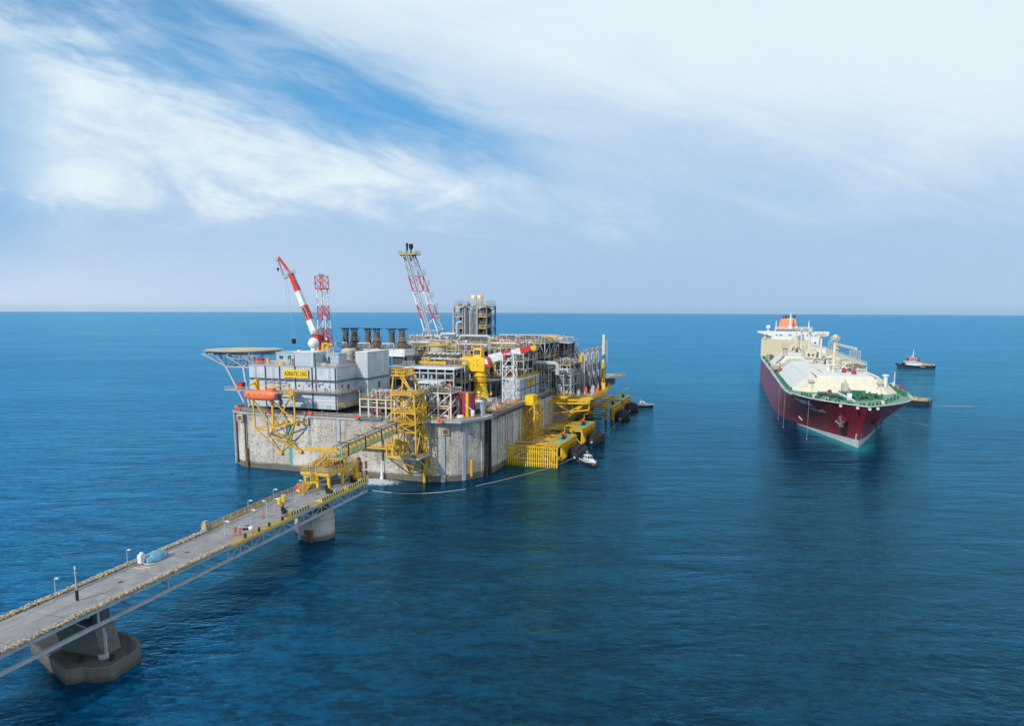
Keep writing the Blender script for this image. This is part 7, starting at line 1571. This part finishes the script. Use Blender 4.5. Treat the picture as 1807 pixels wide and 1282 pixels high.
m = MB(); m.prism([(-18.9, 245.9), (-16, 245.9), (-17.4, 256), (-19.8, 256)], DZ + .3, DZ + 3.22); put(m, 'hatch_opening', M['brown'], sh)
# foredeck machinery
FZ = 16.75
for (x, s) in [(-7.6, 13), (-2.0, 12), (2.8, 14.5), (7.0, 19), (-11, 19), (-3, 23), (4, 26)]:
    m = MB(); m.lathe([(1.1, -1.6), (1.1, -1.3), (.6, -1.2), (.6, 1.2), (1.1, 1.3), (1.1, 1.6)], (x, s, FZ + 1.0), 14, 'x'); m.box(x - 1.9, s - .6, FZ - .4, x - 1.6, s + .6, FZ + 1.2); m.box(x + 1.6, s - .6, FZ - .4, x + 1.9, s + .6, FZ + 1.2); m.box(x + 1.9, s - .8, FZ - .3, x + 3.0, s + .8, FZ + 1.0); m.lathe([(.9, 3.0), (.9, 3.5)], (x, s, FZ + .9), 10, 'x'); wn = put(m, 'mooring_winch', M['green'], sh)
    m = MB(); m.lathe([(.8, -1.0), (.85, 0), (.8, 1.0)], (x, s, FZ + 1.0), 12, 'x'); put(m, 'rope_drum', M['rope_blue' if s < 12 else 'dark'], wn)
m = MB(); m.box(-.6, 17.6, FZ - .4, 2.6, 20.4, FZ + 2.7); m.box(-3.4, 18, FZ - .4, -.6, 20, FZ + 1.9); m.lathe([(1.5, -.8), (1.5, .8)], (3.6, 19, FZ + 1.3), 14, 'x'); put(m, 'winch_house', M['green'], sh)
m = MB(); m.box(-3.6, 8.4, FZ, -2.0, 9.4, FZ + 2.6); put(m, 'white_panel', M['white'], sh)
m = MB(); m.bar((-6.8, 9, FZ + 2.6), (-3.6, -7.6, FZ + 1.6), .55); put(m, 'boat_boom', M['white'], sh)
for (x, s) in [(-10.5, 6), (-8, 1), (-4.5, -4.5), (-1, -8), (2.4, -5), (5.6, -1), (8.6, 5), (11.4, 11), (-13.6, 13), (-16, 19), (13.8, 17), (-12, 20), (9, 20), (-17.4, 25), (16.4, 24)]:
    m = MB(); m.box(x - 1, s - .7, FZ - .5, x + 1, s + .7, FZ - .1)
    for dx in (-.55, .55): m.lathe([(.36, FZ - .1), (.3, FZ + .6), (.46, FZ + .85), (.1, FZ + .95)], (x + dx, s, 0), 8)
    put(m, 'bollard', M['green'], sh)
for (x, s) in [(-10.6, 8.2), (7.4, 2.4), (-14, 17)]:
    m = MB(); m.lathe([(.8, FZ - .4), (.8, FZ + .5), (.4, FZ + .9)], (x, s, 0), 10); put(m, 'vent_head', M['cream'], sh)
m = MB()
for k in range(14): a = R(200 + k * 10); 
for (x0, s0, x1, s1) in [(-11, 3, -3, -6), (-9, 16, 8, 18), (-12, 9, -6, 4), (5, 2, 11, 13), (-6, 14, 2, 14.4)]: m.bar((x0, s0, FZ - .35), (x1, s1, FZ - .35), .35, .12)
put(m, 'deck_line', M['yellow'], sh)
m = MB(); m.box(-2.2, 31.6, DZ, .2, 34.6, DZ + 4.6); m.lathe([(.5, DZ + 4.6), (.3, DZ + 6.0)], (-1, 33, 0), 8); put(m, 'store_house', M['tan'], sh)
for (x, s) in [(-6.5, 34), (3.8, 34)]:
    m = MB(); m.box(x - .7, s - .5, DZ, x + .7, s + .5, DZ + 1.6); put(m, 'hose_box', M['maroon'], sh)
m = MB(); m.lathe([(.9, DZ), (.85, DZ + 7), (1.3, DZ + 7.2), (1.3, DZ + 7.9), (.3, DZ + 8)], (15.6, 42, 0), 10); put(m, 'vent_post', M['cream_white'], sh)
for sd in (-1, 1):
    n2 = 13 if sd < 0 else 6
    for k in range(n2):
        s = 36 + k * (9.5 if k < 8 else 22) + (0 if k < 8 else -100 + 8 * 0); s = 36 + k * 9.5 if k < 8 else 112 + (k - 8) * 36
        m = MB(); x = sd * (hbr(s, DZ) - 1.6); m.box(x - .7, s - 1.6, DZ, x + .7, s + 1.6, DZ + 1.3); m.lathe([(.6, DZ + 1.3), (.5, DZ + 2.1)], (x, s - .6, 0), 8); put(m, 'fairlead_roller', M['green'], sh)
# anchors in their pockets
for sd in (-1, 1):
    s = 1.6; z = 10.6; x = sd * hbr(s, z); nrm = Vector((sd * .72, -.62, -.30)).normalized(); p = Vector((x, s, z))
    m = MB(); m.tube(p - nrm * 1.6, p + nrm * 1.7, 2.1, 18, 1.7); pk = put(m, 'anchor_pocket', M['hull'], sh)
    q = p + nrm * 1.75; tq_ = Vector((.62, sd * .72, 0)).normalized(); dn = nrm.cross(tq_).normalized()
    if dn.z > 0: dn = -dn
    m = MB(); m.bar(q - dn * 1.6, q + dn * 2.2, .6); m.bar(q + dn * 2.1, q - tq_ * 1.9 + dn * .2 + nrm * .5, .6); m.bar(q + dn * 2.1, q + tq_ * 1.9 + dn * .2 + nrm * .5, .6); m.bar(q + dn * 2.1 - tq_ * .8, q + dn * 2.1 + tq_ * .8, .9); put(m, 'anchor', M['gunmetal'], pk)
# draught lines, bow marks, name
def skin_pt(sd, s, z, off=.06):
    p = Vector((sd * hbr(s, z), s, z)); a = Vector((sd * hbr(s + .5, z), s + .5, z)) - p; c = Vector((sd * hbr(s, z + .5), s, z + .5)) - p
    n_ = a.cross(c).normalized()
    if n_.x * sd < 0: n_ = -n_
    return p + n_ * off
for s in (8.5, 36, 62):
    m = MB(); x = -hbr(s, 16.4) - .35; m.tube((x, s, 16.5), (x, s, .6), .045, 6); m.tube((x, s, .6), (x, s, 1.2), .12, 6); put(m, 'hanging_rope', M['pipe_tan'], sh)
def hull_text(body, sd, s0, z0, h_, L, mt):
    cu = bpy.data.curves.new('t', 'FONT'); cu.body = body; cu.offset = 0.035; to = bpy.data.objects.new('t', cu); col.objects.link(to)
    dg = bpy.context.evaluated_depsgraph_get(); dg.update(); me = bpy.data.meshes.new_from_object(to.evaluated_get(dg)); bpy.data.objects.remove(to)
    if not me.vertices: return
    xs = [v.co.x for v in me.vertices]; ys = [v.co.y for v in me.vertices]; w_, hh = max(xs) - min(xs), max(ys) - min(ys)
    m = MB()
    for v in me.vertices:
        a = (v.co.x - min(xs)) / w_; c = (v.co.y - min(ys)) / hh; m.v.append(tuple(skin_pt(sd, s0 - L * a, z0 + h_ * c, .12)))
    m.f = [tuple(p.vertices) for p in me.polygons]; put(m, 'ship_name', M['lettering_white'], sh, smooth=False)
hull_text('TEMBEK', -1, 23.2, 13.6, 1.9, 12.0, 'white')
hull_text('\ufeda\ufe92\ufee4\ufe97', -1, 18.4, 11.1, 1.9, 10.0, 'white')
for sd in (-1, 1):
    m = MB()
    for z in (3.2, 4.0, 4.8): p = skin_pt(sd, stem(z) + 1.6, z, .1); m.bar(p, p + Vector((sd * .2, .5, .35)), .3)
    put(m, 'bow_mark', M['white'], sh)
m = MB(); p = skin_pt(-1, 46, 4.6, .12); m.bar(p, p + Vector((0, .2, 2.2)), .9, .2); m.bar(skin_pt(-1, 45.4, 3, .12), p, .3); put(m, 'tug_mark', M['white'], sh)
for x, s in ((-3.4, -12.6), (.3, -14.6), (3.4, -12.4), (-8.5, -8)):
    m = MB(); zz = top(s) - .8; m.tube((x * .95, s - .3, zz), (x * .95, s + .5, zz), .5, 10); put(m, 'bow_fairlead', M['boot'], sh)
line('mooring_rope', [(6, -9.5, 16.6), (12, -15, 12.5), (15, -18, 12.9), (17.5, -20.5, 12.2)], .014, 'tan', 'thin pale rope trailing from the bow of the gas carrier', 'rope', 'S')
# ------------------------------------------------------------------ tugs and launches
def hull_form(mb_, L, B, F, flare=.2, n=14, bowz=.8):
    """simple displacement hull along x (bow at +L/2), waterline z=0, deck at z=F"""
    st = [i / n for i in range(n + 1)]; rows = []
    for t_0 in st:
        x = -L / 2 + L * t_0; k = 1 - max(0, (t_0 - .55) / .45) ** 2.2; k *= (1 - .25 * max(0, (.12 - t_0) / .12) ** 2); f = F + bowz * max(0, (t_0 - .5) / .5) ** 1.6
        rows.append([(x - .0, -B / 2 * k * (1 - flare), -1.2), (x + .0, -B / 2 * k * (1 - flare * .3), .2), (x + (.6 if t_0 == 1 else 0), -B / 2 * k - .01, f), (x + (.6 if t_0 == 1 else 0), B / 2 * k + .01, f), (x, B / 2 * k * (1 - flare * .3), .2), (x, B / 2 * k * (1 - flare), -1.2)])
    vs = [p for r_ in rows for p in r_]; mm = len(rows[0])
    mb_.add(vs, [(i * mm + k, (i + 1) * mm + k, (i + 1) * mm + k + 1, i * mm + k + 1) for i in range(n) for k in range(mm - 1)] + [tuple(range(mm)), tuple(range(n * mm + mm - 1, n * mm - 1, -1))])
    return [(r_[2], r_[3]) for r_ in rows]
def boat_frame(name, wx, wy, head):
    FR[name] = ((wx, wy), -head)      # x axis of the frame = bow direction, head degrees from world +x
    return name
paint('cream_dirty', (0.70, 0.65, 0.50), 0.55, 0.5, (0.40, 0.28, 0.14), 0.5)
def tug(lab, wx, wy, head, key):
    f = boat_frame(key, wx, wy, head); o = thing('tugboat', lab, 'tug', f, (0, 0, 0), 'tugs attending the carrier')
    m = MB(); ed = hull_form(m, 32, 10.5, 2.4, .12, 16, 1.6); put(m, 'hull', M['navy'], o)
    m = MB()
    for (a, c), (b_, d_) in zip(ed, ed[1:]): m.bar(Vector(a) + Vector((0, 0, -.3)), Vector(b_) + Vector((0, 0, -.3)), .7, .7); m.bar(Vector(c) + Vector((0, 0, -.3)), Vector(d_) + Vector((0, 0, -.3)), .7, .7)
    m.bar(Vector(ed[-1][0]) + Vector((.2, -.4, -.4)), Vector(ed[-1][1]) + Vector((.2, .4, -.4)), 1.2, 1.6); put(m, 'rubbing_fender', M['rubber'], o)
    m = MB(); m.box(-15, -4.2, 2.2, -1, 4.2, 2.45); put(m, 'aft_deck', M['brown'], o)
    for (x, y, s_, hh, mt) in [(-13, -2.6, 1.6, .9, 'yellow'), (-12.4, 1.4, 1.8, .7, 'yellow'), (-9.6, -1, 2.2, 1.3, 'yellow_clean'), (-7, 1.6, 1.4, 1.0, 'orange'), (-6.4, -2.8, 1.3, 1.4, 'white'), (-4.4, 1, .9, 1.6, 'red')]:
        m = MB(); m.box(x, y, 2.46, x + s_, y + s_ * .8, 2.46 + hh); m.tube((x + .3, y + .3, 2.46 + hh), (x + .3, y + .3, 2.9 + hh), .15, 6); put(m, 'deck_gear', M[mt], o)
    m = MB(); m.path([(-14.6, -3.6, 2.5), (-14.6, -3.6, 3.6), (-14.6, 0, 4.2), (-14.6, 3.6, 3.6), (-14.6, 3.6, 2.5)], .16, 8); m.path([(-8, -4.2, 2.5), (-8, -4.2, 3.8), (-8, 0, 4.6), (-8, 4.2, 3.8), (-8, 4.2, 2.5)], .16, 8); put(m, 'tow_bow', M['yellow'], o)
    m = MB(); m.extr([(-3.2, 2.4), (9, 2.6), (8.6, 6.0), (-2.8, 5.6)], (0, -3.8, 0), (0, 3.8, 0), (1, 0, 0), (0, 0, 1)); put(m, 'deckhouse', M['white'], o)
    m = MB(); m.box(-3.0, -3.9, 5.0, 8.7, 3.9, 5.35); m.box(-1, -3.2, 6.0, 7.6, 3.2, 6.4); put(m, 'red_band', M['red'], o)
    m = MB(); m.extr([(1, 6.4), (6.6, 6.4), (7.0, 9.2), (.8, 9.2)], (0, -2.8, 0), (0, 2.8, 0), (1, 0, 0), (0, 0, 1)); wh_ = put(m, 'wheelhouse', M['white'], o)
    m = MB()
    for k in range(4): m.box(1.3 + k * 1.35, -2.9, 7.1, 2.3 + k * 1.35, 2.9, 8.6)
    m.box(6.7, -2.4, 7.2, 7.02, 2.4, 8.7); put(m, 'window', M['glass'], wh_)
    m = MB(); m.box(.4, -3.1, 9.2, 7.4, 3.1, 9.5); put(m, 'roof', M['red_orange'], wh_)
    m = MB(); m.lathe([(.5, 9.5), (.3, 13), (.2, 17.2)], (2.4, 0, 0), 8); m.bar((2.4, -1.6, 13), (2.4, 1.6, 13), .2); m.bar((3.6, -1.4, 10.8), (3.6, 1.4, 10.8), .5, .25); m.box(2.2, -.6, 10, 4, .6, 11); put(m, 'mast', M['white'], o)
    m = MB(); m.box(2.2, -.3, 16.2, 2.6, .3, 17.2); put(m, 'mast_light', M['steel'], o)
    for y in (-2.6, 2.6):
        m = MB(); m.extr([(-.6, 5.6), (.5, 5.6), (.2, 9.6), (-.7, 9.3)], (-1.4, y - .35, 0), (-1.4, y + .35, 0), (1, 0, 0), (0, 0, 1)); put(m, 'funnel', M['maroon'], o)
    m = MB(); m.lathe([(1.1, -1.4), (.6, -1.2), (.6, 1.2), (1.1, 1.4)], (10.6, 0, 4.0), 12, 'y'); put(m, 'tow_winch', M['black'], o)
    m = MB(); m.rail([(-15, -4.3, 2.4), (-3, -4.8, 2.4)], 1, 1.5, .09); m.rail([(-15, 4.3, 2.4), (-3, 4.8, 2.4)], 1, 1.5, .09); m.box(-5, -3.4, 2.4, -3.4, 3.4, 5); put(m, 'rail', M['tan'], o)
    m = MB(); m.box(-6, -5.33, 1.3, -1.5, -5.28, 2.0); m.box(-6, 5.28, 1.3, -1.5, 5.33, 2.0); put(m, 'name_panel', M['white'], o)
    return o
tug('dark blue tug with a white and red wheelhouse alone on the open water at right', 361.5, 640, 180 - 2, 'tug_a')
tug('dark blue tug pressed against the far side of the gas carrier bow', 213.0, 391.5, 140, 'tug_b')
def launch(lab, wx, wy, head, key, red):
    f = boat_frame(key, wx, wy, head); o = thing('pilot_launch', lab, 'launch', f, (0, 0, 0), 'small white launches')
    m = MB(); ed = hull_form(m, 11.5, 3.7, 1.0, .25, 14, .5); put(m, 'hull', M['black'], o)
    m = MB()
    for (a, c), (b_, d_) in zip(ed, ed[1:]): m.bar(Vector(a) + Vector((0, 0, .05)), Vector(b_) + Vector((0, 0, .05)), .24, .24); m.bar(Vector(c) + Vector((0, 0, .05)), Vector(d_) + Vector((0, 0, .05)), .24, .24)
    put(m, 'gunwale', M['white'], o)
    m = MB(); m.add([p for pr2 in ed for p in (Vector(pr2[0]) + Vector((0, .1, -.06)), Vector(pr2[1]) + Vector((0, -.1, -.06)))], [(2 * i, 2 * i + 2, 2 * i + 3, 2 * i + 1) for i in range(len(ed) - 1)]); put(m, 'deck', M['grey'], o)
    m = MB(); m.extr([(-2.6, .9), (3.8, 1.2), (2.4, 1.9), (1.1, 2.0), (-2.6, 1.9)], (0, -1.15, 0), (0, 1.15, 0), (1, 0, 0), (0, 0, 1)); put(m, 'cabin', M['white'], o)
    m = MB(); m.extr([(-2.2, 1.9), (1.3, 1.95), (.5, 3.1), (-2.2, 3.1)], (0, -1.05, 0), (0, 1.05, 0), (1, 0, 0), (0, 0, 1)); wh_ = put(m, 'wheelhouse', M['white'], o)
    m = MB(); m.add([(1.22, -.9, 2.12), (1.22, -.1, 2.12), (.66, -.1, 2.95), (.66, -.9, 2.95), (1.22, .1, 2.12), (1.22, .9, 2.12), (.66, .9, 2.95), (.66, .1, 2.95)], [(0, 1, 2, 3), (4, 5, 6, 7)]); m.v = [(x + .03, y, z + .02) for x, y, z in m.v]
    for y in (-1.07, 1.055): m.box(-1.6, y, 2.2, -.6, y + .015, 2.9); m.box(-.3, y, 2.2, .5, y + .015, 2.8)
    put(m, 'window', M['glass'], wh_)
    m = MB(); m.box(-2.4, -1.15, 3.1, .7, 1.15, 3.22); put(m, 'roof', M['white'], wh_)
    m = MB(); m.bar((-1.6, 0, 3.2), (-1.6, 0, 5.0), .1); m.bar((-1.6, -.7, 4.2), (-1.6, .7, 4.2), .1); m.box(-1.2, -.4, 3.22, -.6, .4, 3.5); put(m, 'mast', M['white'], o)
    m = MB(); m.box(-.4, -.25, 3.23, .1, .25, 3.3); put(m, 'roof_mark', M['red'], wh_)
    m = MB(); m.rail([(5.2, -.9, 1.45), (4, -1.5, 1.3), (2, -1.75, 1.1), (-3, -1.8, 1.0)], .8, 1.1, .05, 2); m.rail([(5.2, .9, 1.45), (4, 1.5, 1.3), (2, 1.75, 1.1), (-3, 1.8, 1.0)], .8, 1.1, .05, 2); put(m, 'rail', M['steel'], o)
    if red:
        m = MB(); m.add([(5.0, -.95, .3), (5.78, -.05, .3), (6.36, -.02, 1.2), (5.2, -1.0, 1.25)], [(0, 1, 2, 3)]); m.add([(5.0, .95, .3), (5.78, .05, .3), (6.36, .02, 1.2), (5.2, 1.0, 1.25)], [(3, 2, 1, 0)]); m.v = [(x + .07, y * 1.05, z) for x, y, z in m.v]; put(m, 'bow_patch', M['rust'], o)
    else:
        m = MB(); m.box(-5.2, -.6, .9, -3.8, .6, 1.7); m.box(-4.8, .3, 1.7, -4.4, .7, 2.6); put(m, 'stern_gear', M['red_orange'], o)
    o.scale = (.86, .86, .86)
    return o
launch('small white launch with a black hull and rusty red bow beside the nearest fender', 25.3, 230.6, -72, 'launch_a', True)
launch('small white launch with a black hull lying off the farthest fender', 69, 371.5, -4, 'launch_b', False)

for i, (wx, wy, rx, ry, rz, lab) in enumerate([(238, 379, 34, 8, -2, 'pale churned water trailing from the stern of the tug beside the carrier'), (381, 641.5, 26, 5, 0, 'pale churned water at the stern of the tug alone on open water'), (23, 238, 8, 2.4, 105, 'pale ripples behind the nearer white launch')]):
    m = MB(); n2 = 28; m.add([(0, 0, .04)] + [(rx * math.cos(6.2832 * k / n2), ry * math.sin(6.2832 * k / n2), .04) for k in range(n2)], [(0, k + 1, (k + 1) % n2 + 1) for k in range(n2)])
    o = put(m, 'wake', M['wake_foam'], None, 'W', smooth=False); o.location = (wx, wy, 0); o.rotation_euler = (0, 0, R(rz)); tag(o, lab, 'wake', None, 'stuff')
# ------------------------------------------------------------------ sea haze
hm = bpy.data.materials.new('haze'); hm.use_nodes = True
ht = NT(hm.node_tree); ht.n.clear()
pv = ht.new('ShaderNodeVolumePrincipled'); pv.inputs['Density'].default_value = 0.00003
pv.inputs['Color'].default_value = (0.58, 0.81, 1.0, 1); pv.inputs['Anisotropy'].default_value = 0.3
ht.l.new(pv.outputs[0], ht.new('ShaderNodeOutputMaterial').inputs['Volume'])
m = MB(); m.box(-14300, -14300, -7.5, 14300, 14300, 86); hz = put(m, 'haze', hm, None, 'W', smooth=False)
hz['kind'] = 'stuff'; hz['label'] = 'pale blue sea haze filling the air out to the horizon'; hz['category'] = 'haze'
